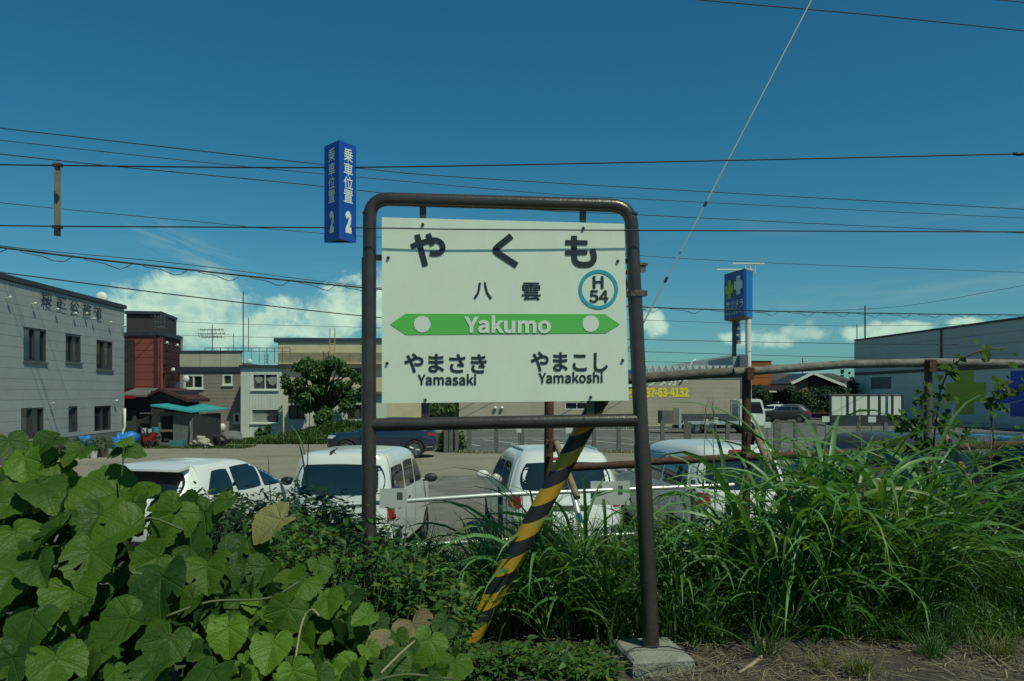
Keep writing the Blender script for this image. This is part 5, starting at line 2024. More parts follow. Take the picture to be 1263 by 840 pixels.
# silver white minivan right of the right post
mv_lv = [(0.22, -2.15, 2.15, 0.76), (0.32, -2.26, 2.24, 0.83), (0.52, -2.30, 2.28, 0.855), (0.72, -2.30, 2.26, 0.86), (0.88, -2.28, 2.18, 0.86), (0.98, -2.26, 2.05, 0.85), (1.03, -2.25, 1.70, 0.84),
         (1.09, -2.23, 1.50, 0.825), (1.24, -2.17, 1.20, 0.79), (1.40, -2.09, 0.88, 0.745), (1.54, -2.03, 0.58, 0.70), (1.62, -2.02, 0.36, 0.66), (1.67, -2.0, 0.15, 0.61), (1.70, -1.86, -0.1, 0.54), (1.715, -1.55, -0.4, 0.42)]
car('silver_minivan', 'silver white minivan parked just right of the right sign post', mv_lv, M_cwhite, (X_(860, 13.6), 14.1, 0), R(9), None, nexp=7,
    rear=[('rear_window', rq(-0.72, 0.72, 1.08, 1.56, 0.09), M_cglass), ('tail_lamp', rq(-0.85, -0.56, 0.84, 1.04), M_tail, 0.012), ('tail_lamp', rq(0.56, 0.85, 0.84, 1.04), M_tail, 0.012),
          ('number_plate', rq(-0.165, 0.165, 0.62, 0.78), M_plate, 0.014, 0.05), ('bumper', rq(-0.80, 0.80, 0.28, 0.42), M_cplas, 0.008, 0.1), ('high_brake_lamp', rq(-0.20, 0.20, 1.60, 1.655), M_tail, 0.012, 0.1)],
    side=[('side_window', sq(-1.90, -0.85, 1.08, 1.50, 0.20, 0.0), M_cglass), ('side_window', sq(-0.78, 0.25, 1.07, 1.53, 0.0, 0.0), M_cglass), ('side_window', sq(0.32, 1.15, 1.07, 1.46, 0.0, -0.55), M_cglass),
          ('door_handle', sq(-0.72, -0.50, 0.93, 0.965), M_csilver, 0.02), ('door_seam', sq(-0.825, -0.812, 0.36, 1.05), M_cseam, 0.003), ('door_seam', sq(0.27, 0.282, 0.36, 1.05), M_cseam, 0.003), ('fuel_flap', sq(-1.55, -1.38, 0.80, 0.95), M_csilver, 0.006)],
    front=[('windscreen', rq(-0.70, 0.70, 1.08, 1.55, 0.10), M_cglass), ('headlamp', rq(-0.80, -0.5, 0.70, 0.86), M_lens), ('headlamp', rq(0.5, 0.80, 0.70, 0.86), M_lens)],
    mirrors=(1.05, 1.10, 0.96, M_csilver), wheels=(1.4, -1.35), wr=0.31)

# tall dark vans at right, mostly behind the grass
van_lv = [(0.24, -2.2, 2.2, 0.80), (0.34, -2.30, 2.28, 0.86), (0.60, -2.33, 2.32, 0.885), (0.90, -2.32, 2.28, 0.89), (1.08, -2.30, 2.10, 0.885), (1.14, -2.29, 1.85, 0.875),
          (1.20, -2.28, 1.55, 0.865), (1.40, -2.24, 1.15, 0.835), (1.60, -2.18, 0.80, 0.795), (1.74, -2.12, 0.50, 0.755), (1.82, -2.10, 0.30, 0.715), (1.87, -2.04, 0.1, 0.65), (1.90, -1.86, -0.2, 0.57), (1.915, -1.5, -0.6, 0.42)]


def vancar(label, loc, rz, m):
    return car('dark_van', label, van_lv, m, loc, rz, 'dark vans behind the tall grass', nexp=6,
               rear=[('rear_window', rq(-0.74, 0.74, 1.18, 1.70, 0.09), M_cglass), ('tail_lamp', rq(-0.88, -0.68, 0.80, 1.55, -0.06), M_tail, 0.012), ('tail_lamp', rq(0.68, 0.88, 0.80, 1.55, 0.06), M_tail, 0.012),
                     ('number_plate', rq(-0.165, 0.165, 0.72, 0.88), M_plate, 0.014, 0.05), ('chrome_strip', rq(-0.55, 0.55, 0.98, 1.03), M_csilver, 0.012, 0.1)],
               side=[('side_window', sq(-2.0, -0.90, 1.20, 1.66, 0.12, 0.0), M_cglass), ('side_window', sq(-0.82, 0.30, 1.18, 1.68, 0.0, 0.0), M_cglass), ('side_window', sq(0.38, 1.20, 1.18, 1.62, 0.0, -0.50), M_cglass),
                     ('door_handle', sq(-0.76, -0.52, 1.03, 1.06), M_csilver, 0.02)],
               front=[('windscreen', rq(-0.72, 0.72, 1.2, 1.70, 0.10), M_cglass), ('headlamp', rq(-0.82, -0.5, 0.80, 0.96), M_lens), ('headlamp', rq(0.5, 0.82, 0.80, 0.96), M_lens)],
               mirrors=(1.2, 1.2, 1.0, m), wheels=(1.45, -1.4), wr=0.33)


vancar('dark blue van with a sky-lit roof behind the middle of the tall grass', (X_(1085, 12.6), 12.9, 0), R(12), M_cblue)
vancar('second dark van at the right edge in front of the navy cross', (X_(1235, 11.6), 12.4, 0), R(8), M_cnavy)

# navy crossover side-on far back
xo_lv = [(0.26, -2.05, 2.05, 0.78), (0.36, -2.13, 2.13, 0.85), (0.55, -2.17, 2.16, 0.87), (0.75, -2.16, 2.15, 0.875), (0.88, -2.13, 2.08, 0.875), (0.96, -2.09, 1.85, 0.86), (1.01, -2.06, 1.15, 0.845),
         (1.06, -2.02, 1.0, 0.83), (1.18, -1.90, 0.76, 0.79), (1.32, -1.72, 0.48, 0.74), (1.44, -1.52, 0.20, 0.69), (1.51, -1.36, 0.0, 0.64), (1.55, -1.15, -0.2, 0.56), (1.565, -0.9, -0.4, 0.44)]
car('navy_crossover', 'dark navy crossover parked side-on at the far side of the gravel lot', xo_lv, M_cnavy, (X_(472, 31.8), 31.9, 0), R(90 + 2), None, nexp=5,
    rear=[('rear_window', rq(-0.66, 0.66, 1.06, 1.42, 0.10), M_cglass), ('tail_lamp', rq(-0.86, -0.52, 0.86, 0.98), M_tail, 0.012), ('tail_lamp', rq(0.52, 0.86, 0.86, 0.98), M_tail, 0.012)],
    side=[('side_window', sq(-1.55, -0.80, 1.06, 1.36, 0.30, 0.0), M_cglass), ('side_window', sq(-0.74, 0.05, 1.05, 1.44, 0.0, 0.0), M_cglass), ('side_window', sq(0.12, 0.78, 1.05, 1.38, 0.0, -0.45), M_cglass),
          ('side_trim', sq(-0.95, 0.95, 0.30, 0.42), M_cplas, 0.008), ('chrome_strip', sq(-2.0, -1.75, 0.42, 0.45), M_csilver, 0.012), ('door_seam', sq(-0.78, -0.765, 0.45, 1.02), M_cseam, 0.003), ('door_seam', sq(0.08, 0.095, 0.45, 1.02), M_cseam, 0.003)],
    front=[('windscreen', rq(-0.66, 0.66, 1.06, 1.45, 0.10), M_cglass), ('headlamp', rq(-0.80, -0.5, 0.76, 0.88), M_lens), ('headlamp', rq(0.5, 0.80, 0.76, 0.88), M_lens)],
    mirrors=(0.62, 1.06, 0.98, M_cnavy), wheels=(1.30, -1.30), wr=0.345, rim=M_rim)

# parked cars far away by the hedge
for i, (px, d, rz, m, lv, lab) in enumerate((
        (968, 70, R(62), M_cblue, xo_lv, 'dark blue car parked nearest of the far cars before the hedge'),
        (949, 75, R(58), M_cwhite, hat_lv, 'white car parked just behind the dark blue one before the hedge'),
        (938, 80, R(58), M_cblack, mv_lv, 'black car in the far row beside the white one'),
        (955, 82, R(58), M_csilver, mv_lv, 'silver car half hidden at the back of the far row'))):
    tall = 1.06
    car('parked_car', lab, lv, m, (X_(px, d), d, 0), rz, 'cars parked far away before the hedge', nexp=6, npl=40,
        side=[('side_window', sq(-1.40, -0.70, 1.07, 1.32, 0.30, 0.0), M_cglass), ('side_window', sq(-0.63, 0.60, 1.07, 1.34, 0.0, -0.35), M_cglass)],
        front=[('windscreen', rq(-0.64, 0.64, 1.08, 1.33, 0.08), M_cglass), ('headlamp', rq(-0.80, -0.5, 0.68, 0.82), M_lens), ('headlamp', rq(0.5, 0.80, 0.68, 0.82), M_lens)],
        rear=[('rear_window', rq(-0.62, 0.62, 1.08, 1.33, 0.08), M_cglass), ('tail_lamp', rq(-0.82, -0.6, 0.8, 0.94), M_tail), ('tail_lamp', rq(0.6, 0.82, 0.8, 0.94), M_tail)],
        wr=0.30)

# flatbed truck before the shop
d = 51.0
fx0, fx1 = X_(838, d), X_(906, d)
ft = Thing('flatbed_truck', 'white cab flatbed truck with a raised tail lift parked before the shop', 'truck', (X_(872, d), d, 0), world=True)
zbed0, zbed1 = Z_(521, d), Z_(512, d)
b = MB()
b.box(((fx0 + fx1) / 2, d, zbed0 + 0.08), (fx1 - fx0, 1.9, 0.16))
bed = ft.part('bed', b, M_roofg)
for s_ in (-1, 1):
    for k in range(3):
        w_ = (fx1 - fx0) / 3
        b = MB()
        b.box((fx0 + w_ * (k + 0.5), d + s_ * 0.96, (zbed0 + zbed1) / 2 + 0.06), (w_ - 0.03, 0.04, zbed1 - zbed0))
        ft.part('side_board', b, mat('truck_board', (0.075, 0.085, 0.085), 0.6, 0.2, 2))
        b = MB()
        b.box((fx0 + w_ * (k + 0.5), d + s_ * 0.985, zbed0 + 0.02), (w_ - 0.02, 0.03, 0.20))
        ft.part('side_rail', b, M_csilver)
b = MB()
b.box((fx0 - 0.15, d, Z_(515, d)), (0.14, 1.95, Z_(504, d) - Z_(528, d)))
ft.part('tail_lift', b, M_csilver)
b = MB()
b.box((X_(820, d), d - 0.2, Z_(514, d)), (0.68, 1.5, 0.80))
ft.part('stake_crate', b, M_post)
b = MB()
b.path([(fx0 - 0.1, d - 0.9, Z_(524, d)), (fx0 + 0.7, d - 0.9, Z_(516, d))], 0.04, 6)
ft.part('lift_arm', b, M_csilver)
b = MB()
b.box((X_(872, d), d, Z_(526, d)), (X_(925, d) - X_(842, d), 0.8, 0.18))
ft.part('chassis', b, M_cplas)
cx0, cx1 = X_(908, d), X_(938, d)
b = MB()
b.prism([(cx0, Z_(524, d)), (cx1, Z_(524, d)), (cx1 + 0.02, Z_(511, d)), (cx1 - 0.18, Z_(494, d)), (cx1 - 0.35, Z_(492, d)), (cx0 + 0.1, Z_(492, d)), (cx0, Z_(494, d))], 1, d - 0.92, d + 0.92)
cab = ft.part('cab', b, M_cwhite)
b = MB()
b.prism([(cx0 + 0.22, Z_(508.5, d)), (cx1 - 0.10, Z_(509.5, d)), (cx1 - 0.30, Z_(495.5, d)), (cx0 + 0.22, Z_(495.5, d))], 1, d - 0.935, d - 0.925)
ft.part('door_window', b, M_cglass, cab)
b = MB()
b.box((cx0 + 0.38, d - 0.94, Z_(513, d)), (0.14, 0.03, 0.05))
ft.part('door_handle', b, M_cplas, cab)
b = MB()
for q in (-0.9, -0.45, 0, 0.45, 0.9):
    b.tube((cx0 - 0.10, d + q, Z_(520, d)), (cx0 - 0.10, d + q, Z_(494, d)), 0.035, n=6)
b.box((cx0 - 0.10, d, Z_(494, d)), (0.07, 1.9, 0.06))
b.box((cx0 - 0.10, d, Z_(501, d)), (0.05, 1.9, 0.05))
ft.part('headboard_rack', b, M_csilver)
ty, ri = wheel_meshes(0.40, 0.26, M_rim)
for wx in (X_(855, d), X_(862, d) + 0.5, X_(918, d)):
    for s_ in (-1, 1):
        t = link('wheel', ty, ft.o)
        t.location = (wx - ft.loc[0], s_ * 0.82, 0.40)
        t.rotation_euler = (0, 0, -math.pi / 2 * s_ * 1.0)
        link('rim', ri, t)
b = MB()
b.box((X_(848, d), d - 0.8, Z_(526, d)), (0.55, 0.25, 0.45))
ft.part('tool_box', b, M_cplas)

# ------------------------------------------------------------------ posts along the edge of the asphalt lot
d = 34.2
PG = 'grey posts along the edge of the asphalt lot'
proto = None
post_px = [(550, .9, 'grey post at the left end of the row beside the weeds'), (556, 1.0, 'second grey post of the row beside the weeds'), (563, 1.05, 'third grey post of the row beside the weeds'), (579, 1.0, 'wider grey post just left of the white SUV mirror'),
           (612, 1.05, 'grey post above the left mirror of the white SUV'), (644, 1.05, 'grey post above the roof of the white SUV'), (712, 1.1, 'grey post behind the striped guard tube'), (733, 1.05, 'grey post right of the striped guard tube'), (764, 1.1, 'grey post just left of the right sign post'),
           (818, 1.05, 'grey post below the tail of the flatbed truck'), (846, 1.05, 'grey post below the bed of the truck toward its tail'), (851, 1.0, 'close neighbour of the post below the truck bed'), (898, 1.0, 'grey post below the front of the truck bed'), (957, 1.0, 'grey post below the far dark blue car'), (962, .95, 'close neighbour of the post below the far dark blue car'),
           (983, 1.0, 'grey post between the dark blue car and the pale panels'), (1005, 1.0, 'grey post just left of the pale panels'), (1060, 1.0, 'grey post in front of the pale panels'), (1093, 1.0, 'grey post in front of the right end of the pale panels')]
for px, h, lab in post_px:
    x = X_(px, d)
    if proto is None:
        T = Thing('lot_post', lab, 'post', (x, d, 0), group=PG)
        b = MB()
        b.box((0, 0, 0.62), (0.17, 0.10, 1.24))
        T.part('stake', b, M_post)
        b = MB()
        b.box((0.045, -0.012, 1.10), (0.20, 0.03, 0.06))
        b.box((0, 0, 1.25), (0.18, 0.11, 0.02))
        T.part('post_cap', b, M_roofg)
        proto = T.o
    else:
        o = copy_tree(proto)
        o.location = (x, d + (px % 3) * 0.08, 0)
        o.scale = (0.85 + 0.3 * ((px * 7) % 5) / 5, 1, h)
        o.rotation_euler = (0, 0, 0.1 * ((px % 5) - 2))
        o['label'] = lab
SG_ = 'small white placards on thin stakes along the lot'
for px, py, w_, lab in ((640, 530, 6, 'small white placard above the SUV roof left of the guard tube'), (702, 531, 8, 'small white placard just left of the striped guard tube'), (871, 520.5, 5.5, 'left one of the paired white placards below the truck'), (883, 518.5, 5.5, 'right one of the paired white placards below the truck'),
                        (946.5, 524, 8.5, 'white placard just right of the rusty fence post'), (1018.5, 517, 9, 'white placard at the left end of the pale panels'), (1075.5, 517.5, 9.5, 'white placard below the middle of the pale panels')):
    dd = 33.5
    T = Thing('placard', lab, 'placard', (X_(px, dd), dd, 0), group=SG_)
    b = MB()
    b.box((0, 0, Z_(py, dd)), (w_ * dd / FPX, 0.03, 7 * dd / FPX))
    T.part('panel', b, M_plac)
    b = MB()
    b.tube((0, 0.03, 0), (0, 0.03, Z_(py, dd)), 0.022, n=6)
    T.part('stake', b, M_post)

# low mesh fence between lot and shop
d = 53.6
mf = Thing('wire_mesh_fence', 'low pale mesh fence along the foot of the tan shop', 'fence', (X_(700, d), d, 0), world=True)
b = MB()
for i in range(40):
    x = X_(590, d) + i * 0.32
    b.tube((x, d, 0.05), (x, d, 0.85), 0.012, n=4)
for z in (0.1, 0.35, 0.6, 0.85):
    b.tube((X_(590, d), d - 0.01, z), (X_(590, d) + 12.5, d - 0.01, z), 0.014, n=4)
mf.part('mesh_wire', b, M_galv, kind='stuff')
for i in range(6):
    b = MB()
    x = X_(590, d) + i * 2.45
    b.tube((x, d + 0.03, 0), (x, d + 0.03, 0.95), 0.035, n=6)
    mf.part('post', b, M_galv)


# ------------------------------------------------------------------ vegetation
def mesh_np(name, V, F, m, smooth=True, uv=None):
    me = bpy.data.meshes.new(name)
    V = np.ascontiguousarray(V, dtype=np.float32)
    F = np.ascontiguousarray(F, dtype=np.int32)
    k = F.shape[1]
    me.vertices.add(len(V))
    me.vertices.foreach_set('co', V.ravel())
    me.loops.add(F.size)
    me.loops.foreach_set('vertex_index', F.ravel())
    me.polygons.add(len(F))
    me.polygons.foreach_set('loop_start', np.arange(0, F.size, k, dtype=np.int32))
    me.polygons.foreach_set('loop_total', np.full(len(F), k, dtype=np.int32))
    me.polygons.foreach_set('use_smooth', np.full(len(F), smooth))
    me.materials.append(m)
    if uv is not None:
        l = me.uv_layers.new(name='UVMap')
        l.data.foreach_set('uv', np.ascontiguousarray(uv[F.ravel()], dtype=np.float32).ravel())
    me.update()
    return me


def nrm(a):
    return a / np.maximum(np.linalg.norm(a, axis=-1, keepdims=True), 1e-9)


def leaf_batch(P0, T, N, L, W_, fold=0.15, droop=0.12):
    """small folded leaves: base P0, tip direction T, upper side N, length L, width W_"""
    T = nrm(T)
    N = nrm(N - T * (N * T).sum(-1, keepdims=True))
    S_ = np.cross(T, N)
    L, W_ = np.asarray(L)[:, None], np.asarray(W_)[:, None]
    pts = [(0, 0, 0), (0.28, -.44, .0), (0.62, -.36, .0), (1.0, 0, 0), (0.62, .36, 0), (0.28, .44, 0), (0.45, 0, 0)]
    out = []
    for t, s_, _ in pts:
        z = fold * abs(s_) * 2 * W_ - droop * t * t * L
        out.append(P0 + T * (t * L) + S_ * (s_ * W_) + N * z)
    V = np.stack(out, 1).reshape(-1, 3)
    tri = np.array([(6, 0, 1), (6, 1, 2), (6, 2, 3), (6, 3, 4), (6, 4, 5), (6, 5, 0)])
    F = (np.arange(len(P0))[:, None, None] * 7 + tri[None]).reshape(-1, 3)
    return V, F[:, ::-1]


def blade_batch(P0, azim, L, W_, th0, th1, rows=7, twist=None, power=1.25, fold=0.18):
    """arching grass blades: angle from vertical runs th0 -> th1 along the blade"""
    n = len(P0)
    s = np.linspace(0, 1, rows)
    th = th0[:, None] + (th1 - th0)[:, None] * (s[None] ** power)
    ds = 1 / (rows - 1)
    hx = np.concatenate([np.zeros((n, 1)), np.cumsum((np.sin(th[:, 1:]) + np.sin(th[:, :-1])) / 2 * ds, 1)], 1)
    hz = np.concatenate([np.zeros((n, 1)), np.cumsum((np.cos(th[:, 1:]) + np.cos(th[:, :-1])) / 2 * ds, 1)], 1)
    ca, sa = np.cos(azim)[:, None], np.sin(azim)[:, None]
    C = np.stack([ca * hx, sa * hx, hz], -1) * L[:, None, None] + P0[:, None, :]
    side = np.stack([-sa, ca, np.zeros_like(ca)], -1).repeat(rows, 1)
    up = np.stack([-ca * np.cos(th), -sa * np.cos(th), np.sin(th)], -1)
    tw = (twist if twist is not None else np.zeros(n))[:, None] * s[None]
    sd = side * np.cos(tw)[..., None] + up * np.sin(tw)[..., None]
    prof = np.clip(np.minimum(0.55 + 2.2 * s, 1.0) * (1 - s ** 2.6), 0.02, 1)
    hw = (W_[:, None] * 0.5 * prof[None])[..., None]
    A, B2 = C - sd * hw + up * hw * fold * 2, C + sd * hw + up * hw * fold * 2
    V = np.stack([A, C, B2], 2).reshape(-1, 3)
    f = []
    for r in range(rows - 1):
        o = r * 3
        f += [(o, o + 1, o + 4, o + 3), (o + 1, o + 2, o + 5, o + 4)]
    F = (np.arange(n)[:, None, None] * rows * 3 + np.array(f)[None]).reshape(-1, 4)
    return V, F


def join(parts):
    Vs, Fs, o = [], [], 0
    for V, F in parts:
        Vs.append(V)
        Fs.append(F + o)
        o += len(V)
    return np.concatenate(Vs), np.concatenate(Fs)


def rdir(rng, n, up=0.0, cam=0.0):
    v = rng.normal(0, 1, (n, 3))
    v = nrm(v)
    v[:, 2] += up
    v[:, 1] -= cam
    return nrm(v)


LF_vine = leafmat('vine_leaf', (0.066, 0.140, 0.009), (0.018, 0.058, 0.008), 0.52, 0.30, veins=True, island=False, spec=0.28)
LF_lime = leafmat('vine_leaf_young', (0.115, 0.225, 0.014), (0.075, 0.165, 0.012), 0.52, 0.32, veins=True, island=False)
LF_pale = leafmat('vine_leaf_faded', (0.26, 0.25, 0.085), (0.22, 0.22, 0.075), 0.6, 0.25, veins=True, island=False)
LF_brown = leafmat('vine_leaf_dry', (0.22, 0.19, 0.10), (0.16, 0.12, 0.06), 0.7, 0.2, veins=True, island=False)
LF_inner = leafmat('inner_leaf_shaded', (0.028, 0.075, 0.012), (0.014, 0.046, 0.010), 0.75, 0.25, spec=0.12)
LF_weed = leafmat('weed_leaf', (0.060, 0.145, 0.022), (0.026, 0.078, 0.018), 0.50, 0.30, c3=(0.13, 0.17, 0.026), spec=0.3)
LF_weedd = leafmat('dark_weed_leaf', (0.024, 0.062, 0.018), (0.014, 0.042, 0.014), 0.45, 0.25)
LF_grass = leafmat('tall_grass_blade', (0.150, 0.290, 0.082), (0.068, 0.165, 0.048), 0.42, 0.32, island=False, spec=0.45, c3=(0.15, 0.22, 0.06))
LF_grass2 = leafmat('grass_blade', (0.090, 0.185, 0.038), (0.042, 0.110, 0.026), 0.42, 0.32, spec=0.5, c3=(0.10, 0.15, 0.04))
LF_turf = leafmat('bank_grass', (0.060, 0.125, 0.020), (0.035, 0.085, 0.018), 0.5, 0.3, c3=(0.12, 0.14, 0.05))
LF_dry = leafmat('dry_straw', (0.34, 0.29, 0.19), (0.20, 0.16, 0.10), 0.7, 0.2, c3=(0.11, 0.075, 0.05))
LF_tuft = leafmat('tuft_blade', (0.075, 0.15, 0.045), (0.045, 0.11, 0.030), 0.45, 0.3)
LF_tufty = leafmat('tuft_yellow', (0.17, 0.16, 0.045), (0.09, 0.12, 0.035), 0.5, 0.3)
LF_tree = leafmat('tree_leaf', (0.058, 0.130, 0.020), (0.022, 0.062, 0.014), 0.5, 0.25)
LF_hedge = leafmat('hedge_leaf', (0.020, 0.055, 0.014), (0.011, 0.034, 0.011), 0.55, 0.2)
M_stem = mat('green_stem', (0.075, 0.10, 0.030), 0.55)
M_stemb = mat('brown_stem', (0.11, 0.075, 0.045), 0.7)
M_bark = mat('bark', (0.065, 0.050, 0.038), 0.9, 0.3, 8, 0.6, 30)


# broad vine leaf: heart shaped, shallow lobes, toothed edge, quilted between veins
def vine_leaf_mesh(name, m, seed):
    r = random.Random(seed)
    prof = [(0, 1.02), (9, .94), (20, .865), (34, .81), (46, .785), (58, .735), (74, .655), (90, .625), (108, .595), (126, .545), (144, .485), (158, .415), (168, .31), (175, .18), (180, .05)]
    angs = np.arange(-180, 180, 360 / 40.0)
    rr = np.interp(np.abs(angs), [p[0] for p in prof], [p[1] for p in prof])
    rr = rr * np.array([1 + (0.028 if i % 2 else -0.022) + r.uniform(-.02, .02) for i in range(len(angs))])
    cup, bend, asym = r.uniform(-0.30, 0.30), r.uniform(0.15, 0.75), r.uniform(-0.22, 0.22)
    wav = r.uniform(0, 6.3)
    fld = r.uniform(0.05, 0.50)
    V, uv = [(0, 0, 0)], [(0, 0)]
    for q, fr in ((0.36, .36), (0.70, .70), (1.0, 1.0)):
        for i, a in enumerate(angs):
            t = math.radians(a)
            rad = rr[i] * fr
            x, y = rad * math.sin(t), rad * math.cos(t)
            vein = abs(math.sin(3.6 * t))
            z = 0.035 * (vein - 0.4) * math.sin(math.pi * min(1, fr * 0.9)) * 1.2
            z += fld * abs(x) - bend * max(0, y) ** 2 * 0.5 - cup * (x * x + y * y) * 0.4 - bend * 0.25 * max(0, -y)
            z += asym * x * 0.6 + 0.07 * math.sin(3 * t + wav) * fr ** 3
            V.append((x, y, z))
            uv.append((x, y))
    n = len(angs)
    F = []
    for i in range(n):
        k = (i + 1) % n
        if i == 0 and False:
            continue
        F.append((0, 1 + k, 1 + i))
        for ring in range(2):
            a0, b0 = 1 + ring * n, 1 + (ring + 1) * n
            F += [(a0 + i, a0 + k, b0 + k), (a0 + i, b0 + k, b0 + i)]
    if seed % 3 != 0:
        drop = set()
        for _ in range(r.randint(0, 2)):
            i = r.randrange(4, n - 4)
            base_ = i * 5
            if r.random() < .6:
                drop |= {base_ + 3, base_ + 4}
                if r.random() < .6:
                    drop |= {base_ + 8, base_ + 9}
            else:
                drop |= {base_ + r.choice((1, 2, 3))}
        F = [f_ for j_, f_ in enumerate(F) if j_ not in drop]
    me = mesh_np(name, np.array(V), np.array(F), m, True, np.array(uv))
    return me


NV = 10
VL = {k: [vine_leaf_mesh('leaf', m, 11 * i + s0) for i in range(NV)] for k, m, s0 in (('g', LF_vine, 1), ('y', LF_lime, 3), ('p', LF_pale, 5), ('b', LF_brown, 8))}
# old leaves of the pale kind have a bitten edge
rngv = random.Random(21)


def orient(n, t):
    """rotation whose +Z is the leaf's upper side and whose +Y points to its tip"""
    n = Vector(n).normalized()
    t = Vector(t)
    t = (t - n * t.dot(n)).normalized()
    x = t.cross(n)
    return Matrix((x, t, n)).transposed()


def put_leaf(T, me, pos, n, t, s, parent=None, name='leaf', label=None):
    o = link(name, me, parent or T.o, None, label)
    M = Matrix.Translation(Vector(pos) - Vector(T.o.location)) @ orient(n, t).to_4x4() @ Matrix.Diagonal((s * rngv.uniform(.92, 1.08), s, s, 1))
    o.matrix_local = M
    return o


vine = Thing('broad_leaved_vine', 'mound of broad heart-shaped vine leaves filling the lower left corner', 'vine', (-1.2, 2.9, PLAT_Z))
TOPX0 = [-700, -300, -60, 0, 60, 110, 150, 185, 215, 250, 300, 350, 400, 450, 500, 560, 600]
TOPX = TOPX0
TOPY = [540, 535, 540, 540, 552, 568, 596, 618, 632, 652, 676, 694, 716, 742, 772, 806, 845]


def topy(px):
    return np.interp(px, TOPX, TOPY)


# leaves placed one by one: (px, py, size px, tip angle clockwise from down, kind, tilt of the face: yaw, pitch)
HERO = [(197, 722, 92, -12, 'g', .15, .25), (300, 684, 80, 4, 'g', .2, .15), (335, 800, 80, 0, 'y', .1, .45), (88, 738, 84, -18, 'g', .1, .3), (36, 770, 92, -10, 'g', .0, .35), (150, 772, 88, 30, 'g', .0, .5),
        (52, 602, 92, -35, 'g', .0, .6), (132, 612, 100, 55, 'g', .3, .75), (150, 655, 86, 40, 'g', -.2, .5), (62, 660, 98, 35, 'g', .2, .4), (214, 640, 84, 20, 'g', .5, .1), (245, 640, 76, 25, 'g', .2, .4), (282, 782, 70, -5, 'y', -.3, .2),
        (205, 795, 84, 25, 'g', .1, .6), (20, 664, 78, -30, 'g', .0, .5), (430, 826, 62, 10, 'y', .0, .5), (528, 796, 66, 28, 'y', .1, .5), (404, 742, 66, -10, 'g', .0, .5), (372, 722, 60, 30, 'g', .0, .4), (110, 690, 80, 0, 'g', .2, .4),
        (512, 776, 64, -35, 'b', .0, .6), (470, 790, 44, 60, 'b', .4, .3), (338, 646, 64, 60, 'p', .1, .8), (236, 628, 60, 50, 'g', .1, .6), (176, 606, 60, 40, 'g', .0, .6), (95, 560, 58, 10, 'g', .2, .4), (30, 570, 70, -20, 'y', .0, .5),
        (20, 615, 76, 20, 'g', .1, .5), (255, 705, 60, -10, 'g', .0, .5), (180, 830, 88, 10, 'g', .1, .5), (70, 822, 90, -12, 'g', .2, .4), (8, 822, 84, 15, 'g', .1, .4), (255, 835, 80, 0, 'g', .0, .6), (365, 835, 70, -20, 'y', .1, .3), (118, 812, 76, 24, 'g', -.2, .4),
        (240, 680, 64, -40, 'g', .2, .2), (10, 715, 84, 10, 'g', .1, .4), (425, 742, 62, 24, 'g', .0, .7), (352, 758, 62, 20, 'g', .3, .3), (450, 760, 40, 50, 'y', .0, .7), (480, 825, 62, -30, 'g', .1, .6), (560, 822, 62, 10, 'g', .0, .6), (548, 772, 46, 40, 'g', .0, .5),
        (152, 546, 30, 150, 'y', .2, .1), (163, 556, 30, -110, 'g', .2, .5), (143, 560, 26, 60, 'g', .2, .5), (60, 545, 54, 35, 'g', .1, .5), (205, 622, 46, 60, 'g', .2, .5), (325, 705, 54, 15, 'g', .0, .4), (395, 700, 46, -15, 'g', .1, .5), (118, 640, 70, 20, 'g', .2, .5),
        (188, 690, 66, 60, 'g', .3, .5), (14, 548, 50, -30, 'g', .0, .5), (48, 700, 70, -40, 'g', .2, .5), (300, 742, 62, -30, 'g', .2, .4), (232, 745, 70, 40, 'g', .2, .5), (165, 625, 62, -20, 'g', .3, .4), (278, 620, 46, 20, 'g', .1, .5)]


def depth_at(px, py, extra=0.0):
    ty = float(topy(px))
    f = min(1.0, max(0.0, (py - ty) / max(30.0, 850 - ty)))
    return 3.05 - 0.85 * f - 0.12 * (py < ty) * 0 + extra


nleaf = 0
for i, (px, py, sz, ang, kd, yaw, pit) in enumerate(HERO):
    dd = depth_at(px, py, rngv.uniform(-0.04, 0.06))
    s = sz * rngv.uniform(.74, .94) * dd / FPX / 1.42
    a = math.radians(ang + rngv.uniform(-6, 6))
    t = Vector((-math.sin(a), -0.25, -math.cos(a)))
    n = Vector((yaw + rngv.gauss(.0, .42), -0.72, 0.20 + pit * 1.25 + rngv.gauss(.12, .28)))
    p = P(px, py, dd)
    tt = (t - n.normalized() * t.dot(n.normalized())).normalized()
    lab = {'p': 'faded pale yellow leaf with a ragged edge', 'b': 'dry brownish leaf'}.get(kd)
    put_leaf(vine, VL[kd][i % NV], p - tt * s * 0.22, n, t, s, label=lab)
    nleaf += 1
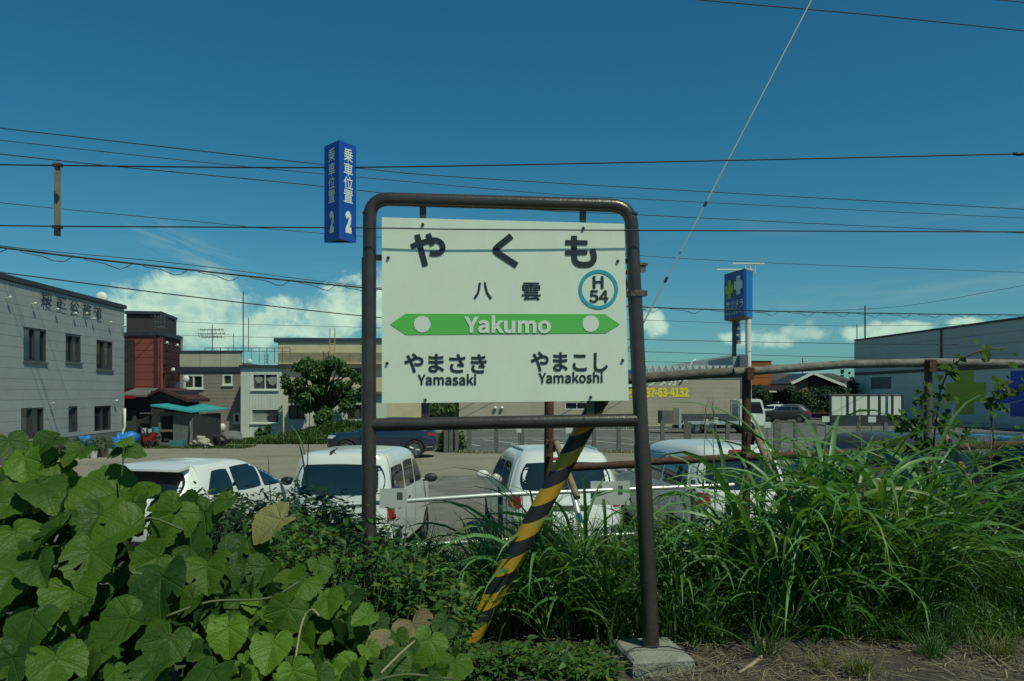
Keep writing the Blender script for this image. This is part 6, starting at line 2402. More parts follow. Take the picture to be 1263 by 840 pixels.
# filling leaves behind them, and the part of the mound outside the frame
while nleaf < 288:
    out = 138 < nleaf <= 185
    small = nleaf > 185
    px = rngv.uniform(-520, -40) if out else (rngv.uniform(-30, 560) if rngv.random() < 0.7 else rngv.uniform(-30, 330))
    ty = float(topy(px))
    if ty > 835:
        continue
    edge_ = rngv.random() < 0.22 and not out
    py = ty + (rngv.uniform(2, 26) if edge_ else 30 + (900 - ty) * rngv.random() ** 0.9)
    dd = depth_at(px, py, 0.05 if edge_ else 0.20 + 0.55 * rngv.random() ** 0.8)
    sz = rngv.choice([32, 44, 54, 62, 70]) * (1.1 if out else (.7 if edge_ else 1))
    if small:
        px = rngv.uniform(-20, 540)
        ty = float(topy(px))
        py = ty + (845 - ty) * rngv.random()
        dd = depth_at(px, py, rngv.uniform(-.02, .28))
        sz = rngv.choice([18, 24, 30, 36])
    s = sz * 2.6 / FPX / 1.42
    if px > 380 and not small:
        s *= 0.7
    a = math.radians(rngv.gauss(8, 48))
    t = Vector((-math.sin(a), -0.3, -math.cos(a)))
    n = Vector((rngv.gauss(.12, .5), -0.6, 0.5 + abs(rngv.gauss(.3, .4))))
    put_leaf(vine, VL['y' if rngv.random() < (0.10 if px < 300 else 0.22) else 'g'][rngv.randrange(NV)], P(px, py, dd), n, t, s)
    nleaf += 1
# inner leaves, the shade inside the mound put into a darker green
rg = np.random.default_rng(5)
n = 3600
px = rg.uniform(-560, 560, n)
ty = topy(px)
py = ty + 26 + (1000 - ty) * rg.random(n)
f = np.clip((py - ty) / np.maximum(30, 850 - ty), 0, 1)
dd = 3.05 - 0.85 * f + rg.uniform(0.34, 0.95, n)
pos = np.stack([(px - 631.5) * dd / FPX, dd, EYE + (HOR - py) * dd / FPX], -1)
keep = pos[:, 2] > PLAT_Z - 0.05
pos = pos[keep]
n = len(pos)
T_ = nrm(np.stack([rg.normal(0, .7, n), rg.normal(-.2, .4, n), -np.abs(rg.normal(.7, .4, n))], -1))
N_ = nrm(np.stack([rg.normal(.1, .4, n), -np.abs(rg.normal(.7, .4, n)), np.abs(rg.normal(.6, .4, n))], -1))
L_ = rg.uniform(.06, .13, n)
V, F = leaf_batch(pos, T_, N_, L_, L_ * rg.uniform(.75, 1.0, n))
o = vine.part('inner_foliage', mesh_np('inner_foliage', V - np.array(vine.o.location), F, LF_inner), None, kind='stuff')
# stems
stems = [[(60, 700, 2.6), (120, 690, 2.75), (175, 640, 2.9), (230, 655, 2.9)], [(360, 840, 2.3), (372, 770, 2.5), (384, 752, 2.52), (394, 760, 2.5)], [(205, 760, 2.6), (260, 742, 2.7), (330, 738, 2.75), (372, 716, 2.8)], [(150, 590, 2.98), (152, 566, 2.98), (153, 545, 2.98)],
         [(470, 830, 2.35), (494, 806, 2.45), (512, 790, 2.5)], [(0, 640, 2.8), (60, 628, 2.9), (110, 640, 2.9)], [(455, 842, 2.3), (500, 832, 2.4), (560, 838, 2.45)]]
for k, kn in enumerate(stems):
    b = MB()
    pp = [P(*q) for q in kn]
    fine = []
    ext = [pp[0] * 2 - pp[1]] + pp + [pp[-1] * 2 - pp[-2]]
    for i in range(1, len(ext) - 2):
        p0, p1, p2, p3 = ext[i - 1:i + 3]
        for j in range(5):
            t = j / 5
            fine.append(0.5 * ((2 * p1) + (p2 - p0) * t + (2 * p0 - 5 * p1 + 4 * p2 - p3) * t * t + (3 * p1 - p0 - 3 * p2 + p3) * t ** 3))
    fine.append(pp[-1])
    b.v = []
    b.path([q - Vector(vine.o.location) for q in fine], [0.0036 if k in (1, 3, 4) else 0.0045] * (len(fine) - 1) + [0.002], 6)
    vine.part('vine_stem', b, mat('tendril_tan', (0.26, 0.22, 0.11), 0.6) if k in (1, 4) else M_stem, smooth=True)


# weeds: leafy stems; a height field over the platform
def weeds(name, label, cat, n, pxr, dr, hfun, lsize, m, seed, up=0.5, stemm=None, dens=1.0, wide=0.55, kind=None, minh=0.0):
    rg = np.random.default_rng(seed)
    ns = max(3, n // 14)
    sx_ = rg.uniform(*pxr, ns)
    sd = rg.uniform(*dr, ns)
    Xs = (sx_ - 631.5) * sd / FPX
    gz = np.array([ground_z(a, c) for a, c in zip(Xs, sd)])
    topz = hfun(sx_, sd)
    H = np.maximum(topz - gz, 0.05) * rg.uniform(.55, 1.05, ns)
    lean = rg.normal(0, .16, (ns, 2))
    reps = 14
    i = np.repeat(np.arange(ns), reps)
    t = np.maximum(minh, rg.random(len(i)) ** 0.8)
    base = np.stack([Xs[i] + lean[i, 0] * t * H[i], sd[i] + lean[i, 1] * t * H[i], gz[i] + t * H[i]], -1)
    ph = rg.uniform(0, 2 * np.pi, len(i))
    off = rg.uniform(0.0, 0.05, len(i))
    base[:, 0] += np.cos(ph) * off
    base[:, 1] += np.sin(ph) * off
    T_ = np.stack([np.cos(ph), np.sin(ph), rg.normal(.0, .45, len(i))], -1)
    N_ = np.stack([rg.normal(0, .35, len(i)), rg.normal(-.25, .35, len(i)), np.full(len(i), 1.0)], -1)
    L_ = rg.uniform(*lsize, len(i))
    V, F = leaf_batch(base, T_, N_, L_, L_ * rg.uniform(wide * .7, wide * 1.2, len(i)))
    cx, cy = float(Xs.mean()), float(sd.mean())
    loc = (cx, cy, ground_z(cx, cy))
    T = Thing(name, label, cat, loc)
    T.part('leaves', mesh_np('leaves', V - np.array(loc), F, m), None, kind='stuff')
    # stems as three-sided tapers
    b0 = np.stack([Xs, sd, gz - .02], -1)
    b1 = np.stack([Xs + lean[:, 0] * H, sd + lean[:, 1] * H, gz + H], -1)
    Vs, Fs = [], []
    for k in range(3):
        a = 2 * math.pi * k / 3
        Vs.append(b0 + np.array([math.cos(a), math.sin(a), 0]) * 0.0020)
    Vs.append(b1)
    V = np.stack(Vs, 1).reshape(-1, 3)
    F = (np.arange(ns)[:, None, None] * 4 + np.array([(0, 1, 3), (1, 2, 3), (2, 0, 3)])[None]).reshape(-1, 3)
    T.part('stems', mesh_np('stems', V - np.array(loc), F, stemm or M_stem), None, kind='stuff')
    return T


def hpix(xs, ys):
    return lambda px, d: EYE + (HOR - np.interp(px, xs, ys)) * d / FPX


weeds('weed_thicket', 'thicket of small dark-leaved weeds round the foot of the left sign post', 'weeds', 15000, (320, 570), (3.6, 4.9), hpix([330, 380, 430, 470, 520, 560, 600, 640], [640, 628, 640, 655, 676, 710, 720, 720]), (.028, .065), LF_weed, 31)
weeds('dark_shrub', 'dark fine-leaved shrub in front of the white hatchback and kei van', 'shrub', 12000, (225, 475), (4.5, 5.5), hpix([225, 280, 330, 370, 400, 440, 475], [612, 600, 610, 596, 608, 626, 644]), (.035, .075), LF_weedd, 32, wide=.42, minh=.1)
weeds('low_weeds', 'low mixed weeds at the foot of the striped guard tube', 'weeds', 4600, (470, 760), (3.6, 4.07), hpix([470, 520, 560, 600, 630, 665, 700, 730, 760], [786, 800, 790, 812, 786, 816, 800, 824, 812]), (.025, .055), LF_weed, 33)
weeds('right_thicket', 'leafy creeper thicket at the right edge under the pipe fence', 'thicket', 6500, (1165, 1480), (4.7, 5.9), hpix([1165, 1200, 1230, 1263, 1480], [620, 572, 545, 535, 530]), (.035, .085), LF_weed, 34, wide=.7)
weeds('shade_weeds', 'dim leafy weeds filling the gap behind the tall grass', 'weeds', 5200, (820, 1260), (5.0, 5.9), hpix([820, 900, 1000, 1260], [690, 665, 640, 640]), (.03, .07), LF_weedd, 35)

# dense grass between the sign posts
def grass_patch(name, label, n, pxr, dr, hrange, wr, m, seed, spread=1.0, th=(0.05, 0.5, 0.6, 2.1), kind=None, cat='grass'):
    rg = np.random.default_rng(seed)
    ncl = max(4, n // 26)
    cxp = rg.uniform(*pxr, ncl)
    cd = rg.uniform(*dr, ncl)
    i = rg.integers(0, ncl, n)
    cX = (cxp - 631.5) * cd / FPX
    base = np.stack([cX[i] + rg.normal(0, .045, n), cd[i] + rg.normal(0, .045, n), np.zeros(n)], -1)
    base[:, 2] = [ground_z(a, c) - .01 for a, c in zip(base[:, 0], base[:, 1])]
    hf = rg.uniform(.7, 1.1, ncl)[i]
    L_ = rg.uniform(*hrange, n) * hf
    V, F = blade_batch(base, rg.uniform(0, 2 * np.pi, n), L_, rg.uniform(*wr, n), rg.uniform(th[0], th[1], n), rg.uniform(th[2], th[3], n), 6, rg.normal(0, .7, n))
    loc = np.array([base[:, 0].mean(), base[:, 1].mean(), base[:, 2].min()])
    o = link(name, mesh_np(name, V - loc, F, m), None, 'stuff')
    o.location = loc
    o['label'] = label
    o['category'] = cat
    return o


grass_patch('rough_grass', 'rough arching grass between the striped guard and the right post', 3400, (585, 880), (4.2, 5.5), (.36, .74), (.007, .016), LF_grass2, 41)
grass_patch('bank_grass', 'shorter grass down the bank below the galvanised rails', 2600, (360, 1250), (5.4, 7.2), (.30, .62), (.006, .013), LF_grass2, 42)
grass_patch('back_grass', 'grass among the weeds left of the striped guard', 900, (420, 620), (4.3, 5.4), (.35, .75), (.006, .013), LF_grass2, 43)
grass_patch('front_grass', 'short grass along the front foot of the tall clump', 2000, (862, 1330), (4.22, 4.55), (.12, .38), (.005, .011), LF_grass2, 46)
grass_patch('edge_grass', 'thin drooping grass right of the big tall clump', 1800, (1110, 1300), (4.4, 5.3), (.5, .95), (.004, .008), LF_grass2, 44, th=(.05, .4, .8, 2.3))

# big clump of tall arching grass
def tall_clump(name, label, culms, seed, nobj):
    """culms: list of (px, d, n, height, lean spread)"""
    rgn = random.Random(seed)
    T = Thing(name, label, 'tall grass', (P(sum(c[0] for c in culms) / len(culms), 700, 4.6).x, 4.6, PLAT_Z))
    base = np.array(T.o.location)
    # shared blade shapes, length 1 along +X
    shp = []
    rs = np.random.default_rng(seed)
    for k in range(14):
        th0, th1 = rs.uniform(.20, .55), rs.uniform(1.6, 2.6)
        V, F = blade_batch(np.zeros((1, 3)), np.zeros(1), np.ones(1), np.array([rs.uniform(.027, .043)]), np.array([th0]), np.array([th1]), 9, np.array([rs.normal(0, .8)]), rs.uniform(1.0, 1.7))
        shp.append(mesh_np('blade', V, F, LF_grass))
    allb = []
    cen = (min(c[0] for c in culms) + max(c[0] for c in culms)) / 2
    half = (max(c[0] for c in culms) - min(c[0] for c in culms)) / 2
    stem = MB()
    for px, d, n, h, sp in culms:
        for _ in range(int(n * 1.5)):
            x = (px - 631.5) * d / FPX + rgn.gauss(0, .06)
            y = d + rgn.gauss(0, .06)
            ox_ = (px - cen) / max(1.0, half)
            az_ = math.atan2(rgn.gauss(-.35, .55), ox_ * 1.5 + rgn.gauss(0, .5))
            le = min(1.0, abs(rgn.gauss(.10 + .30 * abs(ox_), sp)))
            H = h * rgn.uniform(.7, 1.08)
            dv = Vector((math.sin(le) * math.cos(az_), math.sin(le) * math.sin(az_), math.cos(le)))
            p0 = Vector((x, y, PLAT_Z - .01))
            stem.path([p0 - Vector(T.o.location), p0 + dv * H * .5 - Vector(T.o.location), p0 + dv * H * .8 - Vector(T.o.location)], [.006, .0045, .003], 5)
            nb = rgn.randint(5, 8)
            a0 = rgn.uniform(0, 6.28)
            for j in range(nb):
                t = 0.02 + 0.74 * (j / (nb - 1)) ** 1.1
                aa = a0 + j * math.pi + rgn.gauss(0, .5)
                # blades lean with their stem
                aa = math.atan2(math.sin(aa) + 0.9 * le * math.sin(az_) * 2, math.cos(aa) + 0.9 * le * math.cos(az_) * 2)
                Lb = rgn.uniform(.55, 1.0) * (0.80 + .30 * t) * (h / .72) ** .6
                allb.append((p0 + dv * H * t, aa, Lb, rgn.randrange(len(shp)), le))
    # those nearest the viewer and highest show largest
    allb.sort(key=lambda q: q[0].y - q[0].z * .5 - q[2] * .4)
    for i, (p, aa, Lb, k, le) in enumerate(allb[:nobj]):
        o = link('blade', shp[k], T.o)
        o.matrix_local = Matrix.Translation(p - Vector(T.o.location)) @ Matrix.Rotation(aa, 4, 'Z') @ Matrix.Rotation(rgn.gauss(.05, .16), 4, 'Y') @ Matrix.Diagonal((Lb, Lb * rgn.uniform(.8, 1.1), Lb * rgn.uniform(.85, 1.15), 1))
    rest = allb[nobj:]
    if rest:
        m_ = len(rest)
        V, F = blade_batch(np.array([tuple(q[0]) for q in rest]) - base, np.array([q[1] for q in rest]), np.array([q[2] for q in rest]), np.array([q[2] * .028 for q in rest]), rs.uniform(.1, .4, m_), rs.uniform(1.3, 2.5, m_), 8, rs.normal(0, .8, m_))
        T.part('rear_blades', mesh_np('rear_blades', V, F, LF_grass), None, kind='stuff')
    T.part('stems', stem, M_stem, smooth=True, kind='stuff')
    return T


tall_clump('tall_grass', 'big clump of tall broad-bladed arching grass right of the sign', [(885, 4.65, 4, .50, .2), (915, 4.5, 6, .58, .2), (950, 4.5, 8, .66, .2), (985, 4.4, 10, .72, .2), (1020, 4.5, 11, .76, .2), (1055, 4.45, 10, .76, .2), (1090, 4.55, 9, .74, .2), (1125, 4.6, 8, .70, .22), (1160, 4.75, 6, .64, .24), (960, 4.28, 4, .36, .4), (1035, 4.3, 4, .36, .4), (1110, 4.38, 4, .38, .4), (1000, 4.85, 7, .84, .2), (1060, 4.95, 7, .84, .2), (930, 4.9, 5, .66, .2), (1120, 4.95, 6, .8, .22)], 51, 298)

tall_clump('rough_clump', 'smaller tuft of broad arching grass between the striped guard and the right post', [(640, 4.35, 5, .42, .3), (680, 4.3, 6, .45, .3), (715, 4.4, 6, .48, .3), (750, 4.45, 5, .45, .3), (660, 4.7, 5, .55, .3), (730, 4.75, 5, .55, .3), (820, 4.5, 5, .5, .3), (846, 4.35, 3, .45, .3)], 53, 130)

# lone tall stems with narrow seed heads
SGR = 'tall thin flowering grass stems'
for i, (px, d, ytop, lean, lab) in enumerate(((372, 4.5, 488, .05, 'tall thin grass stem rising left of the left sign post'), (341, 4.7, 562, -.05, 'dark folded leaf blade standing up left of the left sign post'), (866, 5.2, 505, .02, 'thin pale stem rising in front of the truck tail'), (884, 5.3, 498, -.03, 'thin pale stem with a feathery top below the truck'), (1022, 5.2, 540, .04, 'pale stem above the left part of the tall clump'), (1072, 5.2, 512, -.06, 'pale feathery stem before the pale panels'))):
    x = X_(px, d)
    gz = ground_z(x, d)
    T = Thing('tall_stalk_grass', lab, 'tall grass', (x, d, gz), group=SGR)
    zt_ = Z_(ytop, d) - gz
    b = MB()
    b.path([(0, 0, 0), (lean * .3, 0, zt_ * .4), (lean * .7, 0, zt_ * .75), (lean, 0, zt_)], [.0045, .004, .003, .0015], 5)
    T.part('stem', b, M_stem if i < 2 else mat('pale_stem', (0.20, 0.20, 0.10), 0.6), smooth=True)
    rs = np.random.default_rng(60 + i)
    m_ = 5
    V, F = blade_batch(np.array([[lean * .5 * q, 0, zt_ * q] for q in rs.uniform(.15, .75, m_)]), rs.uniform(0, 6.28, m_), rs.uniform(.2, .4, m_), rs.uniform(.008, .014, m_), rs.uniform(.2, .5, m_), rs.uniform(1.2, 2.2, m_), 6)
    for q in range(m_):
        Vq = V[q * 18:(q + 1) * 18]
        T.part('blade', mesh_np('blade', Vq, F[:10], LF_grass2), None)
    if i >= 2:
        m_ = 26
        V, F = blade_batch(np.array([[lean * q, 0, zt_ * q] for q in rs.uniform(.86, 1.0, m_)]), rs.uniform(0, 6.28, m_), rs.uniform(.05, .12, m_), rs.uniform(.002, .004, m_), rs.uniform(.1, .4, m_), rs.uniform(.4, 1.2, m_), 5)
        T.part('seed_head', mesh_np('seed_head', V, F, LF_dry), None, kind='stuff')

# pale plume grass by the navy cross
for px, d, lab in ((1222, 5.6, 'spray of pale wiry plumes before the navy cross'), (1199, 5.7, 'smaller pale wiry plume left of the larger one')):
    rs = np.random.default_rng(px)
    m_ = 46
    x = X_(px, d)
    zc_ = Z_(566, d)
    T = Thing('plume_grass', lab, 'plume grass', (x, d, ground_z(x, d)), group='pale plume grasses')
    V, F = blade_batch(np.zeros((m_, 3)) + np.array([0, 0, zc_ - ground_z(x, d)]), rs.uniform(0, 6.28, m_), rs.uniform(.18, .36, m_), rs.uniform(.0025, .004, m_), rs.uniform(.1, .9, m_), rs.uniform(.7, 1.9, m_), 6)
    T.part('plume', mesh_np('plume', V, F, LF_dry), None, kind='stuff')
    b = MB()
    b.path([(0, 0, 0), (.01, 0, .5), (0, 0, zc_ - ground_z(x, d))], [.006, .005, .004], 6)
    T.part('stem', b, M_stem, smooth=True)

# climbing plant on the right fence post
cp = Thing('climbing_plant', 'leafy climbing plant clinging to the right fence post', 'climbing plant', (X_(1145, 6.1), 6.1, .9))
rs = random.Random(77)
paths = [[(1150, 660, 6.1), (1142, 560, 6.08), (1120, 520, 6.05), (1098, 512, 6.0)], [(1150, 640, 6.1), (1152, 540, 6.05), (1160, 480, 6.02), (1172, 452, 6.0), (1190, 440, 5.95), (1212, 432, 5.9), (1244, 428, 5.85)], [(1140, 600, 6.1), (1135, 520, 6.0), (1140, 470, 6.0)], [(1160, 640, 6.0), (1170, 540, 6.0), (1176, 500, 6.0)], [(1105, 560, 6.0), (1085, 545, 5.95), (1060, 548, 5.9)], [(1226, 560, 5.8), (1222, 500, 5.8), (1230, 478, 5.8), (1250, 470, 5.75)]]
for kn in paths:
    pp = [P(*q) for q in kn]
    b = MB()
    b.path([q - Vector(cp.o.location) for q in pp], [.007] * (len(pp) - 1) + [.003], 6)
    cp.part('stem', b, M_stemb, smooth=True)
    tot = len(pp) - 1
    nl = 13 * tot
    for k in range(nl):
        t = (0.2 + 0.8 * rs.random()) * tot
        i = min(int(t), tot - 1)
        q = pp[i].lerp(pp[i + 1], t - i) + Vector((rs.gauss(0, .05), rs.gauss(-.03, .05), rs.gauss(0, .045)))
        if kn[0][0] == 1150 and kn[0][1] == 640 and i >= 3 and rs.random() < .72:
            continue
        a = rs.gauss(0, .9)
        put_leaf(cp, VL['y' if rs.random() < .1 else 'g'][rs.randrange(NV)], q, Vector((rs.gauss(.1, .5), -.7, .5 + rs.random() * .5)), Vector((-math.sin(a), -.2, -math.cos(a))), rs.uniform(.028, .055))

# small tufts on the bare strip, lower right
TG = 'small grass tufts on the bare strip'
for i, (px, py, d, n, h, m, lab) in enumerate(((1150, 815, 3.95, 150, .20, LF_tuft, 'green grass tuft lowest of the four on the bare strip'), (1165, 792, 4.2, 130, .24, LF_tuft, 'taller green tuft just behind the lowest green tuft'), (1063, 842, 3.7, 120, .17, LF_tufty, 'yellowing grass tuft at the bottom edge left of the green ones'), (1232, 818, 3.95, 110, .18, LF_tufty, 'yellow-green tuft nearest the lower right corner'), (945, 812, 3.95, 50, .36, LF_grass2, 'sparse upright tuft just right of the concrete block'), (885, 800, 4.2, 70, .22, LF_tuft, 'low tuft close to the back right corner of the concrete block'), (1010, 826, 3.8, 45, .14, LF_tufty, 'thin yellowish tuft left of the yellowing one at the bottom edge'), (1205, 800, 4.1, 60, .20, LF_tuft, 'green tuft just behind the tuft nearest the lower right corner'))):
    rs = np.random.default_rng(90 + i)
    x = X_(px, d)
    V, F = blade_batch(np.stack([rs.normal(0, .03, n), rs.normal(0, .03, n), np.full(n, -.01)], -1), rs.uniform(0, 6.28, n), rs.uniform(.55, 1.1, n) * h, rs.uniform(.003, .006, n), rs.uniform(.05, .75, n), rs.uniform(.5, 1.7, n), 6, rs.normal(0, .5, n))
    T = Thing('grass_tuft', lab, 'grass tuft', (x, d, PLAT_Z + .005), group=TG)
    T.part('blades', mesh_np('blades', V, F, m), None, kind='stuff')

# dry litter on the platform strip
rs = np.random.default_rng(101)
n = 5200
X0 = np.concatenate([rs.uniform(.55, 3.6, n - 1500), rs.uniform(-1.2, 3.6, 1500)])
Y0 = rs.uniform(2.9, 4.75, n)
p = np.stack([X0, Y0, PLAT_Z + rs.uniform(.004, .035, n)], -1)
aa = rs.uniform(0, 6.28, n)
V, F = blade_batch(p, aa, rs.uniform(.03, .16, n), rs.uniform(.002, .007, n), rs.uniform(1.25, 1.55, n), rs.uniform(1.4, 1.85, n), 4)
o = link('dry_litter', mesh_np('dry_litter', V, F, LF_dry), None, 'stuff')
# bits of small stones
n = 900
b = MB()
rr = random.Random(9)
for i in range(n):
    x, y = rr.uniform(.4, 3.8), rr.uniform(2.9, 4.7)
    s = rr.uniform(.004, .014)
    b.ellipsoid((x, y, PLAT_Z + .01 + s * .4), (s * rr.uniform(.8, 1.5), s, s * .7), 5, 3)
setting('pebbles', b, mat('pebble_grey', (0.17, 0.165, 0.14), 0.9, 0.4, 20), 'stuff')
# fallen twig on the strip
b = MB()
b.path([P(862, 788, 4.35), P(910, 783, 4.3), P(952, 778, 4.3)], [.005, .004, .003], 6)
single('dry_stalk', b, mat('pale_straw', (0.36, 0.32, 0.22), 0.7), 'pale dry stalk lying on the ground under the tall grass', 'dry stalk', smooth=True)
b = MB()
b.path([P(905, 836, 3.75), P(925, 822, 3.85), P(942, 808, 3.95)], [.011, .012, .008], 6)
single('dry_stalk', b, mat('pale_straw2', (0.32, 0.26, 0.15), 0.7), 'short thick dry stalk right of the concrete block', 'dry stalk', smooth=True)


# ------------------------------------------------------------------ far trees, hedges and verge
def leafcrown(T, name, clumps, n, ls, m, seed):
    """leaf sized faces spread through clumps: (x, y, z, rx, ry, rz)"""
    rs = np.random.default_rng(seed)
    c = np.array(clumps, dtype=float)
    wts = (c[:, 3] * c[:, 4] * c[:, 5]) ** .67
    i = rs.choice(len(c), n, p=wts / wts.sum())
    v = nrm(rs.normal(0, 1, (n, 3)))
    r = rs.random(n) ** .38
    pos = c[i, :3] + v * r[:, None] * c[i, 3:6] * rs.uniform(.8, 1.12, (n, 1))
    N_ = nrm(v + np.stack([rs.normal(0, .4, n), rs.normal(-.1, .4, n), rs.normal(.5, .4, n)], -1))
    T_ = nrm(np.cross(N_, rs.normal(0, 1, (n, 3))) + np.array([0, 0, -.4]))
    L_ = rs.uniform(*ls, n)
    V, F = leaf_batch(pos - T.loc, T_, N_, L_, L_ * rs.uniform(.5, .8, n))
    return T.part(name, mesh_np(name, V, F, m), None, kind='stuff')


def tree_like(name, label, cat, px, d, clumps_px, n, ls, m, seed, trunk=True, group=None):
    x = X_(px, d)
    T = Thing(name, label, cat, (x, d, 0), group=group)
    cl = []
    for cx, cy, rx, ry, dd in clumps_px:
        e = d + dd
        cl.append((X_(cx, e), e, Z_(cy, e), rx * e / FPX, min(rx, ry) * e / FPX * 1.1, ry * e / FPX))
    leafcrown(T, 'crown', cl, n, ls, m, seed)
    if trunk:
        b = MB()
        top = sum((Vector(c[:3]) for c in cl), Vector()) / len(cl) - Vector((x, d, 0))
        b.path([(0, 0, -.05), (top.x * .3, 0, top.z * .4), (top.x * .8, 0, top.z * .9)], [.16, .12, .07], 8)
        tr = T.part('trunk', b, M_bark, smooth=True)
        for k, c in enumerate(cl):
            b = MB()
            e = Vector(c[:3]) - Vector((x, d, 0))
            b.path([(top.x * .3, 0, top.z * (.35 + .05 * (k % 3))), (e * .6 + Vector((top.x * .1, 0, top.z * .25))), e], [.07, .05, .02], 6)
            T.part('limb', b, M_bark, smooth=True)
    return T


rt = random.Random(6)
cl_ = []
for k in range(34):
    a, q = rt.uniform(0, 6.28), rt.random() ** .55
    cx_, cy_ = 400 + 46 * q * math.cos(a), 476 + 30 * q * math.sin(a) - 4
    if cx_ < 372 and cy_ < 452:
        cy_ += 10
    cl_.append((cx_, cy_, rt.uniform(7, 13), rt.uniform(5, 9), rt.uniform(-1.2, 1.2)))
cl_ += [(352, 470, 7, 10, 0), (448, 486, 9, 12, 0), (402, 510, 10, 12, -.2), (428, 500, 12, 10, 0), (380, 500, 12, 9, -.3), (365, 452, 7, 6, 0), (395, 447, 9, 5, 0), (420, 449, 8, 5, 0)]
tree_like('bushy_tree', 'dark bushy tree standing before the cream building and left post', 'tree', 395, 43.0, cl_, 9500, (.09, .24), LF_tree, 201)
tree_like('young_bush', 'lighter green bush under the bushy tree', 'bush', 398, 42.4, [(396, 515, 10, 10, 0), (402, 528, 14, 10, 0), (388, 532, 10, 8, 0)], 1300, (.10, .20), LF_turf, 202, trunk=False)
# verge grass and weeds before the houses
rs = np.random.default_rng(211)
n = 15000
X0 = rs.uniform(X_(255, 41), X_(560, 41), n)
Y0 = rs.uniform(39.6, 43.6, n)
mound = np.exp(-((X0 - X_(430, 42)) / 2.6) ** 2) * .75
hgt = rs.uniform(.10, .38, n) * (0.45 + np.clip((X0 - X_(280, 41)) / 3, 0, 1.0))
p = np.stack([X0, Y0, mound * np.clip((Y0 - 39.8) / 2.5, 0, 1)], -1)
V, F = blade_batch(p, rs.uniform(0, 6.28, n), hgt, rs.uniform(.03, .07, n), rs.uniform(0, .6, n), rs.uniform(.6, 1.8, n), 4)
link('verge_grass', mesh_np('verge_grass', V, F, LF_turf), None, 'stuff')
b = MB()
gx0, gx1 = X_(345, 42), X_(560, 42)
nx_ = 24
for j, yy in enumerate((39.8, 41.0, 42.3, 45.0)):
    for i in range(nx_ + 1):
        xx = gx0 + (gx1 - gx0) * i / nx_
        b.v.append((xx, yy, -.02 + .78 * math.exp(-((xx - X_(430, 42)) / 2.6) ** 2) * min(1, max(0, (yy - 39.8) / 2.5))))
for j in range(3):
    for i in range(nx_):
        b.f.append((j * (nx_ + 1) + i, j * (nx_ + 1) + i + 1, (j + 1) * (nx_ + 1) + i + 1, (j + 1) * (nx_ + 1) + i))
        b.mi.append(0)
setting('grass_bank', b, mat('bank_soil', (.055, .075, .03), .95, .3, 2), smooth=True)
rs = np.random.default_rng(213)
n = 2600
X0 = rs.uniform(X_(560, 34), X_(1120, 34), n)
Y0 = 33.9 + rs.normal(0, .22, n) + .25 * np.sin(X0 * 1.7)
V, F = blade_batch(np.stack([X0, Y0, np.zeros(n)], -1), rs.uniform(0, 6.28, n), rs.uniform(.04, .20, n), rs.uniform(.02, .04, n), rs.uniform(0, .6, n), rs.uniform(.6, 1.8, n), 4)
link('edge_weeds', mesh_np('edge_weeds', V, F, LF_dry), None, 'stuff')
rs = np.random.default_rng(212)
n = 5000
X0 = rs.uniform(X_(155, 38), X_(330, 40), n)
Y0 = rs.uniform(36.5, 38.3, n)
V, F = blade_batch(np.stack([X0, Y0, np.zeros(n)], -1), rs.uniform(0, 6.28, n), rs.uniform(.03, .16, n), rs.uniform(.02, .05, n), rs.uniform(0, .6, n), rs.uniform(.6, 1.8, n), 4)
link('yard_grass', mesh_np('yard_grass', V, F, LF_turf), None, 'stuff')
for px, d, h, lab in ((318, 44.0, 530, 'weed clump against the foot of the white house'), (328, 44.1, 527, 'taller weed clump at the right foot of the white house')):
    tree_like('weed_clump', lab, 'weeds', px, d, [(px, h + 6, 3.5, 8, 0), (px + 3, h + 2, 2.5, 6, 0)], 260, (.10, .22), LF_tree, px, trunk=False, group='weed clumps against the white house')
tree_like('lot_bush', 'green bush behind the tail of the navy crossover', 'bush', 556, 34.8, [(556, 540, 14, 20, 0), (548, 552, 12, 12, 0), (566, 546, 10, 18, .2), (552, 526, 8, 10, .3)], 2400, (.07, .15), LF_turf, 221, trunk=False)
tree_like('shop_bush', 'bush seen under the sign board left of the tan shop', 'bush', 543, 50, [(540, 507, 16, 11, 0), (556, 505, 10, 12, 0), (530, 510, 8, 9, 0)], 1300, (.10, .22), LF_turf, 222, trunk=False)
HG = 'dark hedges before the gabled house'
for i, (px, d, cl, n, lab) in enumerate(((938, 78, [(935, 485, 12, 11, 0), (930, 492, 8, 12, 0), (945, 490, 8, 10, 0)], 1600, 'rounded dark bush right of the tower sign pole'), (975, 79, [(973, 483, 7, 12, 0), (977, 490, 7, 14, 0)], 1000, 'narrow dark bush at the left corner of the gabled house'),
                                     (1012, 77, [(990, 492, 12, 12, 0), (1003, 489, 13, 12, .5), (1018, 487, 12, 12, 0), (1030, 491, 10, 14, .5), (1040, 489, 12, 14, 0), (1000, 499, 16, 10, -.5), (1022, 500, 16, 9, -.5)], 4200, 'long dark hedge in front of the gabled house'), (1052, 78.5, [(1052, 480, 9, 14, 0), (1050, 494, 10, 12, 0)], 1300, 'taller dark bush at the corner of the big grey store'))):
    tree_like('dark_hedge', lab, 'hedge', px, d, cl, n, (.14, .32), LF_hedge, 230 + i, trunk=False, group=HG)
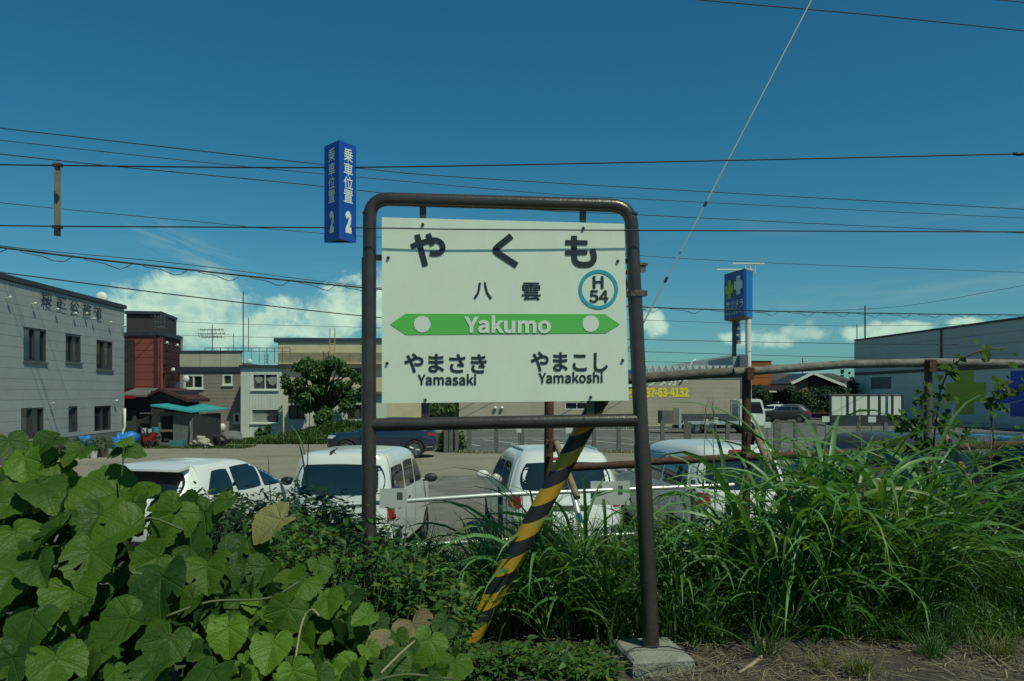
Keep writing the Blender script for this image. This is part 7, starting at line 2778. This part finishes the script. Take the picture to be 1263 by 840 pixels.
# distant low skyline of trees behind everything
rs = np.random.default_rng(240)
n = 9000
X0 = rs.uniform(-160, 190, n)
Y0 = rs.uniform(150, 170, n)
hh2 = 4.0 + 1.6 * np.sin(X0 * .13) + 1.0 * np.sin(X0 * .41 + 1)
p = np.stack([X0, Y0, rs.random(n) * hh2], -1)
V, F = leaf_batch(p, rdir(rs, n), rdir(rs, n, .8), rs.uniform(.8, 1.8, n), rs.uniform(.6, 1.2, n))
link('far_trees', mesh_np('far_trees', V, F, LF_hedge), None, 'stuff')

# ------------------------------------------------------------------ clutter beside the grey building
M_tarp = mat('tarp_blue', (0.015, 0.22, 0.62), 0.5, 0.25, 6, 0.5, 12)


def lump(c, r, seed, nu=14, nv=9, amp=.22):
    """draped or piled shape: an ellipsoid pulled about"""
    b = MB()
    b.ellipsoid(c, r, nu, nv)
    rr = random.Random(seed)
    ks = [(rr.uniform(1, 4), rr.uniform(1, 4), rr.uniform(0, 6)) for _ in range(4)]
    v = []
    for x, y, z in b.v:
        dx_, dy_, dz_ = (x - c[0]) / r[0], (y - c[1]) / r[1], (z - c[2]) / r[2]
        q = 1 + amp * sum(math.sin(k0 * dx_ * 2 + k1 * dz_ * 2 + k2 + dy_) for k0, k1, k2 in ks) / 2
        v.append((c[0] + dx_ * r[0] * q, c[1] + dy_ * r[1] * q, c[2] + max(-1, dz_ * q) * r[2]))
    b.v = v
    return b


d = 33.5
T = Thing('covered_tiller', 'machine under a bright blue tarp with wheels beside the grey building', 'tiller', (X_(157, d), d, 0), world=True)
T.part('tarp', lump((X_(159, d), d, Z_(543, d)), (.36, .4, .34), 3), M_tarp, smooth=True)
T.part('tarp_fold', lump((X_(150, d), d - .2, Z_(547, d)), (.22, .3, .42), 6), M_tarp, smooth=True)
ty, ri = wheel_meshes(.24, .14, M_lens)
for q in (-.3, .3):
    t = link('wheel', ty, T.o)
    t.location = (X_(166, d) - T.loc[0], q - .15, .24)
    t.rotation_euler = (0, 0, -math.pi / 2 - .3)
    link('rim', ri, t)
T = Thing('blue_bundle', 'small blue tarp bundle lying among the pots', 'tarp bundle', (X_(104, d), d, 0), world=True)
T.part('tarp', lump((X_(105, d), d, .52), (.28, .3, .22), 9), M_tarp, smooth=True)
b = MB()
b.box((X_(104, d), d, .16), (.6, .5, .30))
T.part('crate', b, M_post)
d = 37.0
T = Thing('red_cultivator', 'small red and black cultivator by the dark shed', 'cultivator', (X_(184, d), d, 0), world=True)
b = MB()
b.box((X_(185, d), d, .40), (.42, .5, .26))
b.box((X_(189, d), d, .62), (.20, .3, .20))
T.part('engine', b, mat('machine_red', (.26, .02, .018), .45, .2, 5))
b = MB()
b.box((X_(179, d), d, .62), (.5, .5, .12))
b.path([(X_(182, d), d, .5), (X_(174, d), d, .95), (X_(172, d), d, 1.0)], .025, 6)
T.part('handle', b, M_cplas)
ty, ri = wheel_meshes(.20, .12, M_rimdk)
for q in (-.26, .26):
    t = link('wheel', ty, T.o)
    t.location = (X_(187, d) - T.loc[0], q, .20)
    t.rotation_euler = (0, 0, -math.pi / 2)
    link('rim', ri, t)
d = 37.4
for px, py, m, r, lab in ((177.5, 532, M_plac, .12, 'white bucket standing left on the shelf by the shed'), (185, 533, M_plac, .11, 'white bucket right of the other one by the shed'), (192, 531, M_teal, .15, 'teal tub beside the white buckets')):
    b = MB()
    z = Z_(py, d) - .12
    b.tube((X_(px, d), d, z), (X_(px, d), d, z + .24), r * .8, r, 14)
    T = Thing('bucket', lab, 'bucket', (X_(px, d), d, z), world=True)
    T.part('tub', b, m, smooth=True, angle=40)
    b = MB()
    b.tube((X_(px, d), d, z + .235), (X_(px, d), d, z + .265), r * 1.06, r * 1.06, 14)
    T.part('rim', b, m)
b = MB()
b.box((X_(185, d), d + .05, Z_(533, d) - .17), (.85, .4, .08))
for q in (-.35, .35):
    b.box((X_(185, d) + q, d + .05, (Z_(533, d) - .21) / 2), (.07, .3, Z_(533, d) - .21))
single('work_bench', b, M_post, 'rough bench carrying buckets by the dark shed', 'bench')
d = 37.2
b = MB()
x0, x1 = X_(212, d), X_(228, d)
b.box(((x0 + x1) / 2, d, .05), (x1 - x0, .5, .06))
for (cx_, cy_, sx_, sy_) in ((x0, d, .04, .5), (x1, d, .04, .5), ((x0 + x1) / 2, d - .25, x1 - x0, .04), ((x0 + x1) / 2, d + .25, x1 - x0, .04)):
    b.box((cx_, cy_, .20), (sx_ + .002, sy_ + .002, .30))
single('teal_crate', b, mat('crate_teal', (.07, .22, .24), .6, .2, 5), 'open teal crate on the ground before the teal roofed shed', 'crate')
T = Thing('sack_pile', 'heap of crumpled whitish sacks right of the teal roofed shed', 'sacks', (X_(250, d), d, 0), world=True)
M_sack = mat('sack', (.40, .38, .30), .85, .25, 6, .5, 15)
for k, (px, py, rx, rz_) in enumerate(((243, 547, .26, .16), (252, 546, .30, .22), (248, 541, .22, .16), (258, 549, .22, .12))):
    T.part('sack', lump((X_(px, d), d - .1 * (k % 2), max(rz_ * .9, Z_(py, d))), (rx, .26, rz_), 30 + k, amp=.3), M_sack, smooth=True)
ty, ri = wheel_meshes(.30, .20, M_rimdk)
for px, lab in ((264, 'old tyre standing beside the sack heap'), (269, 'second old tyre leaning behind the first')):
    o = link('old_tyre', ty)
    o.location = (X_(px, d + .2), d + .2 + (px - 264) * .05, .29)
    o.rotation_euler = (0, .15, -math.pi / 2 + .4)
    o['label'] = lab
    o['category'] = 'tyre'
    o['group'] = 'old tyres by the taupe house'
T = Thing('rubble_heap', 'low grey heap of covered junk before the taupe house', 'junk heap', (X_(284, 40), 40, 0), world=True)
T.part('cover', lump((X_(286, 40.5), 40.5, .28), (.62, .5, .36), 51), M_conc2, smooth=True)
T.part('board_stack', lump((X_(275, 40), 40, .22), (.36, .4, .24), 52), M_post, smooth=True)
# flower pots along the foot of the grey building
PGP = 'potted plants along the foot of the grey building'
rr = random.Random(15)
for k in range(12):
    px, d = 66 + k * 6.2 + rr.uniform(-1, 1), 31.0 + rr.uniform(0, 1.6)
    x = X_(px, d)
    h = rr.uniform(.22, .34)
    T = Thing('potted_plant', '%s potted plant, %s from the left in the row before the grey building' % (('white', 'grey', 'brown', 'concrete')[k % 4], ('first', 'second', 'third', 'fourth', 'fifth', 'sixth', 'seventh', 'eighth', 'ninth', 'tenth', 'eleventh', 'twelfth')[k]), 'potted plant', (x, d, 0), group=PGP)
    b = MB()
    b.tube((0, 0, 0), (0, 0, h), .11, .15, 12)
    T.part('pot', b, (M_plac, M_post, mat('pot_brown', (.12, .07, .05), .8), M_conc)[k % 4], smooth=True, angle=40)
    rs = np.random.default_rng(300 + k)
    n = 70
    v = nrm(rs.normal(0, 1, (n, 3)))
    pos = np.array([0, 0, h + .18]) + v * rs.random((n, 1)) ** .5 * np.array([.2, .2, .22])
    L_ = rs.uniform(.07, .14, n)
    V, F = leaf_batch(pos, nrm(v + np.array([0, 0, .1])), rdir(rs, n, 1.2), L_, L_ * .5)
    T.part('leaves', mesh_np('leaves', V, F, LF_turf if k % 3 else LF_tree), None, kind='stuff')
